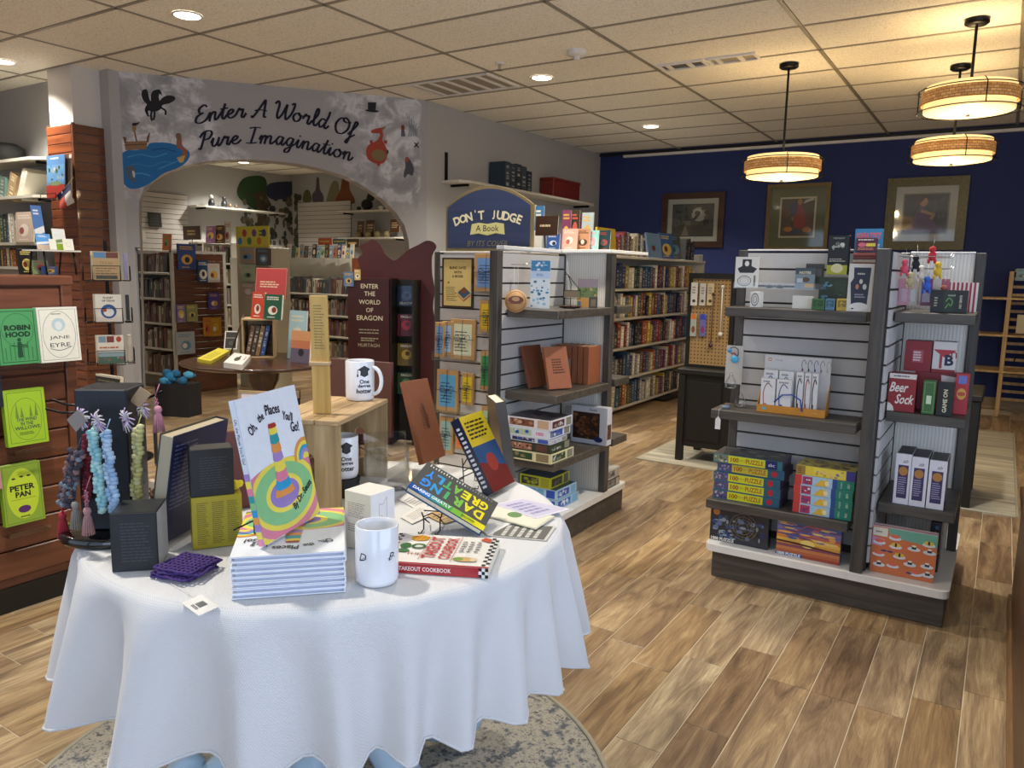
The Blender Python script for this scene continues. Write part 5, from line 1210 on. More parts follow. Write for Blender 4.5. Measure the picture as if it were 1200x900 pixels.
# orange notice behind the leaning books
# ---- grey book leaning, page edges to the camera
b0 = W(192,639,z=ON+.008); t0 = W(201,514,y=b0.y); up0 = t0-b0
book3d('hardback', 'thick navy hardback with grey page edges leaning beside the black boxes', frame(b0+Vector((-.245*-.25,.0,0))*0+Vector((.03,0,0)), (-.33,.94,0), up0), .21, up0.length, .036, '#22264a', lambda a,w,h: (a.rect(0,0,w,h,'#22264a'), a.lines(w*.06,h*.3,w*.6,h*.9,16,'#6d6f92',.3)), None, None, pages=plain('grey_page_edges','#8f8571',.8), border=.002) if False else None
r = E('hardback', 'thick navy hardback leaning beside the black boxes, page edges towards the camera', 'book', M=frame(b0-Vector((.006,0,0)), (-.36,.93,0), up0)); hh = up0.length
MB().box(-.002,.21,0,hh,-.002,.0,0,'#22264a').box(-.002,.21,0,hh,-.034,-.032,0,'#55503f').box(.208,.21,0,hh,-.032,-.002,0,'#22264a').build('cover', PRINT, r)
MB().box(0,.2075,.003,hh-.004,-.0315,-.0022).build('pages', plain('grey_page_edges','#b3a68b',.8,scale=300), r)
a = Art(); a.lines(.008,hh*.3,.12,hh*.92,16,'#6d6f92',.3); a.build('cover_print', PRINT, r)
# red-brown leather book behind the black gift box
journal('red-brown leather book standing behind the yellow gift box', frame((-1.655,1.16,ON+.001),(.35,.94,0),(-.12,0,.99)), .15,.20,.02, None, mat=plain('red_brown_leather','#6e2f1c',.5,var=.1,scale=40))
r = E('dark_jar', 'small dark green jar behind the rainbow picture book', 'jar', (-1.655,1.37,ON)); MB().lathe([(.001,0),(.02,0),(.022,.01),(.022,.20),(.016,.215),(.001,.216)],16).build('body', plain('dark_green_glass','#20261c',.25), r); MB().cyl(0,0,.2165,.235,.018,14).build('lid', BLACK, r)
# framed pink card and black wire tray at the back left
M = frame(W(278,500,y=1.72), (.9,.43,0), (0,.1,1)); M[2][3] = ON
r = E('framed_card', 'pale pink card in a wooden frame behind the propped picture book', 'picture', M=M); hh = W(300,459,y=1.75).z-ON
for x0,x1,y0,y1 in ((0,.14,0,.01),(0,.14,hh-.01,hh),(0,.01,.01,hh-.01),(.13,.14,.01,hh-.01)): MB().box(x0,x1,y0,y1,-.01,.002).build('frame_rail', CRATEX, r)
a = Art(); a.rect(.009,.009,.131,hh-.009,'#dccbc6'); a.ring(.045,hh*.75,.015,.012,.002,'#b9a7a3'); a.build('card', PRINT, r)
M2_ = frame(M @ Vector((.145,0,0)), (.9,.43,0), (0,.0,1))
r = E('wire_tray', 'black wire card rack beside the framed pink card', 'rack', M=M2_); MB().box(0,.075,0,hh-.02,-.02,-.014).build('panel', BLACK, r); MB().tube([(0,hh,0),(.085,hh+.012,0),(.078,0,0)],.002,5).tube([(0,.003,0),(.08,.003,0)],.002,5).build('wire', BLKMET, r)
# ---- bookmark spinner
sc_ = Vector((-1.70,.98,0)); r = E('bookmark_spinner', 'black perforated countertop spinner hung with yarn bookmarks', 'display stand', (sc_.x,sc_.y,ON))
MB().lathe([(.001,.0),(.118,.0),(.12,.004),(.12,.018),(.113,.022),(.001,.023)], 40).build('base', plain('black_gloss','#121110',.12,coat=.5), r)
dkp = plain('perforated_dark_metal','#23272d',.45,metal=.3)
ang = rad(38); tw = MB().bbox(-.055,.055,-.055,.055,.024,.345,.003).build('tower', dkp, r); tw.rotation_euler = (0,0,ang)
mb = MB()
for k in range(10):
    for x in (-.03,0,.03):
        for (T_) in (frame((0,-.0552,0),(1,0,0),(0,0,1)), frame((.0552,0,0),(0,1,0),(0,0,1)), frame((-.0552,0,0),(0,-1,0),(0,0,1))):
            z = .05+k*.03; n = 8; mb.T = T_
            mb.add([(x+.004*math.cos(6.283*i/n), z+.004*math.sin(6.283*i/n), .0006) for i in range(n)], [list(range(n))])
mb.build('holes', BLACK, tw)
mb = MB()
for (px,py,qx,qy) in ((70,470,100,476),(57,480,92,486),(160,462,178,455)): 
    pass
def hook(pa, pb, dpt):
    A_ = W(*pa, y=dpt); B_ = W(*pb, y=dpt+.03); o = MB().tube([A_, (A_+B_)/2+Vector((0,0,-.006)), B_], .003, 6).build('display_hook', BLKMET, r); o.location = -Vector((sc_.x,sc_.y,ON)); return o
hook((60,468),(98,475),.93); hook((54,479),(94,483),.92); hook((190,459),(160,467),1.02)
def yarn(lab, top, bot, dpt, rr, cols, tassel=None, seed=0, kind='braid'):
    A_ = W(*top, y=dpt); B_ = W(*bot, y=dpt); rn = random.Random(seed); e = E('yarn_bookmark', lab, 'bookmark', A_, group='yarn bookmarks on the spinner'); D_ = B_-A_; n = int(D_.length/(rr*(.55 if kind == 'braid' else .35))); mb = MB(); 
    for k in range(n):
        u = k/max(1,n-1); w_ = math.sin(k*1.3)*rr*.35
        if kind == 'braid':
            for s_ in (-1,1): mb.ball((D_.x*u+s_*rr*.42+w_*.5, D_.y*u+rn.uniform(-.003,.003), D_.z*u+s_*rr*.25), (rr*rn.uniform(.45,.6),rr*.6,rr*.42), 7, 0, rn.choice(cols))
        else:
            for s_ in (-1,-.5,0,.5,1): mb.ball((D_.x*u+s_*rr*.75+w_*.1, D_.y*u+rn.uniform(-.004,.004), D_.z*u+rn.uniform(-.004,.004)), (rr*.26,rr*.3,rr*.26), 6, 0, rn.choice(cols))
    mb.build('yarn', YARN, e)
    MB().tube([(0,0,.004),(.002,.01,.03)], .0012, 5, 0, cols[0]).build('loop', YARN, e); mb = MB()
    if tassel:
        for k in range(16):
            an = 2*math.pi*k/16; mb.tube([(D_.x,D_.y,D_.z),(D_.x+.007*math.cos(an),D_.y+.007*math.sin(an),D_.z-.02),(D_.x+.012*math.cos(an),D_.y+.012*math.sin(an),D_.z-.055)], .0016, 4, 0, tassel)
        mb.ball((D_.x,D_.y,D_.z-.004),(.009,.009,.010),8,0,tassel)
    mb.build('tassel', YARN, e) if tassel else None
YARN = printm('yarn', .9)
yarn('dark mottled grey yarn bookmark, leftmost on the spinner', (90,530), (76,590), .87, .026, ['#4b4652','#5d5560','#7a8590','#3a3640','#8a6a66'], None, 1, 'flat')
yarn('deep red yarn bookmark behind the mottled one', (100,512), (102,585), .90, .014, ['#7d2431','#8f2f3c','#6b1d29'], None, 2)
yarn('pale turquoise crocheted bookmark on the spinner', (108,505), (121,598), .885, .0155, ['#9fd0d0','#8fc3cb','#b2dcd6'], None, 3)
yarn('pale blue crocheted bookmark right of the turquoise one', (124,508), (135,602), .89, .0155, ['#9dbbd6','#8fb0cf','#b2cbe0'], None, 4)
yarn('pale yellow crocheted bookmark on the right of the spinner', (161,502), (160,582), .97, .0165, ['#cfc98a','#c4bd76','#dad59d'], None, 5)
yarn('black cord bookmark with a striped grey tassel', (84,575), (88,590), .86, .004, ['#222222','#333333'], '#8f8a80', 6)
yarn('pink cord bookmark with a long dusty pink tassel', (101,575), (102,597), .86, .004, ['#a86a74','#b57a83'], '#b58a88', 7)
yarn('thin red cord bookmark with a red tassel at far left', (76,588), (73,602), .88, .004, ['#8d2430'], '#b5323f', 8)
yarn('pink silk tassel bookmark at the upper right of the spinner', (182,466), (185,478), 1.02, .003, ['#d98a9a'], '#d795a4', 9)
for k, (px, py, dpt, c, lab) in enumerate(((98,490,.88,'#cbb9d8','lilac paper-strip bow at the top left of the spinner'),(116,494,.88,'#d8c9cf','cream and lilac paper-strip bow above the blue bookmarks'),(150,492,.96,'#cbb9d8','lilac paper-strip bow above the yellow bookmark'),(169,478,1.0,'#d9cfa8','cream paper-strip bow at the top right of the spinner'))):
    c0 = W(px,py,y=dpt); e = E('paper_bow', lab, 'bow', c0, group='paper-strip bows on the spinner'); rn = random.Random(k); mb = MB()
    for j in range(18):
        an = 2*math.pi*j/18+rn.uniform(-.15,.15); R_ = rn.uniform(.018,.03); mb.tube([(0,0,0),(math.cos(an)*R_*.6,-.006,math.sin(an)*R_*.6+.004),(math.cos(an)*R_,-.002,math.sin(an)*R_)], .0015, 4, 0, rn.choice([c,'#e6dfe6','#b6a2c8']))
    mb.build('strips', YARN, e)
for (q, lab, col, dpt) in ((((78,492),(91,480),(102,492),(89,506)),'square patterned price tag hanging at the spinner left','#9a9590',.87),(((152,470),(164,453),(177,462),(163,478)),'tan price tag hanging at the spinner top right','#b59a78',.99)):
    P = [W(*p, y=dpt) for p in q]; o = P[0]; e = E('price_tag', lab, 'tag', o); mb = MB(); V = [p-o for p in P]
    mb.add([tuple(p) for p in V]+[(p.x,p.y+.0012,p.z) for p in V], [(3,2,1,0),(4,5,6,7),(0,1,5,4),(1,2,6,5),(2,3,7,6),(3,0,4,7)], 0, col); mb.build('card', PRINT, e)
# laminated bookmark strip and bead bag right of the spinner
A_ = W(180,470,y=1.02); r = E('clear_bookmark', 'clear laminated strip bookmark hanging at the right of the spinner', 'bookmark', A_); MB().box(-.007,.007,0,.001,-.15,0,0,'#9f988c').build('strip', PRINT, r); MB().box(-.006,.006,-.001,-.0002,-.145,-.07,0,'#55504a').build('picture', PRINT, r)
bb = W(182,592,z=ON); r = E('bead_pouch', 'small pouch of brown beads beside the spinner', 'pouch', (bb.x,bb.y,ON)); MB().bbox(-.018,.018,-.006,.006,0,.068,.004,0,'#cdbca4').build('pouch', PRINT, r); mb = MB(); rn = random.Random(3)
for k in range(40): mb.ball((rn.uniform(-.013,.013),-.0075,rn.uniform(.006,.045)), .0035, 6, 0, rn.choice(['#5a3418','#8a5a2c','#3c2211']))
mb.build('beads', GLOSS, r, kind='stuff')
# ================================================================ GOODS ON THE TWO DISPLAYS
def fbox(name, lab, px0, px1, z0, pytop, y, d, col, af=None, ar=None, at_=None, cat='box', group=None, mat=None, dz=.001, zmax=9):
    """box facing the front (-y) whose front spans px0..px1 in the plane y, standing at z0"""
    pm = pytop+10; a = W(px0, pm, y=y); c = W(px1, pm, y=y); h = min(W((px0+px1)/2, pytop, y=y).z, zmax)-z0-dz
    return carton(name, lab, frame((a.x, y, z0+dz), (1,0,0), (0,1,0)), c.x-a.x, d, h, col, af, ar, at_, cat, group, mat)
def stack_item(name, lab, x0, y0, z0, w, d, h, rz, col, af=None, ar=None, at_=None, group=None, mat=None, cat='puzzle box'):
    return carton(name, lab, Matrix.Translation((x0,y0,z0)) @ Matrix.Rotation(rad(rz),4,'Z'), w, d, h, col, af, ar, at_, cat, group, mat)
def mosaic(a, x0, y0, x1, y1, cols, n, seed, r=.02):
    a.rect(x0,y0,x1,y1,cols[0]); rn = random.Random(seed)
    for i in range(n):
        rr = rn.uniform(r*.4, r); rx = min(rr, (x1-x0)*.2); ry = min(rr*rn.uniform(.5,1), (y1-y0)*.3); a.ell(rn.uniform(x0+rx,x1-rx), rn.uniform(y0+ry,y1-ry), rx, ry, rn.choice(cols), 6)
SH = {'t':1.2455,'m':.7855,'b':.3655}
# --- five 100 piece puzzles, left stack
def pz_front(k):
    def f(a,w,h):
        a.rect(0,0,w,h,'#2f6f7a'); mosaic(a,.003,.003,w*.22,h-.003,['#55507a','#8a86a8','#3a3560','#b9b3a0','#6b5a80'] if k < 4 else ['#77806a','#a9a78f','#4d5548','#c7c2a8'],16,k+3,.007)
        a.rect(w*.225,h*.07,w*.76,h*.93,'#d3d326' if k != 3 else '#c9b93a'); a.text('100', w*.32,h*.5,h*.52,'#9a5a1c',bold=.04,maxw=w*.13); a.text('PIECE', w*.435,h*.52,h*.2,'#8f8a2a'); a.text('PUZZLE', w*.61,h*.5,h*.50,'#a8622a',bold=.03,maxw=w*.25)
        if k == 4: a.rect(w*.77,h*.05,w*.93,h*.95,'#1c2560'); a.text('abc', w*.85,h*.5,h*.35,'#d8dcec')
        else: a.rect(w*.77,h*.05,w-.002,h*.95,'#2a5a74'); a.ell(w*.86,h*.52,h*.30,h*.32,'#b8202a'); a.poly([(w*.86-h*.28,h*.45),(w*.86+h*.28,h*.45),(w*.86,h*.12)],'#b8202a')
    return f
x0 = W(836,560,y=3.43).x; x1 = W(914,570,y=3.43).x; hh = .0425; z = SH['b']
offs = [0,.002,-.001,.012,-.006]
for k in range(5):
    stack_item('puzzle_box', '100-piece puzzle box with yellow band, %s of the left stack' % ('lowest','second up','third up','fourth up, brownish,','topmost')[k], x0+offs[k], 3.435+offs[k]*.6, z+.001, x1-x0+(.01 if k==4 else 0), .165, hh-.001, 0, '#3a3f58', pz_front(k), lambda a,w,h: mosaic(a,0,0,w,h,['#5a4560','#8a4a3a','#3a3560'],8,5,.01), lambda a,w,h: mosaic(a,.003,.003,w-.003,h-.003,['#4a4a48','#6b6a60','#3d4450','#837c6a'],30,9,.03), '100-piece puzzles stacked on the left'); z += hh
# --- right stack
def pr_front(k):
    def f(a,w,h):
        if k == 4:
            a.rect(0,0,w,h,'#e2c53a'); a.rect(0,h*.03,w*.16,h*.97,'#9a7a3a'); a.text('100',w*.06,h*.5,h*.35,'#3a2a14',rot=math.pi/2,maxw=h*.8); mosaic(a,w*.30,h*.08,w*.84,h*.92,['#e8d24a','#c9a63a','#8a6aa8','#6aa04a','#e3b48a'],22,2,.007); a.rect(w*.85,0,w,h,'#3a3a8a')
        else:
            a.rect(0,0,w,h,'#a8cbe0'); a.rect(0,0,w*.12,h,'#c8423a'); mosaic(a,w*.13,h*.06,w*.30,h*.9,['#b03a5a','#8a2a50','#dfe6ea','#6a3a7a'],9,k,.007); a.poly([(w*.34,h*.08),(w*.56,h*.08),(w*.6,h*.55),(w*.45,h*.8)],'#e3b83a'); a.ell(w*.55,h*.45,h*.22,h*.28,'#f0e2b0'); a.poly([(w*.5,h*.6),(w*.53,h*.95),(w*.56,h*.65)],'#e8c860')
            a.rect(w*.64,0,w*.72,h,'#2a4a8a'); a.rect(w*.72,0,w,h,'#1f7f6a'); a.text('PUZZLE',w*.79,h*.5,h*.13,'#d8e6c8',rot=math.pi/2,maxw=h*.8); a.text('100',w*.91,h*.5,h*.24,'#e6efcf',rot=-math.pi/2,maxw=h*.7)
    return f
x0 = W(929,590,y=3.43).x; x1 = W(998,600,y=3.43).x; z = SH['b']
for k in range(5):
    stack_item('puzzle_box', '100-piece children puzzle box, %s of the right stack' % ('lowest red-and-teal one','second red-and-teal one up','third red-and-teal one up','fourth red-and-teal one up','topmost yellow one')[k], x0+(.0,.001,-.001,.002,.004)[k], 3.43, z+.001, x1-x0, .15, hh-.001, 0, '#3a7f78', pr_front(k), lambda a,w,h: a.rect(0,0,w,h,'#1f6a60'), lambda a,w,h: mosaic(a,.003,.003,w-.003,h-.003,['#cbb95a','#8a7a50','#5a5a50','#9a8a6a'],40,4,.02), '100-piece puzzles stacked on the right'); z += hh
# --- two 1000 piece puzzles on the deck
def zod(a,w,h):
    a.rect(0,0,w,h,'#2a2f38'); rn = random.Random(3)
    for i in range(60): a.ell(rn.uniform(.02,w-.02), rn.uniform(.02,h*.75), rn.uniform(.004,.018), rn.uniform(.003,.012), rn.choice(['#2f4a7a','#23305a','#5a7298','#3f4954','#8a98a6','#1b2026']), 7)
    for r_ in (.40,.31,.23,.14): a.ring(w*.58,h*.55,h*r_,h*r_,.0022,'#7a6f56')
    for k in range(12): an = k*math.pi/6; a.line([(w*.58+h*.23*math.cos(an),h*.55+h*.23*math.sin(an)),(w*.58+h*.40*math.cos(an),h*.55+h*.40*math.sin(an))],.0014,'#7a6f56')
    a.ell(w*.11,h*.88,.016,.016,'#c07a3a'); a.text('1000 PUZZLE', w*.23,h*.07,.016,'#e6e4dc',bold=.04,maxw=w*.4)
def sun(a,w,h):
    for k, c in enumerate(['#a8452a','#b8603a','#c87a4a','#8a4a5a','#e0a040','#e8b850','#d8843a','#a85a6a','#6a6aa0','#8a78a8','#4a6ab0','#5a7ac0']): a.rect(0,h*k/12,w,h*(k+1)/12+.0003,c)
    rn = random.Random(8)
    for i in range(70):
        y = rn.uniform(.5,.95); a.ell(rn.uniform(.03,w-.03), y*h, rn.uniform(.015,.035), rn.uniform(.002,.006), rn.choice(['#e8a858','#6a5a90','#c86a5a','#3a5aa0','#f0c878','#7a4a6a']), 8)
    a.ell(w*.5,h*.42,.03,.018,'#f4d878'); a.poly([(0,h*.38),(w*.3,h*.36),(w,h*.30),(w,h*.33),(w*.3,h*.42),(0,h*.43)],'#5a2a2a'); a.rect(0,0,w*.42,h*.09,'#2a5aa8'); a.text('1000 PUZZLE', w*.21,h*.045,.014,'#e8e6dc',bold=.04,maxw=w*.38)
fbox('puzzle_box', 'dark blue 1000-piece puzzle with zodiac wheel at the left of the white deck', 833,902,.16,592,3.45,.05,'#20242c',zod,None,None,'puzzle box','1000-piece puzzles on the deck',GLOSS,zmax=.318)
fbox('puzzle_box', '1000-piece puzzle with orange sunset sky on the white deck', 911,987,.16,607,3.44,.05,'#3a5aa0',sun,lambda a,w,h: a.rect(0,0,w,h,'#4a6ab0'),None,'puzzle box','1000-piece puzzles on the deck',GLOSS,zmax=.321)
# --- cable display box
a_ = W(886,488,y=3.46); b_ = W(966,493,y=3.46); wd = b_.x-a_.x; z0 = SH['m']
r = E('counter_display', 'orange counter display box of charging cables', 'display box', M=frame((a_.x,3.46,z0+.001),(1,0,0),(0,1,0)))
ORA = '#d08a2a'; hf = .034; hb = W(930,418,y=3.54).z-z0
MB().box(0,wd,0,.002,0,hf,0,ORA).box(0,wd,.0021,.08,0,.002,0,ORA).build('tray', PRINT, r)
for x in (0, wd-.002): MB().add([(x,.0021,.0021),(x,.08,.0021),(x,.08,hb*.55),(x,.0021,hf),(x+.002,.0021,.0021),(x+.002,.08,.0021),(x+.002,.08,hb*.55),(x+.002,.0021,hf)], [(0,3,2,1),(4,5,6,7),(0,1,5,4),(1,2,6,5),(2,3,7,6),(3,0,4,7)],0,ORA).build('side_wing', PRINT, r)
MB().box(0.003,wd-.003,.081,.083,0,hb,0,'#d9d6d2').build('header_card', PRINT, r)
a = Art(frame((0,.081,0),(1,0,0),(0,0,1))); a.ring(.025,hb-.02,.008,.008,.003,'#d07a2a'); a.text('charge', .065,hb-.021,.012,'#a8a29a')
for k in range(5): x = wd*.58+k*.026; c = ['#6a2a3a','#2a2a2c','#2a3f80','#6a6a6a','#b8b5ae'][k]; a.line(smooth([(x,hb-.055),(x-.004,hb-.03),(x+.004,hb-.012),(x+.012,hb-.022),(x+.012,hb-.03)],5),.0022,c); a.rect(x-.003,hb-.062,x+.003,hb-.05,c)
a.build('header_print', PRINT, r); a = Art(frame((0,0,0),(1,0,0),(0,0,1))); a.text('charge', wd*.85,hf*.5,.009,'#e0b878'); a.ell(wd*.11,hf*.5,.010,.006,'#5ab8c8'); a.build('front_print', PRINT, r)
for k,(x,w_,h_,y_) in enumerate(((.012,.062,.085,.004),(.08,.062,.080,.004),(.015,.06,.105,.03),(.082,.06,.105,.03),(.155,.03,.10,.03),(.190,.026,.098,.03),(.220,.026,.098,.03))):
    if x+w_ > wd-.004: w_ = wd-.004-x
    h_ = hb*(.60 if k < 2 else .74); q = MB().box(x,x+w_,y_,y_+.018,.0025,.0025+h_,0,'#e4e2dd').build('cable_pack', PRINT, r)
    a = Art(frame((x,y_,.0025),(1,0,0),(0,0,1))); c = ['#b0706a','#2a4a90','#2a5a90','#9a958a','#2a2a2a','#c05a3a','#2a2a2a'][k]
    a.line(smooth([(w_*.25,h_*.2),(w_*.2,h_*.6),(w_*.45,h_*.85),(w_*.75,h_*.75)],5),.004,c); a.rect(w_*.2,h_*.06,w_*.45,h_*.25,c); a.lines(w_*.15,h_*.86,w_*.8,h_*.95,1,'#9a9a9a'); a.build('pack_print', PRINT, q)
c0 = frame((a_.x,3.455,z0+.001),(1,0,0),(0,1,0)); MB().tube([c0@Vector(p) for p in ((.075,.0,.05),(.11,-.004,.085),(.15,-.006,.09),(.185,-.004,.07),(.195,-.002,.02))],.0035,6).build('cable', plain('blue_cable','#24489a',.4), None, 'blue charging cable looped over the cable packs', 'cable')
# --- first shelf and clear ledge of the gift side
r = E('clear_ledge', 'clear acrylic ledge clipped to the slats above the top shelf', 'shelf', M=frame((-1.04,3.50,W(900,338,y=3.5).z),(1,0,0),(0,1,0))); ZL = W(900,338,y=3.5).z
MB().box(0,.38,0,.10,-.003,0).build('base', ACRYL, r); MB().box(0,.38,0,.003,.0001,.025).build('lip', ACRYL, r)
def whcard(a,w,h): a.rect(0,0,w,h,'#e3dfd5'); a.poly([(w*.1,h*.62),(w*.3,h*.7),(w*.7,h*.7),(w*.95,h*.62),(w*.8,h*.48),(w*.2,h*.48)],'#2c2b28'); a.rect(w*.3,h*.62,w*.7,h*.92,'#2c2b28'); a.ell(w*.5,h*.78,.010,.012,'#e8e5dd'); a.ring(w*.42,h*.22,w*.3,h*.17,.003,'#5a5750'); a.ring(w*.42,h*.22,w*.2,h*.11,.0015,'#8a877e'); a.rect(w*.82,h*.05,w*.9,h*.4,'#77746b')
fbox('card_pack', 'white card pack with black badge and ring emblem on the clear ledge', 862,889,ZL,301,3.53,.012,'#e3dfd5',whcard,cat='card pack')
p = W(907,337,y=3.53); r = E('sunglasses', 'folded dark sunglasses on the clear ledge', 'sunglasses', (p.x,3.53,ZL+.001)); MB().ball((-.02,0,.008),(.02,.004,.008),10).ball((.025,0,.008),(.02,.004,.008),10).build('lenses' if False else 'frame', BLACK, r); MB().tube([(-.045,.002,.01),(-.04,.03,.006),(.03,.034,.005)],.002,5).build('temple', BLACK, r)
def nb(a,w,h): a.rect(0,0,w,h,'#7f8f96'); a.rect(0,h*.7,w,h,'#46525a'); a.text('NOTES',w*.5,h*.78,h*.13,'#e9dfb8',maxw=w*.8,bold=.03); a.ell(w*.55,h*.45,w*.2,h*.12,'#5a4632'); a.rect(w*.5,h*.08,w*.95,h*.27,'#d9a32a'); a.rect(w*.1,h*.3,w*.4,h*.5,'#b8c4c8')
fbox('notebook', 'small illustrated notebook with yellow patch on the clear ledge', 932,955,ZL,314,3.52,.012,'#5a676e',nb,cat='notebook')
fbox('notebook', 'dark grey notebook behind the illustrated one on the clear ledge', 944,965,ZL,309,3.565,.012,'#3b3a36',lambda a,w,h: a.rect(w*.1,h*.5,w*.9,h*.8,'#5d5b52'),cat='notebook')
zt1 = SH['t']
def ovalart(a,w,h): a.rect(0,0,w,h,'#e6e2d8'); a.ell(w*.5,h*.5,w*.42,h*.42,'#45423c'); a.ell(w*.5,h*.5,w*.36,h*.36,'#d9d4c8'); a.ring(w*.5,h*.5,w*.24,h*.24,.002,'#45423c')
fbox('note_cube', 'small white note box with oval emblem on the top shelf', 879,890,zt1,342,3.47,.06,'#e3dfd5',ovalart,lambda a,w,h: a.rect(0,0,w,h,'#efece4'))
M = frame(W(928,363,y=3.49), (1,0,.0), (.45,0,.9)); M[2][3] = zt1+.002
r = E('folded_card', 'blank white folded card leaning on the top shelf', 'card', M=M); MB().box(0,.085,0,.055,-.001,0,0,'#e6e1d2').build('card', PRINT, r)
for k,(p0,p1,pt,c,c2,lab) in enumerate(((951,966,350,'#3f6a34','#2a4a22','green patterned small box on the top shelf'),(967,978,350,'#5a7f96','#3a5a70','blue-grey small box right of the green one'),(980,994,350,'#c9a93a','#8a742a','mustard yellow small box beside the socks pack'))):
    fbox('soap_box', lab, p0,p1,zt1,pt,3.465,.04,c,(lambda c_,c3: lambda a,w,h: (a.rect(0,0,w,h,c_), mosaic(a,w*.1,h*.3,w*.9,h*.85,[c3,c_],8,3,.006)))(c,c2),group='small boxes on the top shelf')
def goldb(a,w,h): a.rect(0,0,w,h,'#141412'); a.text('MIDNIGHT',w*.5,h*.93,h*.04,'#b9b7a8',maxw=w*.8); mosaic(a,w*.15,h*.62,w*.85,h*.85,['#141412','#a8a69a','#d8d6c8','#6a685c'],12,2,.012); a.lines(w*.1,h*.32,w*.9,h*.42,2,'#b9b7a8',.5); a.rect(0,0,w,h*.24,'#b5b82a'); a.ell(w*.5,h*.16,w*.3,h*.12,'#e8e2b0')
zr = W(982,322,y=3.56).z
fbox('counter_display', 'tall black display box with yellow tray above the top shelf', 971,995,zr,276,3.55,.05,'#141412',goldb,cat='display box')
MB().box(W(971,330,y=3.55).x-.004,W(1026,330,y=3.55).x,3.545,3.617,zr-.004,zr,0,'#cfd6d6').build('clear_ledge', ACRYL, None, 'clear shelf strip under the black and yellow display box', 'shelf')
def dgr(a,w,h): a.rect(0,0,w,h,'#2c3a22'); mosaic(a,w*.05,h*.3,w*.5,h*.95,['#2c3a22','#5a8aa0','#3a6a80','#7fa8b8'],12,6,.012); mosaic(a,w*.52,h*.1,w*.95,h*.9,['#33452a','#4d6a34','#22301a'],12,7,.01)
fbox('gift_set', 'dark green and blue gift box row behind the small boxes', 960,994,zt1,325,3.54,.04,'#2c3a22',dgr)
def grt(a,w,h): a.rect(0,0,w,h,'#3b8bb8'); a.text('GREATEST',w*.5,h*.84,h*.15,'#e86a6a',bold=.04,maxw=w*.9); a.text('HITS',w*.78,h*.6,h*.15,'#d6e6ee',bold=.04,maxw=w*.3)
fbox('game_box', 'blue game box with red block lettering above the top shelf', 1002,1034,zr,268,3.575,.03,'#3b8bb8',grt,lambda a,w,h: a.rect(0,0,w,h,'#6aa8cc'),cat='game box')
def frt(a,w,h): a.rect(0,0,w,h,'#5a1f2a'); a.text('TURBO',w*.5,h*.86,h*.15,'#e8dcd0',bold=.03,maxw=w*.9) if False else a.lines(w*.1,h*.8,w*.9,h*.95,1,'#e8dcd0'); a.ell(w*.3,h*.5,w*.2,h*.17,'#e06a7a'); a.rect(w*.5,h*.38,w*.95,h*.62,'#e8cf3a'); a.lines(w*.1,h*.1,w*.9,h*.3,2,'#e08a7a')
fbox('snack_box', 'dark red snack box with pink and yellow emblems before the game box', 1003,1027,W(1015,295,y=3.535).z,279,3.535,.03,'#5a1f2a',frt)
for k in range(4):
    fbox('booklet', '%s red-brown booklet of the little pile above the socks pack' % ORD[k], 999,1027,W(1012,312-4*k,y=3.54).z,W and 308-4*k,3.54-.002*k,.05,['#7a2a26','#a89a88','#6a2420','#9a4a3a'][k],None,cat='booklet',group='red-brown booklets above the socks')
def sock(a,w,h):
    a.rect(0,0,w,h,'#dcd8ce'); a.poly([(w*.18,h*.12),(w*.82,h*.12),(w*.86,h*.55),(w*.9,h*.92),(w*.2,h*.92),(w*.22,h*.7),(w*.1,h*.6)],'#272b3c'); a.text('PLANET',w*.55,h*.8,h*.05,'#c9c6bb',rot=.0,maxw=w*.5) if False else a.lines(w*.35,h*.76,w*.75,h*.82,1,'#c9c6bb'); a.ell(w*.52,h*.63,w*.07,h*.05,'#d8d4c8'); a.ell(w*.38,h*.52,w*.07,h*.055,'#c07a5a'); a.ell(w*.68,h*.52,w*.08,h*.06,'#d8d4c8'); a.lines(w*.3,h*.28,w*.75,h*.38,2,'#9a98a8'); a.ell(w*.5,h*.10,w*.38,h*.09,'#eceae4'); a.ell(w*.25,h*.06,w*.06,h*.015,'#3a3a3a')
fbox('sock_pack', 'white pack of navy socks with small planets on the top shelf', 995,1024,zt1,309,3.445,.02,'#dcd8ce',sock,cat='socks')
# hanging card with lanyard, tags, domes
y_ = 3.585; h0 = W(862,402,y=y_); r = E('hanging_card', 'clear pack with blue and red lanyard hanging at the left', 'card pack', (h0.x,y_,h0.z))
w_ = W(873,430,y=y_).x-W(853,430,y=y_).x; hc = h0.z-W(862,450,y=y_).z
MB().box(-w_/2,w_/2,-.003,0,-hc,-.012,0,'#c9c4b8').build('card', PRINT, r); MB().tube([(0,.02,0),(0,-.012,0),(0,-.014,.004)],.0015,5).build('peg', CHROME, r)
MB().tube([(x*.001,-.008,z*.001) for x,z in ((-22,-42),(-18,-22),(0,-18),(16,-28),(18,-50),(8,-70))],.0022,6,0,'#3a4a58').tube([(x*.001,-.008,z*.001) for x,z in ((-14,-50),(0,-45),(10,-60),(4,-74))],.003,6,0,'#a02a4a').build('lanyard', PRINT, r); MB().ball((.004,-.012,-.075),(.018,.005,.018),10,0,'#4ab0dc').ball((-.022,-.01,-.036),(.01,.005,.01),8,0,'#4a9ad0').build('charm', PRINT, r)
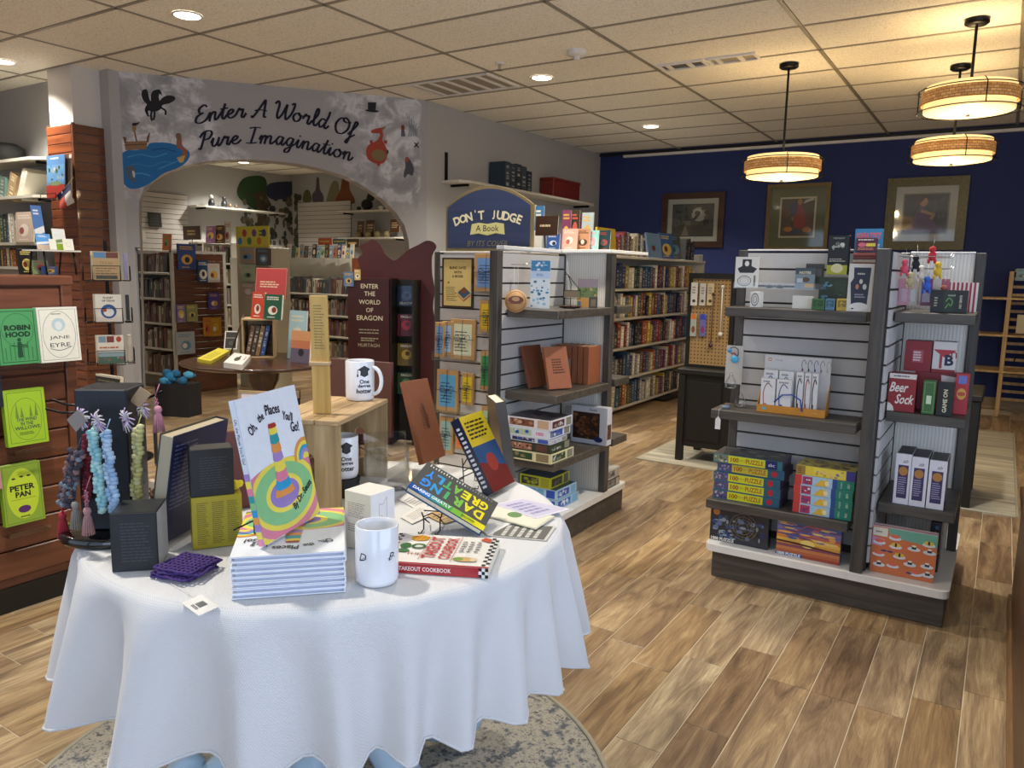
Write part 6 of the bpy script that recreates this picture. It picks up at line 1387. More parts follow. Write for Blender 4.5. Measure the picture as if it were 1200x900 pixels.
for k,(px,py) in enumerate(((856,455),(868,462))):
    p = W(px,py,y=3.52); r = E('clear_bauble', ('clear bauble tag hanging left of the lanyard','clear bauble on the second shelf under the lanyard')[k], 'bauble', (p.x,3.52,SH['m']+.001 if k else p.z)); MB().lathe([(.012,0),(.026,.004),(.024,.03),(.010,.055),(.003,.075)],14).build('glass', ACRYL, r)
    MB().cyl(0,0,.0,.004,.010,10,0,'#9aa8a8').build('charm', PRINT, r)
p = W(850,475,y=3.45); r = E('glass_coaster', 'round glass keepsake at the left end of the second shelf', 'keepsake', (p.x,3.45,SH['m']+.001)); MB().lathe([(.001,0),(.02,0),(.021,.012),(.001,.014)],16,0,'#7a8a94').build('body', GLOSS, r); 
r['label'] = 'round glass keepsake with hanging tag, left end of the second shelf'
MB().tube([(0,-.02,.008),(-.01,-.055,0),(-.012,-.058,-.03)],.0008,4).build('string', MAT['white_string'], r); MB().prism([(-.016,-.10),(.008,-.10),(.008,-.055),(-.004,-.04),(-.016,-.055)][::1],-.0005,.0005,0,'#e9e6dd').build('tag', PRINT, r).matrix_local = Matrix.Translation((-.008,-.058,.010)) @ Matrix.Rotation(rad(90),4,'X')
# ---------------- right bay of the gift display
ZR = {'t':1.2505,'m':.8405,'b':.4505}
def go(a,w,h): a.rect(0,0,w,h,'#151713'); a.rect(w*.36,h*.05,w*.64,h*.95,'#20301f'); a.text('GAME ON',w*.82,h*.5,w*.07,'#c9c7a0',rot=-math.pi/2,maxw=h*.7,bold=.03); a.line(smooth([(w*.42,h*.2),(w*.5,h*.4),(w*.55,h*.3),(w*.6,h*.5),(w*.5,h*.65),(w*.42,h*.5)],4),.003,'#8fd06a'); a.text('wood',w*.56,h*.78,h*.09,'#d8e8c0',maxw=w*.2); a.lines(w*.1,h*.25,w*.2,h*.7,4,'#b5b290')
fbox('tin_box', 'black tin with green lettering on the right bay top shelf', 1091,1134,ZR['t'],340,3.56,.05,'#151713',go)
def stripes(a,w,h):
    a.rect(0,0,w,h,'#e6dfd4')
    for k in range(7): a.rect(w*(k/7),0,w*(k/7+.075),h,'#a83038')
fbox('popcorn_box', 'red and white striped box behind the black tin', 1111,1146,ZR['t'],331,3.70,.05,'#e6dfd4',stripes)
# wire peg hooks with plush keychains
for k in range(4):
    y0 = 3.50+.08*k; z0 = W(1060,302,x=-.38).z-(.0,.045)[k%2]; MB().tube([(-.38,y0,z0),(-.20,y0,z0),(-.19,y0,z0+.012)],.002,5).build('peg_hook', CHROME, None, '%s chrome peg hook in the right bay holding keychains' % ORD[k], 'hook', 'chrome peg hooks')
rn = random.Random(11); cc_ = [('#d8556a','pink'),('#c9b98a','tan'),('#2a2a30','black'),('#e8e2d0','white'),('#3a62c0','blue'),('#c8323a','red'),('#e0b83a','yellow'),('#a85a4a','rust')]
for k in range(8):
    px = 1060+k*6.5; py = (315,330,310,322,335,300,318,345)[k]; p = W(px,py,y=3.50+.03*(k%4)); c, cn = cc_[k]
    e = E('plush_keychain', '%s plush keychain hanging in the right bay' % cn, 'keychain', p, group='plush keychains in the right bay'); MB().ball((0,0,0),(.016,.012,.02),8,0,c).ball((0,-.004,.026),(.013,.012,.013),8,0,c).build('body', YARN, e)
    MB().ball((-.011,0,-.02),(.006,.006,.012),6,0,c).ball((.011,0,-.02),(.006,.006,.012),6,0,c).build('legs' if False else 'leg', YARN, e); MB().tube([(0,0,.038),(.003,.0,.06),(0,.002,.08)],.001,4).build('chain', CHROME, e)
for k in range(6):
    e = E('blister_pack', '%s hanging blister pack from the left in the right bay' % ORD[k], 'blister pack', (-.36+.028*k,3.60+.04*(k%3),1.275), group='hanging blister packs in the right bay'); MB().box(-.02,.02,-.001,.001,0,.11,0,['#c98a9a','#e0dccf','#b8b4a8','#7a3a5a','#c9c4b5','#a85a6a'][k]).build('card', PRINT, e); MB().box(-.014,.014,-.010,-.0015,.015,.07).build('blister', ACRYL, e)
def beer(a,w,h): a.rect(0,0,w,h,'#8e1f26'); a.rect(0,h*.87,w,h,'#d9d2c6'); a.lines(w*.15,h*.91,w*.8,h*.96,1,'#4a3a34'); a.text('Beer',w*.38,h*.64,h*.26,'#e8e0d4',shear=.35,bold=.02,maxw=w*.7); a.text('Sock',w*.62,h*.33,h*.26,'#e8e0d4',shear=.35,bold=.02,maxw=w*.7); a.ell(w*.12,h*.08,w*.16,h*.16,'#d9d2c6') if False else a.poly([(0,0),(w*.26,0),(w*.22,h*.12),(w*.1,h*.2),(0,h*.22)],'#d9d2c6')
fbox('sock_box', 'dark red box with white script lettering, left on the right bay shelf', 1042,1074,ZR['m'],438,3.515,.08,'#8e1f26',beer)
def rb1(a,w,h): a.rect(0,0,w,h,'#8e1f26'); a.rect(w*.3,h*.3,w*.7,h*.7,'#b5525a'); a.lines(w*.33,h*.33,w*.67,h*.67,4,'#e0d0cc',.6)
def rb2(a,w,h): a.rect(0,0,w,h,'#dcd6cd'); a.poly([(0,h*.75),(w,h*.75) ,(w*.5,h*.5)],'#b5323a'); a.rect(0,0,w,h*.12,'#8e1f26'); a.text('B',w*.72,h*.42,h*.35,'#1c2040',bold=.04); a.rect(w*.3,h*.15,w*.42,h*.6,'#a83a40'); a.text('n',w*.9,h*.6,h*.2,'#8e1f26')
lo = fbox('sock_box', 'dark red sock box lying under the other red one', 1072,1128,ZR['m'],437,3.64,.09,'#8e1f26',lambda a,w,h:(a.rect(0,0,w,h,'#7a1a20'),a.poly([(w*.6,h*.1),(w,h*.1),(w,h*.9),(w*.55,h*.95)],'#d8cfc8'),a.text('B',w*.85,h*.5,h*.4,'#1c2040')))
zt2 = W(1090,437,y=3.64).z
x0 = W(1060,420,y=3.66).x
carton('sock_box', 'dark red sock box with stamped square, on top of the pile', Matrix.Translation((x0,3.655,zt2+.001)), .10, .085, W(1080,400,y=3.655).z-zt2, '#8e1f26', rb1, None, lambda a,w,d: a.rect(w*.1,d*.2,w*.9,d*.8,'#8a8580'))
carton('sock_box', 'white and red sock box with a large dark B beside the stamped one', Matrix.Translation((x0+.105,3.655,zt2+.001)), .085, .085, W(1080,400,y=3.655).z-zt2+.002, '#dcd6cd', rb2)
def grb(a,w,h): a.rect(0,0,w,h,'#3d6a34'); a.border(w*.1,h*.05,w*.9,h*.95,.002,'#7aa05a'); a.text('BLM',w*.5,h*.4,w*.35,'#dfe6c8',rot=math.pi/2,bold=.03,maxw=h*.4) if False else a.rect(w*.3,h*.3,w*.7,h*.55,'#cfe0b8')
fbox('tall_box', 'tall green ornate box in front of the red boxes', 1082,1097,ZR['m'],446,3.52,.05,'#3d6a34',grb)
fbox('tin_box', 'small black tin with cream lettering beside the green box', 1099,1118,ZR['m'],449,3.515,.05,'#151713',lambda a,w,h:(a.rect(0,0,w,h,'#151713'),a.text('GAME ON',w*.5,h*.45,w*.28,'#d9d6b0',rot=math.pi/2,maxw=h*.75,bold=.03)))
fbox('sock_box', 'red box with a hot dog picture at the right end of the shelf', 1120,1136,ZR['m'],438,3.60,.05,'#b5323a',lambda a,w,h:(a.rect(0,0,w,h,'#b5323a'),a.rect(w*.2,h*.75,w*.8,h*.95,'#6a7ac0'),a.ell(w*.5,h*.5,w*.35,h*.14,'#e0a84a'),a.ell(w*.5,h*.5,w*.3,h*.05,'#c8503a')))
# three upright puzzle boxes
def up_(a,w,h): a.rect(0,0,w,h,'#dcd8dc'); a.text('ab',w*.6,h*.86,h*.07,'#2a2a30',shear=.3); a.rect(w*.18,h*.12,w*.82,h*.78,'#3a2f58'); a.ell(w*.5,h*.66,w*.28,h*.09,'#b07a3a'); a.lines(w*.25,h*.2,w*.75,h*.55,8,'#a8a2b8',.4)
for k,(p0,p1,pt) in enumerate(((1050,1069,532),(1068,1088,536),(1089,1110,540))):
    fbox('puzzle_box', 'white and purple puzzle box standing upright, %s of three' % ('leftmost','middle','rightmost')[k], p0,p1,ZR['b'],pt,3.52,.19,'#c9c4c9',up_,lambda a,w,h: (a.rect(0,0,w,h,'#4a4a50'),a.lines(w*.1,h*.1,w*.9,h*.9,12,'#7a7a80',.3)),lambda a,w,d: a.rect(w*.05,d*.05,w*.95,d*.95,'#3d3c3e'),'puzzle box','three upright puzzle boxes')
def sushi(a,w,h):
    a.rect(0,0,w,h,'#d97a4a'); a.poly([(w*.28,h*.82),(w,h*.74),(w,h),(w*.25,h)],'#6fae96'); a.poly([(0,h*.6),(w*.16,h*.58),(w*.2,h*.74),(0,h*.78)],'#cf9ac0'); a.rect(w*.01,h*.80,w*.24,h*.98,'#e6e0d0'); a.text('piece',w*.12,h*.89,h*.04,'#8a8478') if False else a.lines(w*.05,h*.86,w*.18,h*.92,1,'#8a8478')
    for (x,y,k) in ((.12,.66,0),(.36,.80,1),(.38,.62,2),(.66,.64,3),(.9,.62,3),(.12,.40,1),(.45,.42,2),(.62,.30,4),(.88,.32,4),(.14,.18,3),(.36,.20,1),(.72,.12,1),(.9,.14,3),(.88,.78,2)):
        a.ell(w*x,h*y,w*.10,h*.045,'#dfe3e6'); 
        if k in (0,1): a.ell(w*x,h*(y+.04),w*.075,h*.04,'#e8735a')
        elif k == 2: a.ell(w*x,h*(y+.04),w*.075,h*.045,'#e8c64a'); a.rect(w*(x-.015),h*(y),w*(x+.015),h*(y+.08),'#22221e')
        else: a.rect(w*(x-.035),h*y,w*(x+.035),h*(y+.06),'#22221e'); a.ell(w*x,h*(y+.065),w*.035,h*.02,'#f0ece2')
    for x,y in ((.2,.5),(.62,.12),(.3,.5)): a.ell(w*x,h*y,w*.05,h*.02,'#4a3f78')
fbox('puzzle_box', 'large puzzle box illustrated with sushi, on the deck at right', 1022,1099,.16,622,3.455,.05,'#e0d6d0',sushi,None,lambda a,w,d: a.rect(0,d*.3,w,d*.6,'#c86a7a'),'puzzle box',zmax=.406)
fbox('activity_book', 'dark patterned activity book behind the sushi puzzle', 1090,1103,.16,612,3.60,.14,'#2a2630',lambda a,w,h: mosaic(a,0,0,w,h,['#2a2630','#7a3a5a','#3a6a8a','#c0a04a'],20,3,.012),lambda a,w,h: mosaic(a,0,0,w,h,['#b8b2a6','#6a5a50','#9a5a4a'],30,5,.02))
# ================================================================ BLIND DATE DISPLAY
# arched sign
xl_, xr_ = -2.70, -2.13; ys = 3.545; zb_ = MGT = 1.4905
w = xr_-xl_; hs = W(517,243,y=ys).z-zb_; ht = W(565,218,y=ys).z-zb_
def archpoly(in_): 
    pts = [(in_,in_),(w-in_,in_)]; n = 16; R_ = [(w-in_)-(w-2*in_)*i/n for i in range(n+1)]
    for x in R_:
        u = (x-w/2)/(w/2); pts.append((x, hs-in_+(ht-hs)*(1-u*u)))
    return pts
r = E('shop_sign', "arched blue Don't Judge A Book sign standing on the blind date display", 'sign', M=frame((xl_,ys,zb_),(1,0,0),(0,0,1)))
MB().prism(archpoly(0),-.018,0).build('frame', plain('bronze_sign_edge','#857550',.45,metal=.3), r); MB().prism(archpoly(.016),.0005,.004).build('panel', woodm('slate_blue_board','#222b42','#38456a','X',.8,.5), r)
a = Art(); a.z = .0045
tt = "DON'T JUDGE"
n = len(tt)
for k, ch in enumerate(tt):
    u = (k-(n-1)/2)/(n/2); a.text(ch, w/2+u*.225, hs*(.80 if ch != "'" else .90)-u*u*.035, .048 if ch != "'" else .014, '#e6dcb4', rot=-u*.42, bold=.035) if ch != ' ' else 0
bk_ = [(w*.30,hs*.36),(w*.32,hs*.60),(w*.40,hs*.63),(w*.5,hs*.60),(w*.6,hs*.63),(w*.69,hs*.60),(w*.70,hs*.36),(w*.6,hs*.40),(w*.5,hs*.355),(w*.4,hs*.40)]
a.poly(bk_, '#d8cf8a'); a.poly([(w*.32,hs*.345),(w*.4,hs*.385),(w*.5,hs*.335),(w*.6,hs*.385),(w*.68,hs*.345),(w*.6,hs*.40),(w*.5,hs*.355),(w*.4,hs*.40)], '#8f8650')
a.text('A Book', w*.5,hs*.505,.034,'#2a2a26',bold=.005); a.text('BY ITS COVER', w*.5,hs*.17,.030,'#7f7a5f',shear=.25,maxw=w*.62)
a.build('lettering', PRINT, r)
# framed poster
yp = 3.520; p0 = W(519,302,y=yp); p1 = W(554,361,y=yp); w = p1.x-p0.x; h = p0.z-p1.z
r = E('framed_poster', 'dark-framed Blind Date With A Book poster on the slat panel', 'poster', M=frame((p0.x,yp,p1.z),(1,0,0),(0,0,1)))
MB().box(0,w,0,h,-.008,0).build('backing', BLACK, r)
for b in ((0,w,0,.008),(0,w,h-.008,h),(0,.008,.008,h-.008),(w-.008,w,.008,h-.008)): MB().box(b[0],b[1],b[2],b[3],.0002,.006).build('frame_rail', DKWOOD, r)
a = Art(); a.rect(.008,.008,w-.008,h-.008,'#dcc27a')
for s_, y in (('BLIND DATE',.80),('WITH',.71),('A BOOK',.63)): a.text(s_, w*.5,h*y,h*.055,'#2f2418',bold=.03,maxw=w*.66)
a.ring(w*.5,h*.86,w*.33,h*.08,.0015,'#b8995a'); a.lines(w*.12,h*.12,w*.5,h*.42,8,'#6b5530',.35); a.ell(w*.2,h*.5,.006,.006,'#7b6238')
a.poly([(w*.5,h*.30),(w*.72,h*.42),(w*.92,h*.30),(w*.70,h*.18)],'#3a5a78'); a.poly([(w*.5,h*.27),(w*.70,h*.15),(w*.70,h*.12),(w*.5,h*.24)],'#c98a5a'); a.poly([(w*.70,h*.15),(w*.92,h*.27),(w*.92,h*.24),(w*.70,h*.12)],'#a03a3a'); a.poly([(w*.55,h*.33),(w*.72,h*.42),(w*.85,h*.34),(w*.7,h*.27)],'#7a4a3a')
a.build('print', PRINT, r)
# wrapped books in clear pockets
SPL = plain('cord','#2a2d40',.8)
wr = [((555,584,297,341),'#6f97c8','blue','top right of the slat panel',0),((561,583,352,389),'#d8b41e','yellow','right below the blue-labelled one',0),((509,520,378,418),'#6f93b8','slate blue','far left of the middle row',.012),((517,530,377,416),'#9fb9cf','pale blue','middle row left of the cream one',.006),((527,556,375,420),'#d6d8b8','cream','middle row centre',.0),
      ((562,574,412,456),'#2f8a4a','green','right side, left one of two',.0),((573,585,413,457),'#2f8a4a','green','right side, right one of two',.0),((511,536,435,480),'#58a0c8','bright blue','lower row left',.0),((540,554,438,474),'#d8c020','lemon yellow','lower row middle',.004),((514,530,490,530),'#8fb0a8','grey-green','bottom row left',.0),((533,553,497,526),'#e0702a','orange','bottom row middle',.0),((563,583,478,520),'#a8c8a8','pale green','bottom row right',.0)]
for k,((x0,x1,y0,y1),c,cn,where,off) in enumerate(wr):
    yy = 3.500-off*2; a0 = W(x0,y1,y=yy); a1 = W(x1,y0,y=yy); w = a1.x-a0.x; h = a1.z-a0.z
    r = E('wrapped_book', 'kraft-wrapped book with %s label, %s' % (cn, where), 'wrapped book', M=frame((a0.x,yy,a0.z),(1,0,.0),(0,.03,1)), group='wrapped blind date books')
    MB().bbox(0,w,0,h,-.02,0,.002).build('kraft_wrapping', KRAFT, r)
    a = Art(); a.rect(w*.12,h*.10,w*.88,h*.88,c); a.lines(w*.2,h*.18,w*.8,h*.72,7,'#3a3a3a',.3); a.build('label_card', PRINT, r)
    MB().tube([(w*.5,0,.0022),(w*.5,h*.5,.0035),(w*.5,h,.0022)],.0014,5).tube([(0,h*.5,.0022),(w*.5,h*.5,.0035),(w,h*.5,.0022)],.0014,5).tube(smooth([(w*.5,h*.5,0),(w*.25,h*.6,0),(w*.2,h*.48,0),(w*.5,h*.5,0),(w*.75,h*.62,0),(w*.8,h*.5,0),(w*.5,h*.5,0),(w*.35,h*.3,0)],3) and [(x,y,.005) for x,y in smooth([(w*.5,h*.5),(w*.25,h*.6),(w*.2,h*.48),(w*.5,h*.5),(w*.75,h*.62),(w*.8,h*.5),(w*.5,h*.5),(w*.35,h*.3)],3)],.0014,5).build('cord_bow', SPL, r)
for k,(x0,x1,py,lab) in enumerate(((553,586,342,'clear acrylic pocket under the blue-labelled wrapped book'),(558,586,391,'clear acrylic pocket under the yellow-labelled wrapped book'),(507,558,420,'long clear acrylic pocket under the middle row of wrapped books'),(560,586,458,'clear acrylic pocket under the green-labelled wrapped books'),(509,558,481,'long clear acrylic pocket under the lower row of wrapped books'))):
    a0 = W(x0,py,y=3.46); a1 = W(x1,py,y=3.46); r = E('acrylic_pocket', lab, 'holder', (a0.x,3.455,a0.z-.004)); w = a1.x-a0.x
    MB().box(0,w,0,.075,-.003,0).build('base', ACRYL, r); MB().box(0,w,-.003,-.0002,-.003,.045).build('front_lip', ACRYL, r)
# ---- shelf goods, facing right
def onM(px,py,z): return W(px,py,z=z)
ZM = {'t':1.2005,'m':.7855,'b':.4455}
y = 3.235; c = W(605,353,y=y); r = E('wooden_ornament', 'round carved wooden plaque hanging in front of the top shelf', 'plaque', M=frame((c.x,y,c.z),(.94,.34,0),(0,0,1)))
rr = (W(617,353,y=y)-c).length*.95
MB().lathe([(.001,0),(rr,0),(rr,.010),(.001,.010)],28).build('disc', plain('birch_plywood','#b98f5c',.6,var=.12), r); a = Art(); a.z = .0105; a.ring(0,0,rr*.88,rr*.88,.002,'#7a4a2a'); a.ell(0,rr*.12,rr*.7,rr*.35,'#7a3f28'); a.ell(0,rr*.2,rr*.35,rr*.2,'#c89a68'); a.line([(-rr*.8,-rr*.2),(rr*.8,-rr*.2)],.0015,'#7a4a2a'); a.build('carving', PRINT, r)
MB().tube([(-.01,rr,.005),(-.012,rr+.11,.004)],.0006,4).tube([(.01,rr,.005),(.006,rr+.11,.004)],.0006,4).build('string', MAT['white_string'], r)
hk = W(603,310,x=-2.08); MB().tube([(-2.10,hk.y,hk.z),(-2.03,hk.y,hk.z),(-1.99,hk.y,hk.z+.008)],.002,5).tube([(-2.10,hk.y,hk.z-.012),(-2.10,hk.y+.05,hk.z-.012)],.002,5).build('peg_hook', CHROME, None, 'chrome peg hook above the round wooden plaque', 'hook')
def blubook(a,w,h):
    a.rect(0,0,w,h,'#e3e6e0'); mosaic(a,.001,h*.78,w-.001,h-.001,['#3b86b0','#2a6a94','#8abcd0','#dfe8e8'],14,3,.010); mosaic(a,.001,.001,w-.001,h*.62,['#e8ebe6','#4a94b8','#2f7296','#9cc6d4','#e8ebe6'],34,5,.010); a.rect(0,h*.63,w,h*.77,'#c9d8ea'); a.lines(w*.3,h*.67,w*.7,h*.73,2,'#6a86b0')
a0 = W(621,354,y=3.33); yb = a0.y; xb = a0.x
t0 = W(617,305,y=yb)
M = frame((xb,yb,ZM['t']+.001), (.9,.43,0), (t0.x-xb,0,t0.z-ZM['t']))
w = .098; h = t0.z-ZM['t']
r = E('spiral_notebook', 'tall blue floral spiral notebook on the top shelf', 'notebook', M=M); MB().box(0,w,0,h,-.012,0,0,'#e3e6e0').build('cover', PRINT, r); a = Art(); blubook(a,w,h); a.build('cover_print', PRINT, r)
mb = MB()
for k in range(16): zc = h*(k+.5)/16; mb.tube([(-.006*math.cos(q)+.002, zc, -.006+.009*math.sin(q)) for q in (0,1,2,3,4,5,6)],.0008,4)
mb.build('spiral_binding', WHMET, r)
# wire photo holder and picture cards
p = W(657,356,y=3.46)+Vector((.045,0,0)); r = E('wire_photo_holder', 'dark wire photo stand with a tiny sepia picture', 'photo stand', (p.x,p.y,ZM['t']+.003))
MB().tube([(-.03,0,.0),(.03,.02,0),(.0,.05,0),(-.03,0,0)],.002,5).tube([(0,.02,0),(0,.02,.13),(-.02,.02,.17),(-.02,.0,.17)],.002,5).tube([(-.02,.0,.18),(.05,.03,.09),(.05,.03,.05),(-.03,0,.05),(-.03,0,.09),(.05,.03,.09)],.002,5).build('wire', BLKMET, r)
MB().add([(-.025,.0,.055),(.04,.026,.055),(.04,.026,.088),(-.025,.0,.088)],[(0,1,2,3)],0,'#8a7250').build('picture', PRINT, r)
def land(a,w,h): a.rect(0,0,w,h,'#8a8a5a'); a.rect(0,h*.55,w,h,'#8a7a80'); mosaic(a,0,h*.35,w,h*.7,['#6a7a4a','#a89a6a','#55602f'],14,3,.01); a.rect(w*.05,0,w*.9,h*.33,'#c8924a'); a.rect(w*.05,0,w*.2,h*.2,'#4a6a8a')
M = frame(W(676,354,y=3.70), (.97,.25,0), (-.04,.05,1)); M[2][3] = ZM['t']+.001
r = E('picture_card', 'painted landscape card standing at the back of the top shelf', 'card', M=M); MB().box(0,.11,0,.15,-.006,0,0,'#8a8a5a').build('card', PRINT, r); a = Art(); land(a,.11,.15); a.build('print', PRINT, r)
M = frame(W(690,355,y=3.62), (.9,.4,0), (-.03,.02,1)); M[2][3] = ZM['t']+.001
r = E('picture_card', 'small dark framed card in front of the landscape card', 'card', M=M); MB().box(0,.045,0,.058,-.006,0,0,'#5a4a34').build('card', PRINT, r); a = Art(); a.border(.003,.003,.042,.055,.003,'#2a2118'); a.rect(.01,.012,.035,.045,'#7a6a4a'); a.build('print', PRINT, r)
p = W(668,355,y=3.60); r = E('wooden_dish', 'flat red-brown wooden dish on the top shelf', 'dish', (p.x,p.y,ZM['t']+.001)); MB().lathe([(.001,.002),(.045,.002),(.06,.010),(.064,.009),(.05,0),(.001,0)],24).build('dish', DKWOOD, r)
# leather journals on the middle shelf
for k,(pb,pt,wv,lab,af) in enumerate((((617,456),(606,407),.15,'plain dark brown leather journal leaning at the left of the middle shelf',None),((642,458),(629,409),.14,'tan leather journal with stamped lettering on the middle shelf',lambda a,w,h: (a.lines(w*.25,h*.35,w*.8,h*.72,6,'#4c2613',.5), a.text('Life',w*.5,h*.5,h*.1,'#4c2613',maxw=w*.5) if False else 0)))):
    b0 = W(*pb,z=ZM['m']); t0 = W(*pt,y=b0.y); sh_ = max(0, -2.070-t0.x)+(.01 if k else 0); journal(lab, frame((b0.x+sh_,b0.y,ZM['m']+.008), (.45 if k else .1,.9,0), (t0.x-b0.x,0,t0.z-ZM['m'])), wv, (t0-b0).length, .02, af, 'leather journals on the middle shelf', mat=LEATHER if k else plain('dark_tan_leather','#6b3a22',.5,var=.15,scale=40))
for k in range(6):
    x0 = -2.06+.035*k; r = E('leather_journal', 'brown leather journal, %s of the upright row on the middle shelf' % ('leftmost','second','third','fourth','fifth','rightmost')[k], 'journal', (x0,3.70,ZM['m']+.001), group='upright row of leather journals')
    MB().box(0,.003,0,.145,0,.205).box(.027,.030,0,.145,0,.205).box(.003,.027,0,.003,0,.205).build('cover', LEATHER, r); MB().box(.0032,.0268,.0035,.143,.003,.202).build('pages', PAGES, r)
r = E('bookend', 'pale metal wedge bookend before the leather journal row', 'bookend', (-2.08,3.69,ZM['m']+.001)); MB().add([(0,0,0),(.12,0,0),(.12,0,.14),(0,.002,0),(.12,.002,0),(.12,.002,.14)],[(0,1,2),(5,4,3),(0,3,4,1),(1,4,5,2),(2,5,3,0)]).build('plate', plain('grey_green_metal','#8b9088',.4), r)
# puzzles on the lower shelf and deck
def wide(cols, band, txt=None, tc='#ffffff', seed=1):
    def f(a,w,h):
        a.rect(0,0,w,h,band); mosaic(a,w*.06,h*.15,w*.62,h*.85,cols,14,seed,h*.3)
        if txt: a.text(txt,w*.8,h*.5,h*.4,tc,maxw=w*.25,bold=.02)
        else: a.rect(w*.7,h*.1,w*.95,h*.9,cols[-1])
    return f
stk = [('#e6dfae','#2f4a2c','green and cream bordered puzzle box, lowest of the pile',wide(['#2f4a2c','#38552f','#8a7a5a'],'#dcd6a6',None,seed=1),.30,.235,.05,0),
       ('#2a3f2a','#2a3f2a','dark green puzzle box, second up in the pile',wide(['#a8705a','#c9a088','#5a3a34'],'#26382a',None,seed=2),.275,.21,.045,-.01),
       ('#c9ccd4','#c9ccd4','narrow white and blue puzzle box, third up in the pile',wide(['#2a2f50','#c9c4b0','#3a5ab0'],'#cfd2da',None,seed=3),.235,.17,.025,-.01),
       ('#dfe4ec','#3a5ab0','white puzzle box with pink numerals and blue corner, fourth up',wide(['#b8c8a8','#d8dfe6','#2a55a8'],'#d9dfe8','1000','#e0508a',seed=4),.285,.22,.045,-.02),
       ('#e6e2e2','#5a2a3a','white puzzle box with brown photo strip, topmost of the pile',wide(['#7a4a34','#a8785a','#5a3424','#c9a88a'],'#e2dcdc',None,seed=5),.255,.22,.05,-.012)]
z = ZM['b']; cr = W(645,545,z=ZM['b'])
for k,(c1,c2,lab,f,w,d,h,dx) in enumerate(stk):
    carton('puzzle_box', lab, Matrix.Translation((max(cr.x-w+dx,-2.095),cr.y+.005+.003*k,z+.001)), min(w,cr.x+dx+2.095),d,h-.001,c1,f,wide([c2,'#cfd0d0','#8a8a7a'],c1,None,seed=9+k),lambda a,w,d: mosaic(a,.004,.004,w-.004,d-.004,['#4a4550','#6a5a5a','#8a8078'],30,7,.03),'puzzle box','pile of puzzle boxes on the lower shelf'); z += h
def tallp(a,w,h): a.rect(0,0,w,h,'#d6d8dc'); mosaic(a,w*.05,h*.12,w*.8,h*.84,['#3a2418','#5a3420','#7a4a28','#2a1a14','#8a5a34'],60,3,.018); a.text('Puzzle',w*.62,h*.92,h*.06,'#2a2f48',maxw=w*.5); a.ell(w*.78,h*.14,w*.12,h*.07,'#1f2a68')
a0 = W(678,528,y=3.80); a1 = W(712,528,y=3.80); hh_ = W(700,477,y=3.80).z-ZM['b']
carton('puzzle_box', 'tall puzzle box with a crowded brown painting, at the back of the lower shelf', Matrix.Translation((a1.x-.22,3.78,ZM['b']+.001)), .22,.06,hh_,'#d6d8dc',tallp,lambda a,w,h: (a.rect(0,0,w,h,'#dcdce0'), mosaic(a,w*.1,h*.15,w*.9,h*.55,['#5a3420','#8a5a34'],12,4,.01)),None,'puzzle box')
dk = .161
for k,(pc,w,d,h,c,f,lab) in enumerate((((640,612),.30,.24,.052,'#9cc4dc',wide(['#6aa0c8','#b8d4e4','#2f55b0'],'#a9cde2',None,seed=11),'pale blue puzzle box lying lowest on the deck'),((640,590),.28,.22,.052,'#a8cce0',wide(['#7ab0d0','#dfe8ec','#2f4fae'],'#b5d4e6',None,seed=12),'pale blue puzzle box lying second on the deck'),((0,0),.26,.20,.06,'#c8cc2e',wide(['#3a3a3a','#8a8a3a','#4a5a2a','#b5b02a'],'#ccd02e',None,seed=13),'yellow-edged puzzle box on top of the pale blue ones'))):
    xr_ = -1.86-(.0,.005,.04)[k]; carton('puzzle_box', lab, Matrix.Translation((xr_-w*.72,3.40+(.0,.004,-.0)[k],dk+(.0,.053,.106)[k]+.0005)), w*.72,d,h-.001,c,f,wide(['#2f4fae','#dfe8ec','#7ab0d0'] if k < 2 else ['#3a3a3a','#6a6a5a'],c,None,seed=15+k),lambda a,w,d: a.rect(.004,.004,w-.004,d-.004,'#5a6a78'),'puzzle box','puzzle boxes on the deck of the blind date display')

for k,(z_,h_,c) in enumerate(((.161,.05,'#4a4a48'),(.212,.055,'#c9c4b8'))):
    carton('puzzle_box', ('dark patterned puzzle box on the back end of the deck','white patterned puzzle box on top of the dark one, back end of deck')[k], Matrix.Translation((-2.07,3.915,z_)), .25,.17,h_-.001,c,None,wide(['#8a8a84','#3a3a3a','#6a4a5a','#b8b2a0'],c,None,seed=31+k),None,'puzzle box')
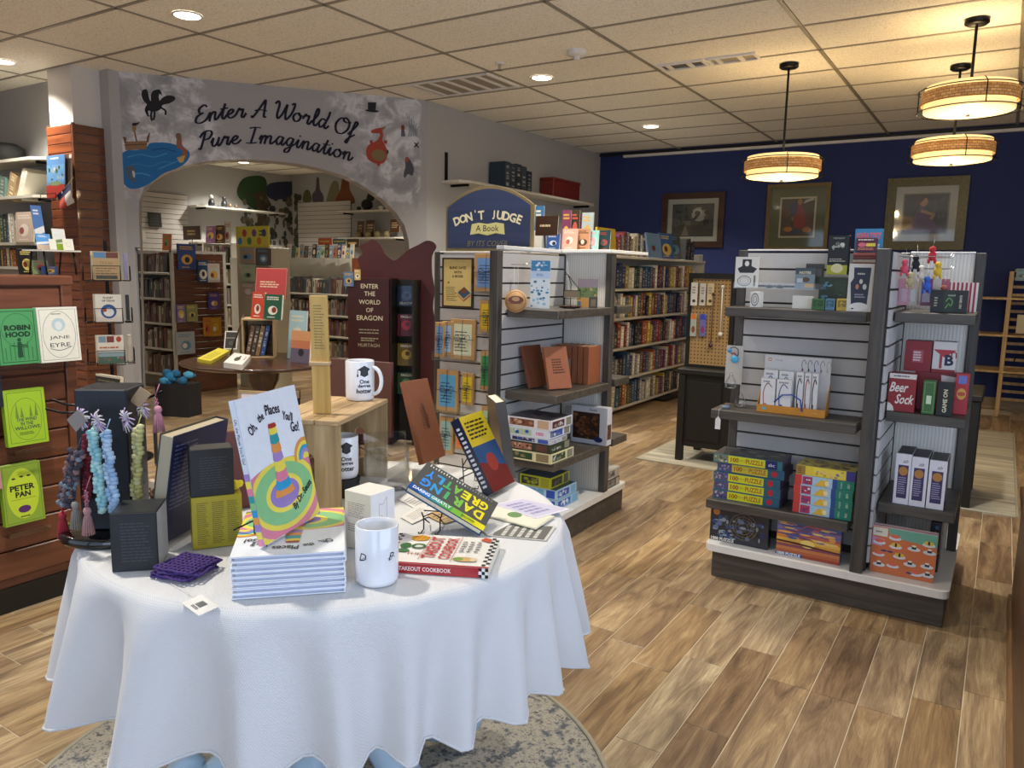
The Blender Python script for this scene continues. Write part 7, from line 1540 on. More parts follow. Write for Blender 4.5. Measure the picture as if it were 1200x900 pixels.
# ================================================================ LEFT SIDE, INNER ROOM AND WALL GOODS
def fo(name, lab, bx, plane, val, t, col, af=None, z=None, lean=.08, cat='book', group=None, pages=PAGES, simple=False, mat=None, post=None):
    """face-out book filling a photo box on the plane x=val (facing right) or y=val (facing front)"""
    x0,y0,x1,y1 = bx; kw = {plane: val}; bl = W(x0,y1,**kw); br = W(x1,y1,**kw); tl = W((x0+x1)/2,y0,**kw)
    w = (br-bl).length if False else ((br.x-bl.x) if plane == 'y' else (br.y-bl.y)); zb = z if z is not None else (bl.z+br.z)/2; h = tl.z-zb
    u = (1,0,0) if plane == 'y' else (0,1,0); n = (0,lean,1) if plane == 'y' else (-lean,0,1)
    M = frame((bl.x,bl.y,zb+.001), u, n); mat = mat or PRINT
    r = E(name, lab, cat, M=M, group=group)
    if simple or t < .004: MB().box(0,w,0,h,-t,0,0,col).build('cover', mat, r)
    else:
        MB().box(0,w,0,h,-.0018,0,0,col).box(0,w,0,h,-t,-t+.0018,0,col).box(0,.002,0,h,-t+.0018,-.0018,0,col).build('cover', mat, r); MB().box(.0021,w-.002,.002,h-.002,-t+.0019,-.0019).build('pages', pages, r)
    if post is not None: MB().tube([(w*.5,-.0,-t*.5),(w*.5,-(zb-post)+.002,-t*.5)],.004,6).build('post', BLKMET, r)
    if af: a = Art(); af(a,w,h); a.build('cover_print', mat, r)
    return r
def gen(seed, c=None, c2=None, c3=None, title=None):
    def f(a,w,h):
        rn = random.Random(seed); A_ = c or rn.choice(PAL); B_ = c2 or rn.choice(['#e8e0cc','#d8a84a','#c8584a','#6a9ab8','#e8cf6a','#8aa86a']); C_ = c3 or rn.choice(['#2a2a3a','#7a2f2a','#f0ead8','#3a5a4a'])
        a.rect(0,0,w,h,A_); a.ell(w*.5,h*rn.uniform(.35,.5),w*rn.uniform(.25,.38),h*rn.uniform(.15,.25),B_,12); a.ell(w*rn.uniform(.35,.6),h*.38,w*.14,h*.12,C_,10)
        if title: a.text(title,w*.5,h*.84,h*.09,C_,maxw=w*.86,bold=.03)
        else: a.lines(w*.12,h*.76,w*.88,h*.92,2,B_,.55)
        a.lines(w*.2,h*.06,w*.8,h*.12,1,B_,.6)
    return f
# ---- classics on the brown gondola
XG = LX+.055
def robin(a,w,h):
    a.rect(0,0,w,h,'#4f9a5c'); a.border(w*.06,h*.04,w*.94,h*.96,.0025,'#1d4a2a'); a.ring(w*.5,h*.62,w*.40,h*.30,.002,'#2d6a3a',28); a.text('ROBIN',w*.5,h*.66,h*.10,'#12301c',w=w*.66,bold=.05); a.text('HOOD',w*.5,h*.54,h*.10,'#12301c',w=w*.62,bold=.05)
    for k in range(7): a.line([(w*(.16+.11*k),h*.08),(w*(.16+.11*k),h*(.30+.05*(k%3)))],.003,'#2f6f3f')
    a.poly([(w*.44,h*.12),(w*.58,h*.12),(w*.56,h*.40),(w*.46,h*.40)],'#1d4a2a'); a.ell(w*.51,h*.44,w*.05,h*.035,'#1d4a2a'); a.line([(w*.3,h*.34),(w*.72,h*.30)],.003,'#1d4a2a'); a.line([(w*.51,h*.36),(w*.70,h*.33)],.004,'#1d4a2a')
def jane(a,w,h):
    a.rect(0,0,w,h,'#e9e5d4'); a.border(w*.05,h*.04,w*.95,h*.96,.0012,'#4a4a4a'); a.ring(w*.5,h*.5,w*.41,h*.43,.0015,'#6a6a6a',30); a.text('JANE',w*.5,h*.44,h*.075,'#2e2e30',w=w*.5); a.text('EYRE',w*.5,h*.31,h*.075,'#2e2e30',w=w*.5); a.ell(w*.5,h*.68,w*.17,h*.12,'#b9cdd2'); a.ell(w*.5,h*.66,w*.09,h*.08,'#dfe3da'); a.lines(w*.35,h*.86,w*.65,h*.89,1,'#6a6a6a'); a.line(smooth([(w*.25,h*.25),(w*.5,h*.21),(w*.78,h*.27)],4),.002,'#2e2e30')
def willow(a,w,h):
    a.rect(0,0,w,h,'#a3c92e'); a.border(w*.07,h*.05,w*.93,h*.95,.0018,'#5d7a2a'); a.ring(w*.5,h*.46,w*.38,h*.38,.0015,'#5d7a2a',28)
    for x,hh_ in ((.28,.78),(.4,.70),(.62,.72),(.75,.76)): a.poly([(w*(x-.04),h*.50),(w*(x+.04),h*.50),(w*x,h*hh_)],'#6f8f3a')
    for s_,y,q in (('THE WIND',.46,.5),('IN THE',.385,.3),('WILLOWS',.31,.62)): a.text(s_,w*.5,h*y,h*.062,'#3b5348',w=w*q,bold=.02)
    a.lines(w*.3,h*.18,w*.7,h*.24,2,'#5d7a2a')
def peter(a,w,h):
    a.rect(0,0,w,h,'#8fae3a'); a.border(w*.04,h*.03,w*.96,h*.97,.0015,'#5a6a2a'); a.ell(w*.5,h*.5,w*.40,h*.42,'#c3dc3a',30); a.text('PETER',w*.5,h*.60,h*.095,'#1c1a22',w=w*.62,bold=.04); a.text('PAN',w*.5,h*.49,h*.095,'#1c1a22',w=w*.38,bold=.04); a.line([(w*.2,h*.41),(w*.8,h*.41)],.0015,'#5a6a2a')
    for x,y in ((.3,.76),(.5,.78),(.68,.78)): a.ell(w*x,h*y,w*.05,h*.015,'#2a2a2a')
    a.poly([(w*.32,h*.15),(w*.48,h*.15),(w*.40,h*.34)],'#5a2f7a') if False else a.ell(w*.5,h*.24,w*.16,h*.06,'#5a2f6a'); a.lines(w*.38,h*.1,w*.62,h*.14,1,'#5a6a2a')
EDG = plain('gilt_green_page_edges','#7fae4a',.6)
fo('book','green classic hardback with an archer, at the left edge of the brown gondola',(1,362,48,427),'x',XG,.03,'#4f9a5c',robin,cat='book',group='classic hardbacks on the brown gondola')
fo('book','cream classic hardback with oval portrait beside the green archer one',(49,360,96,424),'x',XG,.03,'#f2efe4',jane,group='classic hardbacks on the brown gondola')
fo('book','lime green hardback with pointed trees, middle of the brown gondola',(10,456,58,521),'x',XG,.025,'#8fb82a',willow,group='classic hardbacks on the brown gondola')
fo('book','lime green hardback with bold black two-word title, lowest on the gondola',(7,543,54,613),'x',XG,.025,'#8fb82a',peter,group='classic hardbacks on the brown gondola')
fo('book','black book cut by the left photo edge on the brown gondola',(-14,412,5,478),'x',XG,.02,'#1d242e',None,group='classic hardbacks on the brown gondola')
fo('book','pink book cut by the left photo edge low on the gondola',(-20,503,3,575),'x',XG,.02,'#c98a96',None,group='classic hardbacks on the brown gondola')
for k,(x0,x1,py,lab) in enumerate(((0,50,428,'under the green archer book'),(49,97,426,'under the cream portrait book'),(14,62,523,'under the lime green tree book'),(7,57,616,'under the lowest lime green book'))):
    a0 = W(x0,py,x=XG); a1 = W(x1,py,x=XG); r = E('acrylic_ledge', 'clear acrylic ledge '+lab, 'holder', (LX,a0.y,min(a0.z,a1.z)-.006)); MB().box(.001,.075,0,a1.y-a0.y,-.003,0).box(.075,.078,0,a1.y-a0.y,-.003,.018).build('ledge', ACRYL, r)
# ---- things on top of the brown gondola
ZT = ZG+.001
def plan(px, X): return W(px, 300, x=X).y
r = E('brochure_table', 'small wire-legged stand of brochures on the brown gondola', 'stand', (0,0,0)); yb0 = W(40,293,x=-3.42).y; yb1 = W(86,293,x=-3.42).y; zb_ = W(60,293,x=-3.42).z
r.location = (-3.42,yb0,ZT); hS = zb_-ZT
MB().box(-.10,.06,0,yb1-yb0,hS-.006,hS).build('top', WHMET, r)
for (x,y) in ((-.09,.02),(.05,.02),(-.09,yb1-yb0-.02),(.05,yb1-yb0-.02)): MB().tube([(x,y,0),(x*.7,y,hS-.007)],.004,6).build('leg', BLKMET, r)
def bro(c1,c2,c3): return lambda a,w,h: (a.rect(0,0,w,h,c1), a.rect(0,0,w,h*.3,c2), a.poly([(0,h*.3),(w,h*.4),(w,h*.55),(0,h*.45)],c3), a.lines(w*.15,h*.78,w*.8,h*.92,2,'#f0f0f0'))
for (bx,X,c,f,lab) in (((44,240,56,291),-3.50,'#5a7fb0',bro('#4f78b0','#c9a88a','#e8e4da'),'tall blue brochure with a white sail, leftmost on the stand'),((44,274,61,291),-3.44,'#6aa0d0',bro('#5a9ad4','#d0b49a','#e8e8e4'),'blue beach brochure in front of the tall one'),((64,268,79,291),-3.45,'#a8b84a',bro('#e8e6dc','#8fae2a','#7a8a5a'),'green hillside brochure in the middle of the stand'),((59,280,67,291),-3.42,'#e8e4d0',None,'small cream card between two brochures'),((75,280,87,291),-3.42,'#e6e0cc',lambda a,w,h:(a.rect(0,0,w,h,'#e9e3d0'),a.ring(w*.5,h*.5,w*.25,h*.2,.001,'#a89a7a')),'small cream card at the right end of the stand')):
    fo('brochure',lab,bx,'x',X,.003,c,f,z=zb_+.001,lean=.2,cat='brochure')
for (bx,X,c,lab) in (((25,292,42,323),-3.55,'#1d1a18','dark book standing at the back on top of the brown gondola'),((41,305,58,323),-3.50,'#8a9a6a','olive covered book standing under the brochure stand'),((52,312,68,323),-3.46,'#2f5590','small blue book lying upright under the brochure stand')):
    fo('book',lab,bx,'x',X,.02,c,gen(hash(lab)%97 if False else len(lab),c),z=ZT,lean=.15)
# ---- alcove shelves
MAL2 = MAL
def alc(px, k): return W(px, 250, y=3.62).x+9.1
rr = E('dark_bowl', 'dark lumpy pot on the topmost alcove shelf', 'pot', (W(6,165,y=3.7).x,3.70,AZ[0])); MB().lathe([(.001,.001),(.12,.001),(.16,.06),(.15,.13),(.09,.17),(.001,.18)],14).build('body', plain('dark_stone','#2a2a28',.8,var=.3,scale=20,bump=.5), rr)
rn = random.Random(17)
def alean(k, i, px0, px1, h, c, lean, lab):
    x0 = W(px0, 210, y=3.64).x; t = (W(px1,210,y=3.64).x-x0)
    o = bpy.data.objects.new('book', BOOKME); COL.objects.link(o); o.matrix_world = Matrix.Translation((x0,3.60,AZ[k]+.001)) @ Matrix.Rotation(lean,4,'Y') @ Matrix.Diagonal((t,.2,h,1)); o.color = (*lin(c),1); tag(o, lab, 'book', 'leaning books on the second alcove shelf')
alean(1,0,2,9,.20,'#6f8a80',.25,'blue-green book leaning at the left of the second alcove shelf'); alean(1,1,12,20,.24,'#b59a72',.42,'tan book leaning on the second alcove shelf'); alean(1,2,24,30,.27,'#e0dac8',.5,'cream book leaning steeply, right end of the second alcove shelf')
book_row(frame((-9.1,3.60,0),(1,0,0),(0,1,0)), 1.02, 1.62, AZ[2], .0, (.2,.27), (.025,.05), 'the third alcove shelf', 'spines on the third alcove shelf', seed=91)
book_row(frame((-9.1,3.60,0),(1,0,0),(0,1,0)), 1.02, 1.85, AZ[3], .0, (.13,.165), (.025,.05), 'the lowest alcove shelf', 'spines on the lowest alcove shelf', seed=92)
fo('book','pale floral book standing face-out on the third alcove shelf',(18,248,38,283),'y',3.55,.02,'#d8c8b8',gen(7,'#cdb9a8','#e8ddd0','#a05a5a'),z=AZ[2])
# ---- magazines and flag on the column
rk = E('magazine_rack', 'wire magazine pocket fixed to the slatted column', 'rack', (W(56,270,y=3.55).x,3.60,W(60,235,y=3.55).z))
MB().tube([(0,-.002,0),(0,-.09,0),(.24,-.09,0),(.24,-.002,0)],.004,5).tube([(0,-.09,.0),(0,-.09,.05),(.24,-.09,.05),(.24,-.09,0)],.003,5).tube([(0,-.002,.05),(0,-.002,.30),(.24,-.002,.30),(.24,-.002,.05)],.003,5).build('wire', BLKMET, rk)
def mag(a,w,h): a.rect(0,0,w,h,'#5a86b8'); a.text('HOUSTON',w*.5,h*.93,h*.06,'#f0f0f0',bold=.03,maxw=w*.8) if False else a.lines(w*.2,h*.9,w*.8,h*.96,1,'#f0f0f0'); mosaic(a,0,h*.38,w,h*.78,['#6a9ac8','#4a6a3a','#8ab0cc','#3a5a34','#c8b8b0'],22,3,.02); a.rect(0,0,w,h*.32,'#a83a30'); a.ell(w*.5,h*.35,w*.35,h*.05,'#7a8a6a')
for k,(off,c) in enumerate(((.0,'#4a78b0'),(.03,'#6a4a3a'),(.06,'#c8c0b0'))):
    fo('magazine','%s magazine in the column rack' % ('front, blue sky and red path','second, brown-edged','rearmost, pale-edged')[k],(55+4*k,181,76+4*k,233),'y',3.52+.018*k,.006,c,mag if k == 0 else None,lean=.06,cat='magazine',group='magazines in the column rack')
f0 = W(66,233,y=3.45); f1 = W(82,213,y=3.45); r = E('small_flag', 'small red, white and blue single-star flag on the column rack', 'flag', f0)
D_ = f1-f0; MB().tube([(-.03,.065,-.01),(-.005,0,-.003),tuple(D_*1.25)],.003,6).build('stick', plain('flag_stick','#b59a5a',.5), r)
mb = MB(); nx, nz = 8, 8; V = []
Pq = [(66,229),(81,214),(87,237),(72,246)]; Q = [W(*p,y=3.44)-f0 for p in Pq]
for j in range(nz+1):
    for i in range(nx+1):
        u, v_ = i/nx, j/nz; p = (Q[0]*(1-u)+Q[1]*u)*(1-v_)+(Q[3]*(1-u)+Q[2]*u)*v_; V.append((p.x, p.y+.008*math.sin(v_*5+u*2), p.z))
for j in range(nz):
    for i in range(nx):
        c = '#1f2b5a' if j < 3 else ('#c04a3a' if i < 4 else '#dcd8d0'); mb.add([V[j*(nx+1)+i],V[j*(nx+1)+i+1],V[(j+1)*(nx+1)+i+1],V[(j+1)*(nx+1)+i]],[(3,2,1,0)],0,c)
mb.build('cloth', YARN, r); p_ = (Q[0]*.5+Q[1]*.5)*.8+(Q[2]*.5+Q[3]*.5)*.2; st = []
for k in range(10): an = math.pi/2+k*math.pi/5; q = .016 if k%2 == 0 else .007; st.append((p_.x+q*math.cos(an), p_.y-.014, p_.z+q*math.sin(an)))
MB().add(st,[list(range(10))],0,'#e4e0d8').build('star', YARN, r)
# ---- wire spinner rack beside the column
sx, sy_ = -5.27, 3.06; r = E('spinner_rack', 'black wire spinner rack of guides in front of the column', 'rack', (sx,sy_,0))
MB().cyl(0,0,.02,1.54,.012,10).build('pole', BLKMET, r); MB().lathe([(.001,.0),(.24,.0),(.24,.015),(.001,.02)],28).build('base', BLKMET, r)
levels = [W(118,y_,y=3.0).z-.004 for y_ in (328,377,425,452)]
for z in levels[:3]:
    for an in (rad(-30),rad(60),rad(150),rad(240)):
        ca, sa = math.cos(an), math.sin(an); ta = (-sa,ca); MB().tube([(ca*.10-ta[0]*.085,sa*.10-ta[1]*.085,z),(ca*.14-ta[0]*.085,sa*.14-ta[1]*.085,z),(ca*.14+ta[0]*.085,sa*.14+ta[1]*.085,z),(ca*.10+ta[0]*.085,sa*.10+ta[1]*.085,z)],.003,5).tube([(ca*.145-ta[0]*.085,sa*.145-ta[1]*.085,z),(ca*.145-ta[0]*.085,sa*.145-ta[1]*.085,z+.10),(ca*.145+ta[0]*.085,sa*.145+ta[1]*.085,z+.10),(ca*.145+ta[0]*.085,sa*.145+ta[1]*.085,z)],.003,5).tube([(0,0,z),(ca*.14,sa*.14,z)],.003,5).build('pocket', BLKMET, r)
def gd(k):
    def f(a,w,h):
        if k == 0: a.rect(0,0,w,h,'#b59a6a'); a.rect(w*.04,h*.78,w*.48,h*.98,'#5a86b0'); a.rect(w*.5,h*.78,w*.96,h*.98,'#6a3a2a'); a.text('TEXAS',w*.5,h*.6,h*.1,'#8a6a3a',maxw=w*.7); a.lines(w*.1,h*.1,w*.9,h*.45,4,'#7a5f3a',.4); a.rect(w*.1,h*.03,w*.9,h*.15,'#4a4a3a')
        elif k == 1: a.rect(0,0,w,h,'#e0dccf'); a.text('PLANET',w*.5,h*.88,h*.07,'#2a2a2a',maxw=w*.6,bold=.03); a.text('OF TEXAS',w*.5,h*.77,h*.07,'#2a2a2a',maxw=w*.7,bold=.03); a.ell(w*.5,h*.38,w*.30,h*.26,'#2f5590'); a.ell(w*.5,h*.35,w*.2,h*.16,'#dfe0da'); a.ell(w*.35,h*.42,w*.08,h*.06,'#b04a2a')
        else: a.rect(0,0,w,h,'#ded8cb'); a.rect(w*.05,h*.75,w*.33,h*.97,'#7a94a8'); a.rect(w*.36,h*.75,w*.64,h*.97,'#7a3a30'); a.ell(w*.82,h*.86,w*.1,h*.1,'#b5402a'); a.lines(w*.08,h*.52,w*.9,h*.62,1,'#b5603a'); a.rect(0,0,w,h*.42,'#8aa0a8'); mosaic(a,0,0,w,h*.25,['#4a6a58','#a85a5a','#8a9aa0'],14,5,.01)
    return f
RU = Vector((.5,.866,0)); RN = Vector((.866,-.5,0)); RC = Vector((sx,sy_,0))
def rackbook(lab, u0, w, d0, t, z, h, col, af=None, cat='book', group=None, name='guidebook'):
    q = RC+RU*u0+RN*d0; r_ = E(name, lab, cat, M=frame((q.x,q.y,z),RU,(-.02*RN.x,-.02*RN.y,1)), group=group)
    MB().box(0,w,0,h,-.0015,0,0,col).box(0,w,0,h,-t,-t+.0015,0,col).box(0,.002,0,h,-t+.0015,-.0015,0,col).build('cover', PRINT, r_); MB().box(.0021,w-.002,.002,h-.002,-t+.0016,-.0016).build('pages', PAGES, r_)
    if af: a = Art(); af(a,w,h); a.build('cover_print', PRINT, r_)
for k,(py0,py1) in enumerate(((295,328),(345,377),(393,426))):
    pz = RC+RN*.13; 
    def zat(py):
        lo_, hi_ = .3, 2.0
        for _ in range(30):
            mid = (lo_+hi_)/2; q = proj((pz.x,pz.y,mid))
            if q[1] > py: lo_ = mid
            else: hi_ = mid
        return lo_
    z0_, z1_ = zat(py1), zat(py0); z = levels[k]
    rackbook('%s guidebook in the spinner rack' % ('tan-covered','white globe-covered','white photo-covered')[k], -.080,.160,.135,.022,z0_,z1_-z0_,'#cfc7b4',gd(k),group='guidebooks in the spinner rack')
    rackbook('%s guidebook seen edge-on at the right of the spinner rack' % ('upper','middle','lower')[k], .108,.022,.055,.11,z0_+.004,z1_-z0_-.01,['#8a86a8','#2a2a2a','#c8c0ae'][k],None,group='edge-on guidebooks in the spinner rack')
    rackbook('%s cream booklet standing behind the guidebook in the spinner' % ('upper','middle','lower')[k], -.092,.10,.108,.006,z0_+.004,z1_-z0_-.002,'#dcd6c2',None,'booklet','cream booklets behind the guidebooks','booklet')
fo('booklet','dark open booklet at the bottom of the spinner rack',(112,440,140,458),'y',2.84,.03,'#2a2a26',lambda a,w,h:(a.rect(0,0,w,h,'#2b2c28'),a.rect(0,h*.85,w,h,'#c9c4b5'),a.lines(w*.1,h*.3,w*.9,h*.7,2,'#6a6a5a')),cat='booklet')
# ---- paper bag and blue tissue in the archway
g0 = W(188,500,z=0); r = E('paper_bag', 'black paper bag of blue cloth standing in the archway', 'bag', (-6.42,4.35,0.001), rad(20)); 
MB().box(-.17,.17,-.10,.10,0,.30).build('bag', plain('black_paper','#1b1c20',.6,var=.2), r)
mb = MB(); rn = random.Random(4)
for k in range(16): mb.ball((rn.uniform(-.13,.13),rn.uniform(-.06,.06),.32+rn.uniform(-.02,.07)),(rn.uniform(.03,.06),.04,rn.uniform(.025,.05)),7,0,rn.choice(['#2f86b8','#4aa0d0','#2a6f9a','#5ab0d8']))
mb.build('blue_cloth', YARN, r, kind='stuff')
# ---- inner room: books on the end panel (facing right) and on the shelves
for (bx,c,lab,sd_) in (((209,286,230,316),'#3a4f8a','blue and pink picture book high on the cherry end panel',1),((232,305,245,331),'#2a4a70','dark blue book on the cherry end panel',2),((244,309,258,331),'#c8c4c0','white and red book on the cherry end panel',3),((245,343,258,363),'#5a4a9a','violet book at the right of the cherry end panel',4),((208,357,218,378),'#8a7ab0','lilac book low on the cherry end panel',5),((219,357,232,377),'#9aa06a','yellow-green book beside the lilac one',6),((239,372,248,394),'#c88a2a','orange book of the pair near the panel foot, left',7),((247,372,260,394),'#c8902a','orange book of the pair near the panel foot, right',8),((208,389,229,415),'#b8c0c4','book with three red-clothed faces at the panel foot',9)):
    fo('book',lab,bx,'x',EPX+.028+.002*sd_,.015,c,gen(sd_,c),cat='book',lean=.005,group='face-out books on the cherry end panel')
# counter below with red top
r = E('low_counter', 'low red-topped counter at the foot of the cherry end panel', 'counter', (-7.45,5.30,0)); MB().bbox(-.15,.02,0,.5,0,W(230,420,x=-7.42).z-.02,.003).build('body', BRNSLATY, r)
# signs above
fo('shelf_sign','brown wooden subject sign above the cherry end panel',(215,265,235,281),'y',5.9,.01,'#4a3320',lambda a,w,h:(a.rect(0,0,w,h,'#4a3320'),a.lines(w*.25,h*.3,w*.75,h*.75,2,'#b5975a')),cat='sign',lean=0,post=0)
for (bx,y,c,lab,sd_) in (((241,265,252,284),6.68,'#8a5a8a','violet picture book standing behind the brown subject sign',21),((252,264,262,284),6.70,'#4a3024','brown subject sign deeper in the inner room',22),((262,260,270,284),6.72,'#d8d2c2','cream booklet beside the deeper subject sign',23),((190,274,200,291),5.35,'#e0702a','orange and yellow figure book on the narrow bookcase',24)):
    fo('book' if 'sign' not in lab or 'book' in lab.split()[1:3] else 'shelf_sign',lab,bx,'y',y,.01,c,gen(sd_,c),z=(B2[4] if y > 6 else ztp)+.001,cat='book' if 'sign deeper' not in lab else 'sign')
# figurines on the high shelves
for k,(px,py,X_,lab) in enumerate(((248,241,None,'white and black figurine on the high inner shelf'),(263,242,None,'black and white toy on the high inner shelf'))):
    p = W(px,py,x=-10.78); r = E('figurine', lab, 'figurine', (p.x,p.y,W(260,243,x=-10.75).z+.001)); MB().lathe([(.001,0),(.05,0),(.055,.06),(.03,.12),(.001,.125)],10,0,'#1d1d22' if k == 0 else '#26262a').build('body', PRINT, r); MB().ball((0,0,.15),(.035,.035,.035),8,0,'#d8d4d0' if k == 0 else '#3a3a3c').build('head', PRINT, r)
for k,(px,lab) in enumerate(((270,'small brown trinket right of the toy on the high inner shelf'),(277,'second small trinket on the high inner shelf'))):
    p = W(px,246,x=-10.78); r = E('trinket', lab, 'figurine', (p.x,p.y,W(260,243,x=-10.75).z+.001)); MB().lathe([(.001,0),(.035,0),(.03,.05),(.012,.08),(.001,.085)],8,0,'#6a5a45').build('body', PRINT, r)
def plush(px, lab, wide_):
    p = W(px,246,y=9.62); r = E('plush_toy', lab, 'plush toy', (p.x,9.62,W(440,246,y=9.6).z+.001)); K_ = '#17171a'
    MB().ball((0,0,.09),(.11 if wide_ else .08,.08,.09),10,0,K_).ball((.10,-.02,.20),(.07,.06,.065),10,0,K_).build('body', YARN, r)
    MB().ball((.06,-.02,.27),(.025,.02,.03),6,0,K_).build('ear', YARN, r); MB().ball((.14,-.02,.27),(.025,.02,.03),6,0,K_).build('ear', YARN, r)
    for x in (-.12,.02): MB().ball((x,-.06,.03),(.05,.03,.03),8,0,K_ if wide_ else '#d8d8d4').build('paw', YARN, r)
plush(430,'black plush dog lying on the high back-wall shelf',True); plush(456,'black and white plush on the right of the back-wall shelf',False)
for k,(x0,x1,y0,lab) in enumerate(((418,426,259,'small brown framed sign, leftmost on the lower back-wall shelf'),(428,438,258,'brown framed sign, second on the lower back-wall shelf'),(457,468,257,'brown framed sign, rightmost on the lower back-wall shelf'))):
    fo('small_sign',lab,(x0,y0,x1,274),'y',9.66,.012,'#4a2f1c',lambda a,w,h:(a.rect(0,0,w,h,'#5a3a22'),a.lines(w*.15,h*.3,w*.85,h*.8,3,'#c9b08a')),z=W(440,278,y=9.6).z+(.08 if k == 2 else 0.0),cat='sign')
for k in range(4): p = W(420+11*k,275,y=9.6); r = E('jar', '%s little tan jar on the lower back-wall shelf' % ORD[k], 'jar', (p.x,9.60,W(440,278,y=9.6).z+.001), group='tan jars on the lower back-wall shelf'); MB().lathe([(.001,0),(.05,0),(.055,.05),(.035,.09),(.001,.092)],10,0,'#8a7a50').build('body', PRINT, r); MB().cyl(0,0,.093,.105,.036,10,0,'#5a4a2f').build('lid', PRINT, r)
fo('wall_card','black photo card clipped on the inner left slat panel',(175,249,190,266),'x',-10.90,.01,'#2a2a28',lambda a,w,h:(a.rect(0,0,w,h,'#2a2a28'),a.lines(w*.1,h*.1,w*.9,h*.9,4,'#45443f')),cat='card')
fo('wall_card','white card clipped low on the inner left slat panel',(163,270,171,281),'x',-10.90,.01,'#d8d2c4',None,cat='card')
# ---- top of the wide inner bookcase
ztb = B3[4]; xx0 = 345
for k in range(16):
    px = 336+k*4.9; c = ['#d8d2c2','#6a7a5a','#e4dcc8','#a89a88','#7a5a44','#e8e4dc','#4a3a30','#7fb0c0','#e0ddd2','#5a3a2a','#8aa0b0','#a8784a','#4a4a6a','#dcd0b8','#6a8a9a','#c8b8a0'][k]
    fo('book','small face-out book %s from left atop the wide inner bookcase' % ordn(k),(px,286+(k%3)*2,px+4.4,301),'y',7.96+.03*(k%3),.012,c,gen(k+60,c),z=ztb+.001,lean=.12,group='face-out books on top of the wide inner bookcase',simple=True)
for (bx,c,lab) in (((373,279,389,287),'#b5552a','orange shelf sign above the wide inner bookcase'),((390,280,405,286),'#3f5a4c','green shelf sign above the wide inner bookcase'),((407,280,421,290),'#3a2616','brown subject sign at the right end of the inner bookcase')):
    fo('shelf_sign',lab,bx,'y',8.12,.01,c,lambda a,w,h:(a.rect(0,0,w,h,'#3a2a1a') if False else a.lines(w*.1,h*.3,w*.9,h*.7,1,'#c9a86a')),z=None,lean=0,cat='sign',post=B3[4])
# ---- yellow spinner tower with face-out books, red poster
ty = 5.9; 
r = E('display_tower', 'tall cardboard tower with yellow header full of children books', 'display stand', (W(297,340,y=ty).x,ty,0)); p0_ = W(280,300,y=ty); p1_ = W(318,300,y=ty); tw_ = p1_.x-p0_.x
zt_ = W(299,290,y=ty).z; zh = W(299,265,y=ty).z
MB().bbox(-tw_/2,tw_/2,0,.30,.0,zt_,.003,0,'#c9c0a2').build('body', PRINT, r); MB().box(-tw_/2,tw_/2,0,.02,zt_+.001,zh,0,'#d9c83a').build('header', PRINT, r)
a = Art(frame((-tw_/2,0,zt_),(1,0,0),(0,0,1))); hh_ = zh-zt_; a.rect(0,0,tw_,hh_,'#dccb3f')
for k,c in enumerate(('#2f7fb8','#b5402a','#4a8a3a','#7a3a8a','#c87a2a','#2f5590')): a.ell(tw_*(.12+.15*k),hh_*(.68 if k%2 else .3),tw_*.07,hh_*.18,c)
a.lines(tw_*.72,hh_*.5,tw_*.96,hh_*.85,2,'#4a3a1a'); a.build('header_print', PRINT, r)
for k,(bx,c) in enumerate((((281,290,298,308),'#b59a7a'),((300,291,318,311),'#6a5a50'),((282,310,299,330),'#b8c0a0'),((283,332,299,350),'#c8b49a'),((300,313,318,331),'#8a4a3a'))):
    fo('book','face-out children book in the yellow-topped tower, %s' % ('upper left','upper right','middle left','lower left','middle right')[k],bx,'y',ty-.03,.02,c,gen(k+40,c),lean=.02,group='books in the yellow-topped tower')
fo('poster','red poster with white arched lettering on the inner round table',(299,314,335,359),'y',4.15,.006,'#b5484a',lambda a,w,h:(a.rect(0,0,w,h,'#b5484a'),a.border(.003,.003,w-.003,h-.003,.002,'#d8c8a0'),a.lines(w*.15,h*.35,w*.85,h*.58,3,'#e0c8a8',.5)),z=1.135,lean=.1,cat='poster')
# ---- inner round table
tx, ty_ = -4.36, 3.62; r = E('round_table', 'dark walnut pedestal table with books and a crate, in front of the arch', 'table', (tx,ty_,0))
TB = .735
MB().lathe([(.001,TB-.03),(.50,TB-.03),(.54,TB-.015),(.545,TB-.005),(.53,TB),(.001,TB)],48).build('tabletop', DKWOOD, r); MB().lathe([(.001,0),(.26,0),(.27,.03),(.12,.06),(.07,.12),(.06,.5),(.11,.60),(.12,TB-.031)],24).build('pedestal', DKWOOD, r)
c0 = W(284,420,z=TB); c1 = W(322,420,z=TB); M = frame((c0.x,c0.y,TB+.001),(.72,.69,0),(-.69,.72,0)); wc = (c1-c0).length; hc = W(300,375,y=c0.y).z-TB
r = E('wooden_crate', 'small pine crate of books on the dark round table', 'crate', M=M)
MB().bbox(0,wc,0,.24,hc-.012,hc,.001).build('plank', CRATEX, r); MB().bbox(0,.012,0,.24,0,hc-.013,.001).build('end_board', CRATEW, r); MB().bbox(wc-.012,wc,0,.24,0,hc-.013,.001).build('end_board', CRATEW, r); MB().bbox(.013,wc-.013,.228,.24,0,hc-.013,.001).build('back_board', CRATEX, r); MB().bbox(.013,wc-.013,0,.227,0,.01,.001).build('plank', CRATEX, r)
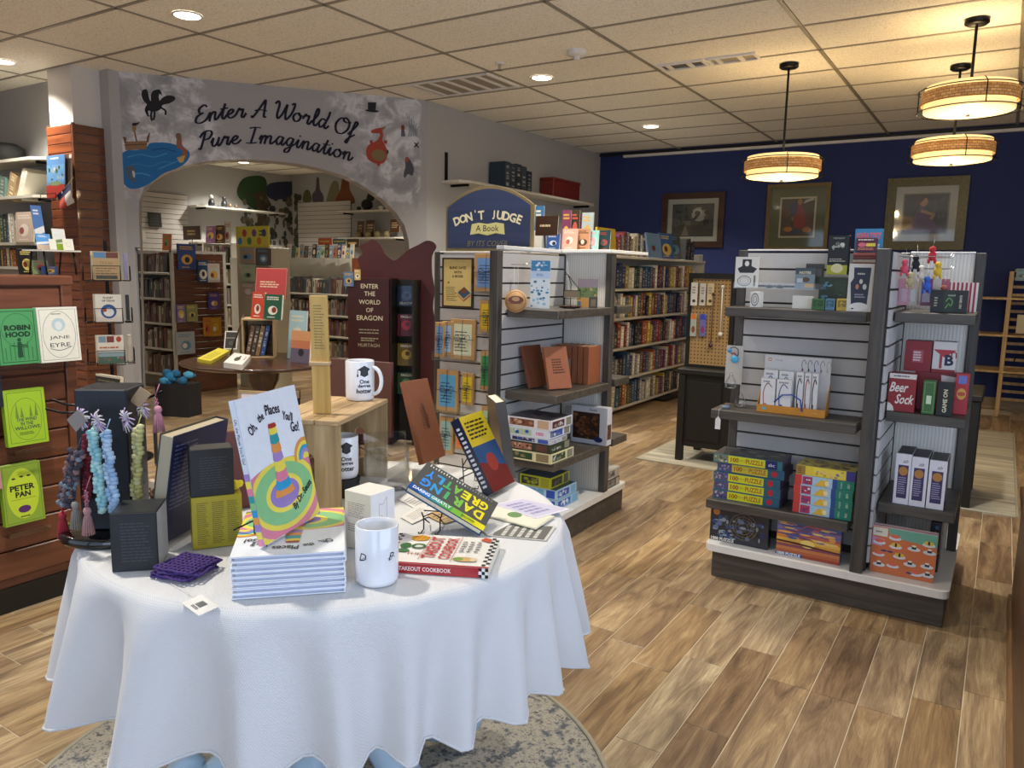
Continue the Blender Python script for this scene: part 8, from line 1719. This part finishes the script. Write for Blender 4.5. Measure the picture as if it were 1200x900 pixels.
for k in range(4):
    q = M @ Vector((.016+.034*k,.03,.012)); o = bpy.data.objects.new('book', BOOKME); COL.objects.link(o); o.matrix_world = Matrix.Translation(q) @ Matrix.Translation((0,0,.007)) @ Matrix.Rotation(rad(43.8),4,'Z') @ Matrix.Rotation(.22,4,'Y') @ Matrix.Diagonal((.028,.14,hc*.78,1)); cc3 = ['#6a4a2a','#4a3626','#8a6a44','#2f4f80'][k]; o.color = (*lin(cc3),1); tag(o, '%s book leaning inside the small pine crate' % ('brown, leftmost','dark brown, second','tan, third','blue, rightmost')[k], 'book', 'books leaning inside the small pine crate')
def tabb(lab, quad, z, t, c, af): quadcard('book', lab, quad, z, t, c, af, 'book')
tabb('yellow book lying aslant on the dark round table', ((231,424),(256,411),(270,414),(247,427)), TB+.002, .022, '#d8c83a', lambda a: (a.rect(.02,.02,.98,.98,'#dccf46'), a.lines(.1,.2,.9,.8,3,'#a8962a')))
tabb('white book with black bird picture on the dark round table', ((262,431),(275,419),(294,422),(284,434)), TB+.002, .035, '#e4dfd6', lambda a: (a.rect(.02,.02,.98,.98,'#e8e2da'), a.ell(.45,.5,.2,.16,'#4a4a34'), a.ell(.7,.55,.08,.06,'#3a3a2a'), a.lines(.4,.8,.85,.92,1,'#a86a7a')))
M = frame(W(262,405,z=TB+.03), (.8,.6,0), (-.3,.3,1)); M[2][3] = TB+.002
r = E('photo_frame', 'black photo frame with white rim on the dark round table', 'frame', M=M); MB().box(0,.10,0,.15,-.008,0,0,'#dcd8d0').build('frame', PRINT, r); a = Art(); a.rect(.008,.008,.092,.142,'#1d1c1a'); a.rect(.008,.09,.092,.096,'#8a8578'); a.ring(.05,.05,.012,.012,.002,'#8a8578'); a.build('photo', PRINT, r)
zc_ = TB+hc+.001
for (bx,y,c,lab,sd_) in (((294,342,308,374),None,'#c84a34','red book leaning on top of the small pine crate',31),((309,345,329,377),None,'#2a5a44','green book with a white oval on the small pine crate',32)):
    fo('book',lab,bx,'y',c0.y+.10,.02,c,gen(sd_,c,'#e8dfd0','#8a3a2a'),z=zc_,lean=.12)
fo('book','pale blue book standing right of the small pine crate',(336,364,356,392),'y',3.80,.015,'#9ab8c0',gen(33,'#a8c4c8','#d8d2b8','#4a5a5a'),z=TB+.001,lean=.1)
fo('book','sunset-coloured book standing at the right of the crate',(340,388,362,424),'y',3.66,.02,'#c07a5a',lambda a,w,h:(a.rect(0,0,w,h,'#6a5f70'),a.rect(0,h*.45,w,h*.8,'#c87a55'),a.rect(0,h*.7,w,h,'#d89a6a'),a.ell(w*.55,h*.33,w*.15,h*.12,'#2a2530')),z=TB+.001,lean=.1)
p = W(274,418,z=TB); r = E('wooden_easel', 'thin wooden easel arm leaning left of the crate', 'easel', (p.x,p.y,TB+.001)); MB().tube([(-.04,.0,.005),(-.01,.05,.17),(.0,.1,.30)],.006,6).build('arm', DKWOOD, r)
# ---- dark red cardboard book display before the arch
er = frame((-4.16,4.66,0),(.93,.37,0),(-.37,.93,0)); r = E('cardboard_display', 'tall maroon dragon-shaped cardboard display with gold-white lettering', 'display stand', M=er)
ebl = Vector((-4.16,4.66,0)); eu = Vector((.93,.37,0)).normalized(); en = Vector((.37,-.93,0)).normalized()
def EP(px, py):
    d = right*((px-600)/FPX) - upv*((py-450)/FPX) + fwd; t = (ebl-Vector((0,0,CAM_H))).dot(en)/d.dot(en); p = d*t+Vector((0,0,CAM_H))-ebl; return (p.dot(eu), p.z)
outl = [EP(*p) for p in ((418,470),(417,420),(416,380),(418,345),(415,325),(422,315),(419,303),(425,297),(421,288),(430,284),(437,281),(446,287),(450,296),(457,303),(463,305),(470,300),(478,293),(490,287),(500,282),(508,284),(511,290),(506,300),(506,320),(509,340),(507,360),(510,380),(511,420),(509,470))]
outl = [(outl[0][0],.02)]+smooth(outl,3)+[(outl[-1][0],.02)]
MB(frame((0,0,0),(1,0,0),(0,0,1))).prism(outl,-.012,0).build('backing', RED, r)
x0e, z0e = EP(420,440); x1e, _ = EP(466,440); z1e = EP(440,330)[1]
MB().box(x0e,x1e,-.20,-.001,.02,z1e+.03).build('box_front', plain('dark_maroon_panel','#3a1512',.45,var=.12), r)
xs0 = EP(468,400)[0]; xs1 = EP(491,400)[0]
MB().box(xs0-.015,xs0,-.18,-.001,.02,z1e+.02).box(xs1,xs1+.015,-.18,-.001,.02,z1e+.02).box(xs0,xs1,-.012,-.001,.02,z1e+.02).build('side_tower', BLACK, r)
a = Art(frame((0,-.2008,0),(1,0,0),(0,0,1)))
for s_,py,hh_ in (('ENTER',335,.034),('THE',343.5,.034),('WORLD',353,.034),('OF',362,.034),('ERAGON',371,.038)): a.text(s_, *EP(444,py), hh_, '#d8cfae', bold=.01, maxw=.26)
for py in (384.5,388): a.lines(EP(432,py)[0],EP(0,py+1)[1] if False else EP(444,py+1.2)[1],EP(456,py)[0],EP(444,py-1.2)[1],1,'#9a8f74')
a.lines(EP(434,394)[0],EP(444,398)[1],EP(454,394)[0],EP(444,393)[1],2,'#9a8f74'); a.text('MURTAGH', *EP(443,402), .026, '#b5ab8c', maxw=.2)
a.build('lettering', PRINT, r)
def dgb(k):
    def f(a,w,h):
        a.rect(0,0,w,h,['#20304a','#5a2030','#6a5a2a','#2f4a34'][k]); a.text(['ERAGON','ELDEST','BRISINGR','PAOLINI'][k],w*.5,h*.14 if k else h*.14,h*.12,'#c9c4b0',maxw=w*.85) if k in (0,) else a.text('PAOLINI',w*.5,h*.88,h*.11,'#d8d2c2',maxw=w*.85,bold=.02); a.ell(w*.5,h*.5,w*.28,h*.22,['#3a5070','#a8303a','#b59a3a','#5a8a5a'][k]); a.ell(w*.55,h*.55,w*.12,h*.1,['#1a2438','#5a1a24','#4a3a1a','#1f3324'][k])
    return f
for k,(py0,py1) in enumerate(((335,358),(368,393),(402,427),(436,460))):
    bl_ = EP(469,py1); tr_ = EP(490,py0); w_ = tr_[0]-bl_[0]; h_ = tr_[1]-bl_[1]
    M = er @ Matrix.Translation((bl_[0],-.07,bl_[1])) @ frame((0,0,0),(1,0,0),(0,.05,1)); q = E('book', '%s dragon novel in the maroon cardboard display' % ('dark blue, topmost','red, second','gold, third','green, lowest')[k], 'book', M=M, group='dragon novels in the maroon display')
    MB().box(0,w_,0,h_,-.03,0,0,'#2a2a2a').build('cover', GLOSS, q); a = Art(); dgb(k)(a,w_,h_); a.build('cover_print', GLOSS, q)
a = Art(frame((0,-.2002+.19,0),(1,0,0),(0,0,1)))
for s_, (px,py) in (('M.',(475,477)),('Y . .',(476,488))): a.text(s_, *EP(px,py), .03, '#e8e4d8', bold=.03)
MB().box(EP(466,480)[0],EP(494,480)[0],-.0095+0,-.0015,EP(470,500)[1],EP(470,463)[1]).build('base_band', BLACK, r); a.build('base_lettering', PRINT, r)
for (bx,c,lab,sd_) in (((415,319,426,335),'#5a7a9a','blue and white ornament card pinned at the left of the maroon display',1),((427,316,434,328),'#c8a85a','small gold card pinned at the left of the maroon display',2)):
    a0 = EP(bx[0],bx[3]); a1 = EP(bx[2],bx[1]); M = er @ Matrix.Translation((a0[0],-.206,a0[1])) @ frame((0,0,0),(1,0,0),(0,0,1)); q = E('card', lab, 'card', M=M); MB().box(0,a1[0]-a0[0],0,a1[1]-a0[1],-.002,0,0,c).build('card', PRINT, q); a = Art(); gen(sd_,c)(a,a1[0]-a0[0],a1[1]-a0[1]); a.build('print', PRINT, q)
# ---- books on top of the blind date display
MB().bbox(-2.09,-1.79,3.80,4.30,1.4905,1.508,.002).bbox(-2.55,-2.0905,4.0,4.30,1.4905,1.508,.002).build('top_shelf', DECKW, None, 'white shelf board on top of the blind date display', 'shelf')
MB().bbox(-2.14,-2.095,3.22,3.99,1.4905,1.508,.001).bbox(-2.135,-2.10,3.25,3.85,1.486,1.4904,.001).build('top_shelf', DECKW, None, 'narrow white cap board behind the arched sign', 'shelf')
TOPZ = 1.5085
for (bx,c,lab,f,dy,cat) in (((627,253,653,276),'#3a2418','dark brown rounded subject sign above the blind date display',lambda a,w,h:(a.rect(0,0,w,h,'#3a2418'),a.lines(w*.2,h*.4,w*.8,h*.6,1,'#c9b08a')),-.22,'sign'),
    ((624,270,634,292),'#e4dfd0','cream folded card under the brown subject sign',None,-.14,'card'),((640,274,655,294),'#3f62a0','blue framed card under the brown subject sign',gen(41,'#3a5c98','#d8dfe8','#1f2f50'),-.10,'card'),((658,268,675,294),'#d8a890','pale peach book with a garden picture atop the display',gen(42,'#e0b49a','#f0e0d0','#c86a5a'),-.05,'book'),((675,268,690,294),'#c89a7a','peach and brown book atop the display',gen(43,'#c8906a','#5a3a2a','#e8d8c0'),-.02,'book'),((687,270,700,294),'#9ad0c4','mint green book with pink figures atop the display',gen(44,'#9ad4c6','#e0a0a0','#e8e8e0'),-.0,'book'),((700,270,714,296),'#203a38','dark teal book with small red figures atop the display',gen(45,'#1d3a3a','#a83a3a','#3a6a5a'),.04,'book')):
    yq = 3.92+dy; r = fo('shelf_sign' if cat == 'sign' else cat,lab,bx,'y',yq,.012,c,f,z=TOPZ if cat != 'sign' else None,lean=.08,cat=cat)
    if cat == 'sign': a0 = W(640,292,y=yq+.03); MB().tube([(a0.x,yq+.02,TOPZ),(a0.x,yq+.01,W(640,275,y=yq).z)],.004,6).build('sign_post', BLKMET, None, 'thin metal post of the brown subject sign', 'post')
for (bx,c,lab,sd_) in (((658,246,668,262),'#7a3a5a','plum book in the rear row atop the display',51),((668,246,678,268),'#3a3420','dark book with gold figure in the rear row',52),((671,250,681,268),'#6a2a5a','magenta book in the rear row',53),((681,249,694,268),'#a8b4b0','pale framed card in the rear row',54),((626,241,636,253),'#3a6a90','blue book in the rear row behind the brown sign',55),((619,240,626,270),'#c8b890','tan leaning book at the left of the rear row',56)):
    fo('book',lab,bx,'y',4.16+.018*(sd_%3),.012,c,gen(sd_,c),z=TOPZ,lean=.05,group='rear row of books atop the blind date display')
# yellow backed book beside the bookcase top
fo('book','yellow-backed book with green front at the left of the bookcase top',(701,267,722,300),'x',-3.12,.02,'#d8b83a',lambda a,w,h:(a.rect(0,0,w,h,'#d9bb3f'),a.poly([(0,0),(w*.6,0),(w*.45,h*.8),(0,h*.8)],'#2a4038')),z=lv[5]+.001)
for (bx,c,lab,sd_) in (((760,273,776,300),'#7a9ac0','pale blue book face-out on the long bookcase top',61),((775,273,790,302),'#3f6aa8','blue shark book leaning on the long bookcase top',62),((786,274,799,303),'#55584a','grey-green book leaning beside the blue one',63)):
    fo('book',lab,bx,'x',-3.08-.04*(sd_-60),.02,c,gen(sd_,c),z=lv[5]+.001,lean=.15)
r = E('card_box', 'white box at the far end of the long bookcase top', 'box', (-3.3,9.22,lv[5]+.001)); MB().bbox(-.1,.12,0,.14,0,.075,.004,0,'#dcd8cc').build('box', PRINT, r)
# books and chest on the grey-wall shelf
yy0 = W(586,215,x=-4.7).y; yy1 = W(618,220,x=-4.7).y; n = 5
for k in range(n):
    o = bpy.data.objects.new('book', BOOKME); COL.objects.link(o); t = (yy1-yy0)/n; o.matrix_world = frame((-4.64,yy0+t*k,2.2705),(0,1,0),(-1,0,0)) @ Matrix.Diagonal((t*.96,.2,.28-.01*(k%2)-(.05 if k==4 else 0),1)); c = ['#2a3a48','#2f3a4a','#2a2f3a','#3a4650','#1f2c40'][k]; o.color = (*lin(c),1)
    tag(o, '%s thick dark volume on the grey-wall shelf' % ('leftmost','second','third','fourth','rightmost, shorter')[k], 'book', 'dark volumes on the grey-wall shelf')
yy0 = W(645,225,x=-4.7).y; yy1 = W(676,230,x=-4.7).y; r = E('red_chest', 'red chest-shaped book box on the grey-wall shelf', 'box', (-4.85,yy0,2.2715)); MB().bbox(.0,.19,0,yy1-yy0,0,.20,.006).build('box', plain('red_box','#7a241f',.5,var=.15), r); MB().bbox(-.0,.20,-.008,yy1-yy0+.008,.2005,.235,.008).build('lid', MAT['red_box'], r)
# ---- pegboard with hanging goods
yP = 5.62; p0_ = W(808,412,y=yP); p1_ = W(858,325,y=yP); w_ = p1_.x-p0_.x; zt_ = W(830,322,y=yP).z
m, t, b = nt('pegboard'); PEG = m
co = coords(t,'Object',(38,38,38)); vt = N(t,'ShaderNodeVectorMath',operation='FRACTION'); L(t,co,vt.inputs[0]); vs = N(t,'ShaderNodeVectorMath',operation='SUBTRACT'); vs.inputs[1].default_value = (.5,.5,.5); L(t,vt.outputs[0],vs.inputs[0]); sx_ = N(t,'ShaderNodeSeparateXYZ'); L(t,vs.outputs[0],sx_.inputs[0]); cb2 = N(t,'ShaderNodeCombineXYZ'); L(t,sx_.outputs[0],cb2.inputs[0]); L(t,sx_.outputs[2],cb2.inputs[2]); ln = N(t,'ShaderNodeVectorMath',operation='LENGTH'); L(t,cb2.outputs[0],ln.inputs[0]); lt = N(t,'ShaderNodeMath',operation='LESS_THAN'); lt.inputs[1].default_value = .2; L(t,ln.outputs['Value'],lt.inputs[0])
mx = N(t,'ShaderNodeMix',data_type='RGBA'); L(t,lt.outputs[0],mx.inputs[0]); mx.inputs[6].default_value = (*lin('#a3814f'),1); mx.inputs[7].default_value = (*lin('#3a2a18'),1); L(t,mx.outputs[2],b.inputs['Base Color']); b.inputs['Roughness'].default_value = .7
r = E('pegboard_stand', 'pegboard in a black frame standing on the black cabinet', 'display stand', (p0_.x,yP,CZ+.001)); hP = zt_-CZ
MB().box(.0,w_,0,.008,.02,hP-.03).build('pegboard', PEG, r); MB().box(-.03,w_+.03,-.015,.03,0,.019).box(-.03,-.001,-.01,.025,.02,hP).box(w_+.001,w_+.03,-.01,.025,.02,hP).box(-.03,w_+.03,-.015,.03,hP-.029,hP+.01).build('frame', BLACK, r)
for k,(px,py0,py1,ww,c,lab) in enumerate(((813,331,358,.05,'#d8d4ca','white bookmark pack, leftmost on the pegboard'),(823,332,358,.045,'#c9c4b8','white bookmark pack, second on the pegboard'),(832,332,358,.05,'#cdb98f','tan bookmark pack on the pegboard'),(812,367,394,.045,'#a8b0a8','orange-topped charm pack low on the pegboard'),(823,368,394,.05,'#6a6aa0','violet charm pack low on the pegboard'))):
    q0 = W(px,py1,y=yP-.02); q1 = W(px,py0,y=yP-.02); e = E('hanging_pack', lab, 'card pack', (q0.x,yP-.022,q0.z), group='packs on the pegboard'); MB().box(-ww/2,ww/2,-.002,0,0,q1.z-q0.z,0,c).build('card', PRINT, e)
    a = Art(frame((-ww/2,-.002,0),(1,0,0),(0,0,1))); hq = q1.z-q0.z
    if k < 3: a.ell(ww*.5,hq*.2,ww*.25,hq*.07,'#4a3a2a'); a.lines(ww*.2,hq*.5,ww*.8,hq*.85,3,'#8a8272')
    else: a.poly([(0,hq*.75),(ww,hq*.75),(ww*.7,hq),(ww*.2,hq)],'#d87a2a' if k == 3 else '#3a4ab0'); a.ell(ww*.5,hq*.3,ww*.3,hq*.15,['','','','#8a4a2a','#8a3a6a'][k])
    a.build('print', PRINT, e)
for k,(px,py0,py1,c,lab) in enumerate(((847,336,392,'#e0dcd2','white bead string hanging at the right of the pegboard'),(836,345,405,'#4a2418','dark red bead string hanging on the pegboard'))):
    q0 = W(px,py0,y=yP-.03); q1 = W(px,py1,y=yP-.03); e = E('bead_string', lab, 'bead string', q0); MB().tube([(0,0,0),(0,0,q1.z-q0.z)],.004,5,0,c).ball((0,0,q1.z-q0.z),(.018,.01,.018),8,0,c).ball((0,0,0),(.012,.01,.012),8,0,c).build('string', PRINT, e)
# ---- bamboo rack goods
fo('framed_picture','small landscape print on top of the bamboo rack',(1190,315,1206,329),'y',9.4,.01,'#9ab0b0',gen(71,'#9ab8c0','#6a8a6a','#c8c0a0'),lean=.05,cat='picture')
fo('card','cream card standing on the bamboo rack',(1190,369,1206,391),'y',9.4,.008,'#d8c89a',None,lean=.05,cat='card')
p = W(1197,431,y=9.4); r = E('small_hoop', 'small dark wire hoop ornament on the bamboo rack', 'ornament', (p.x,9.4,p.z)); MB().tube([(.07*math.cos(q),0,.07*math.sin(q)+.06) for q in [i*.39 for i in range(9)]],.006,6).build('hoop', BLKMET, r)
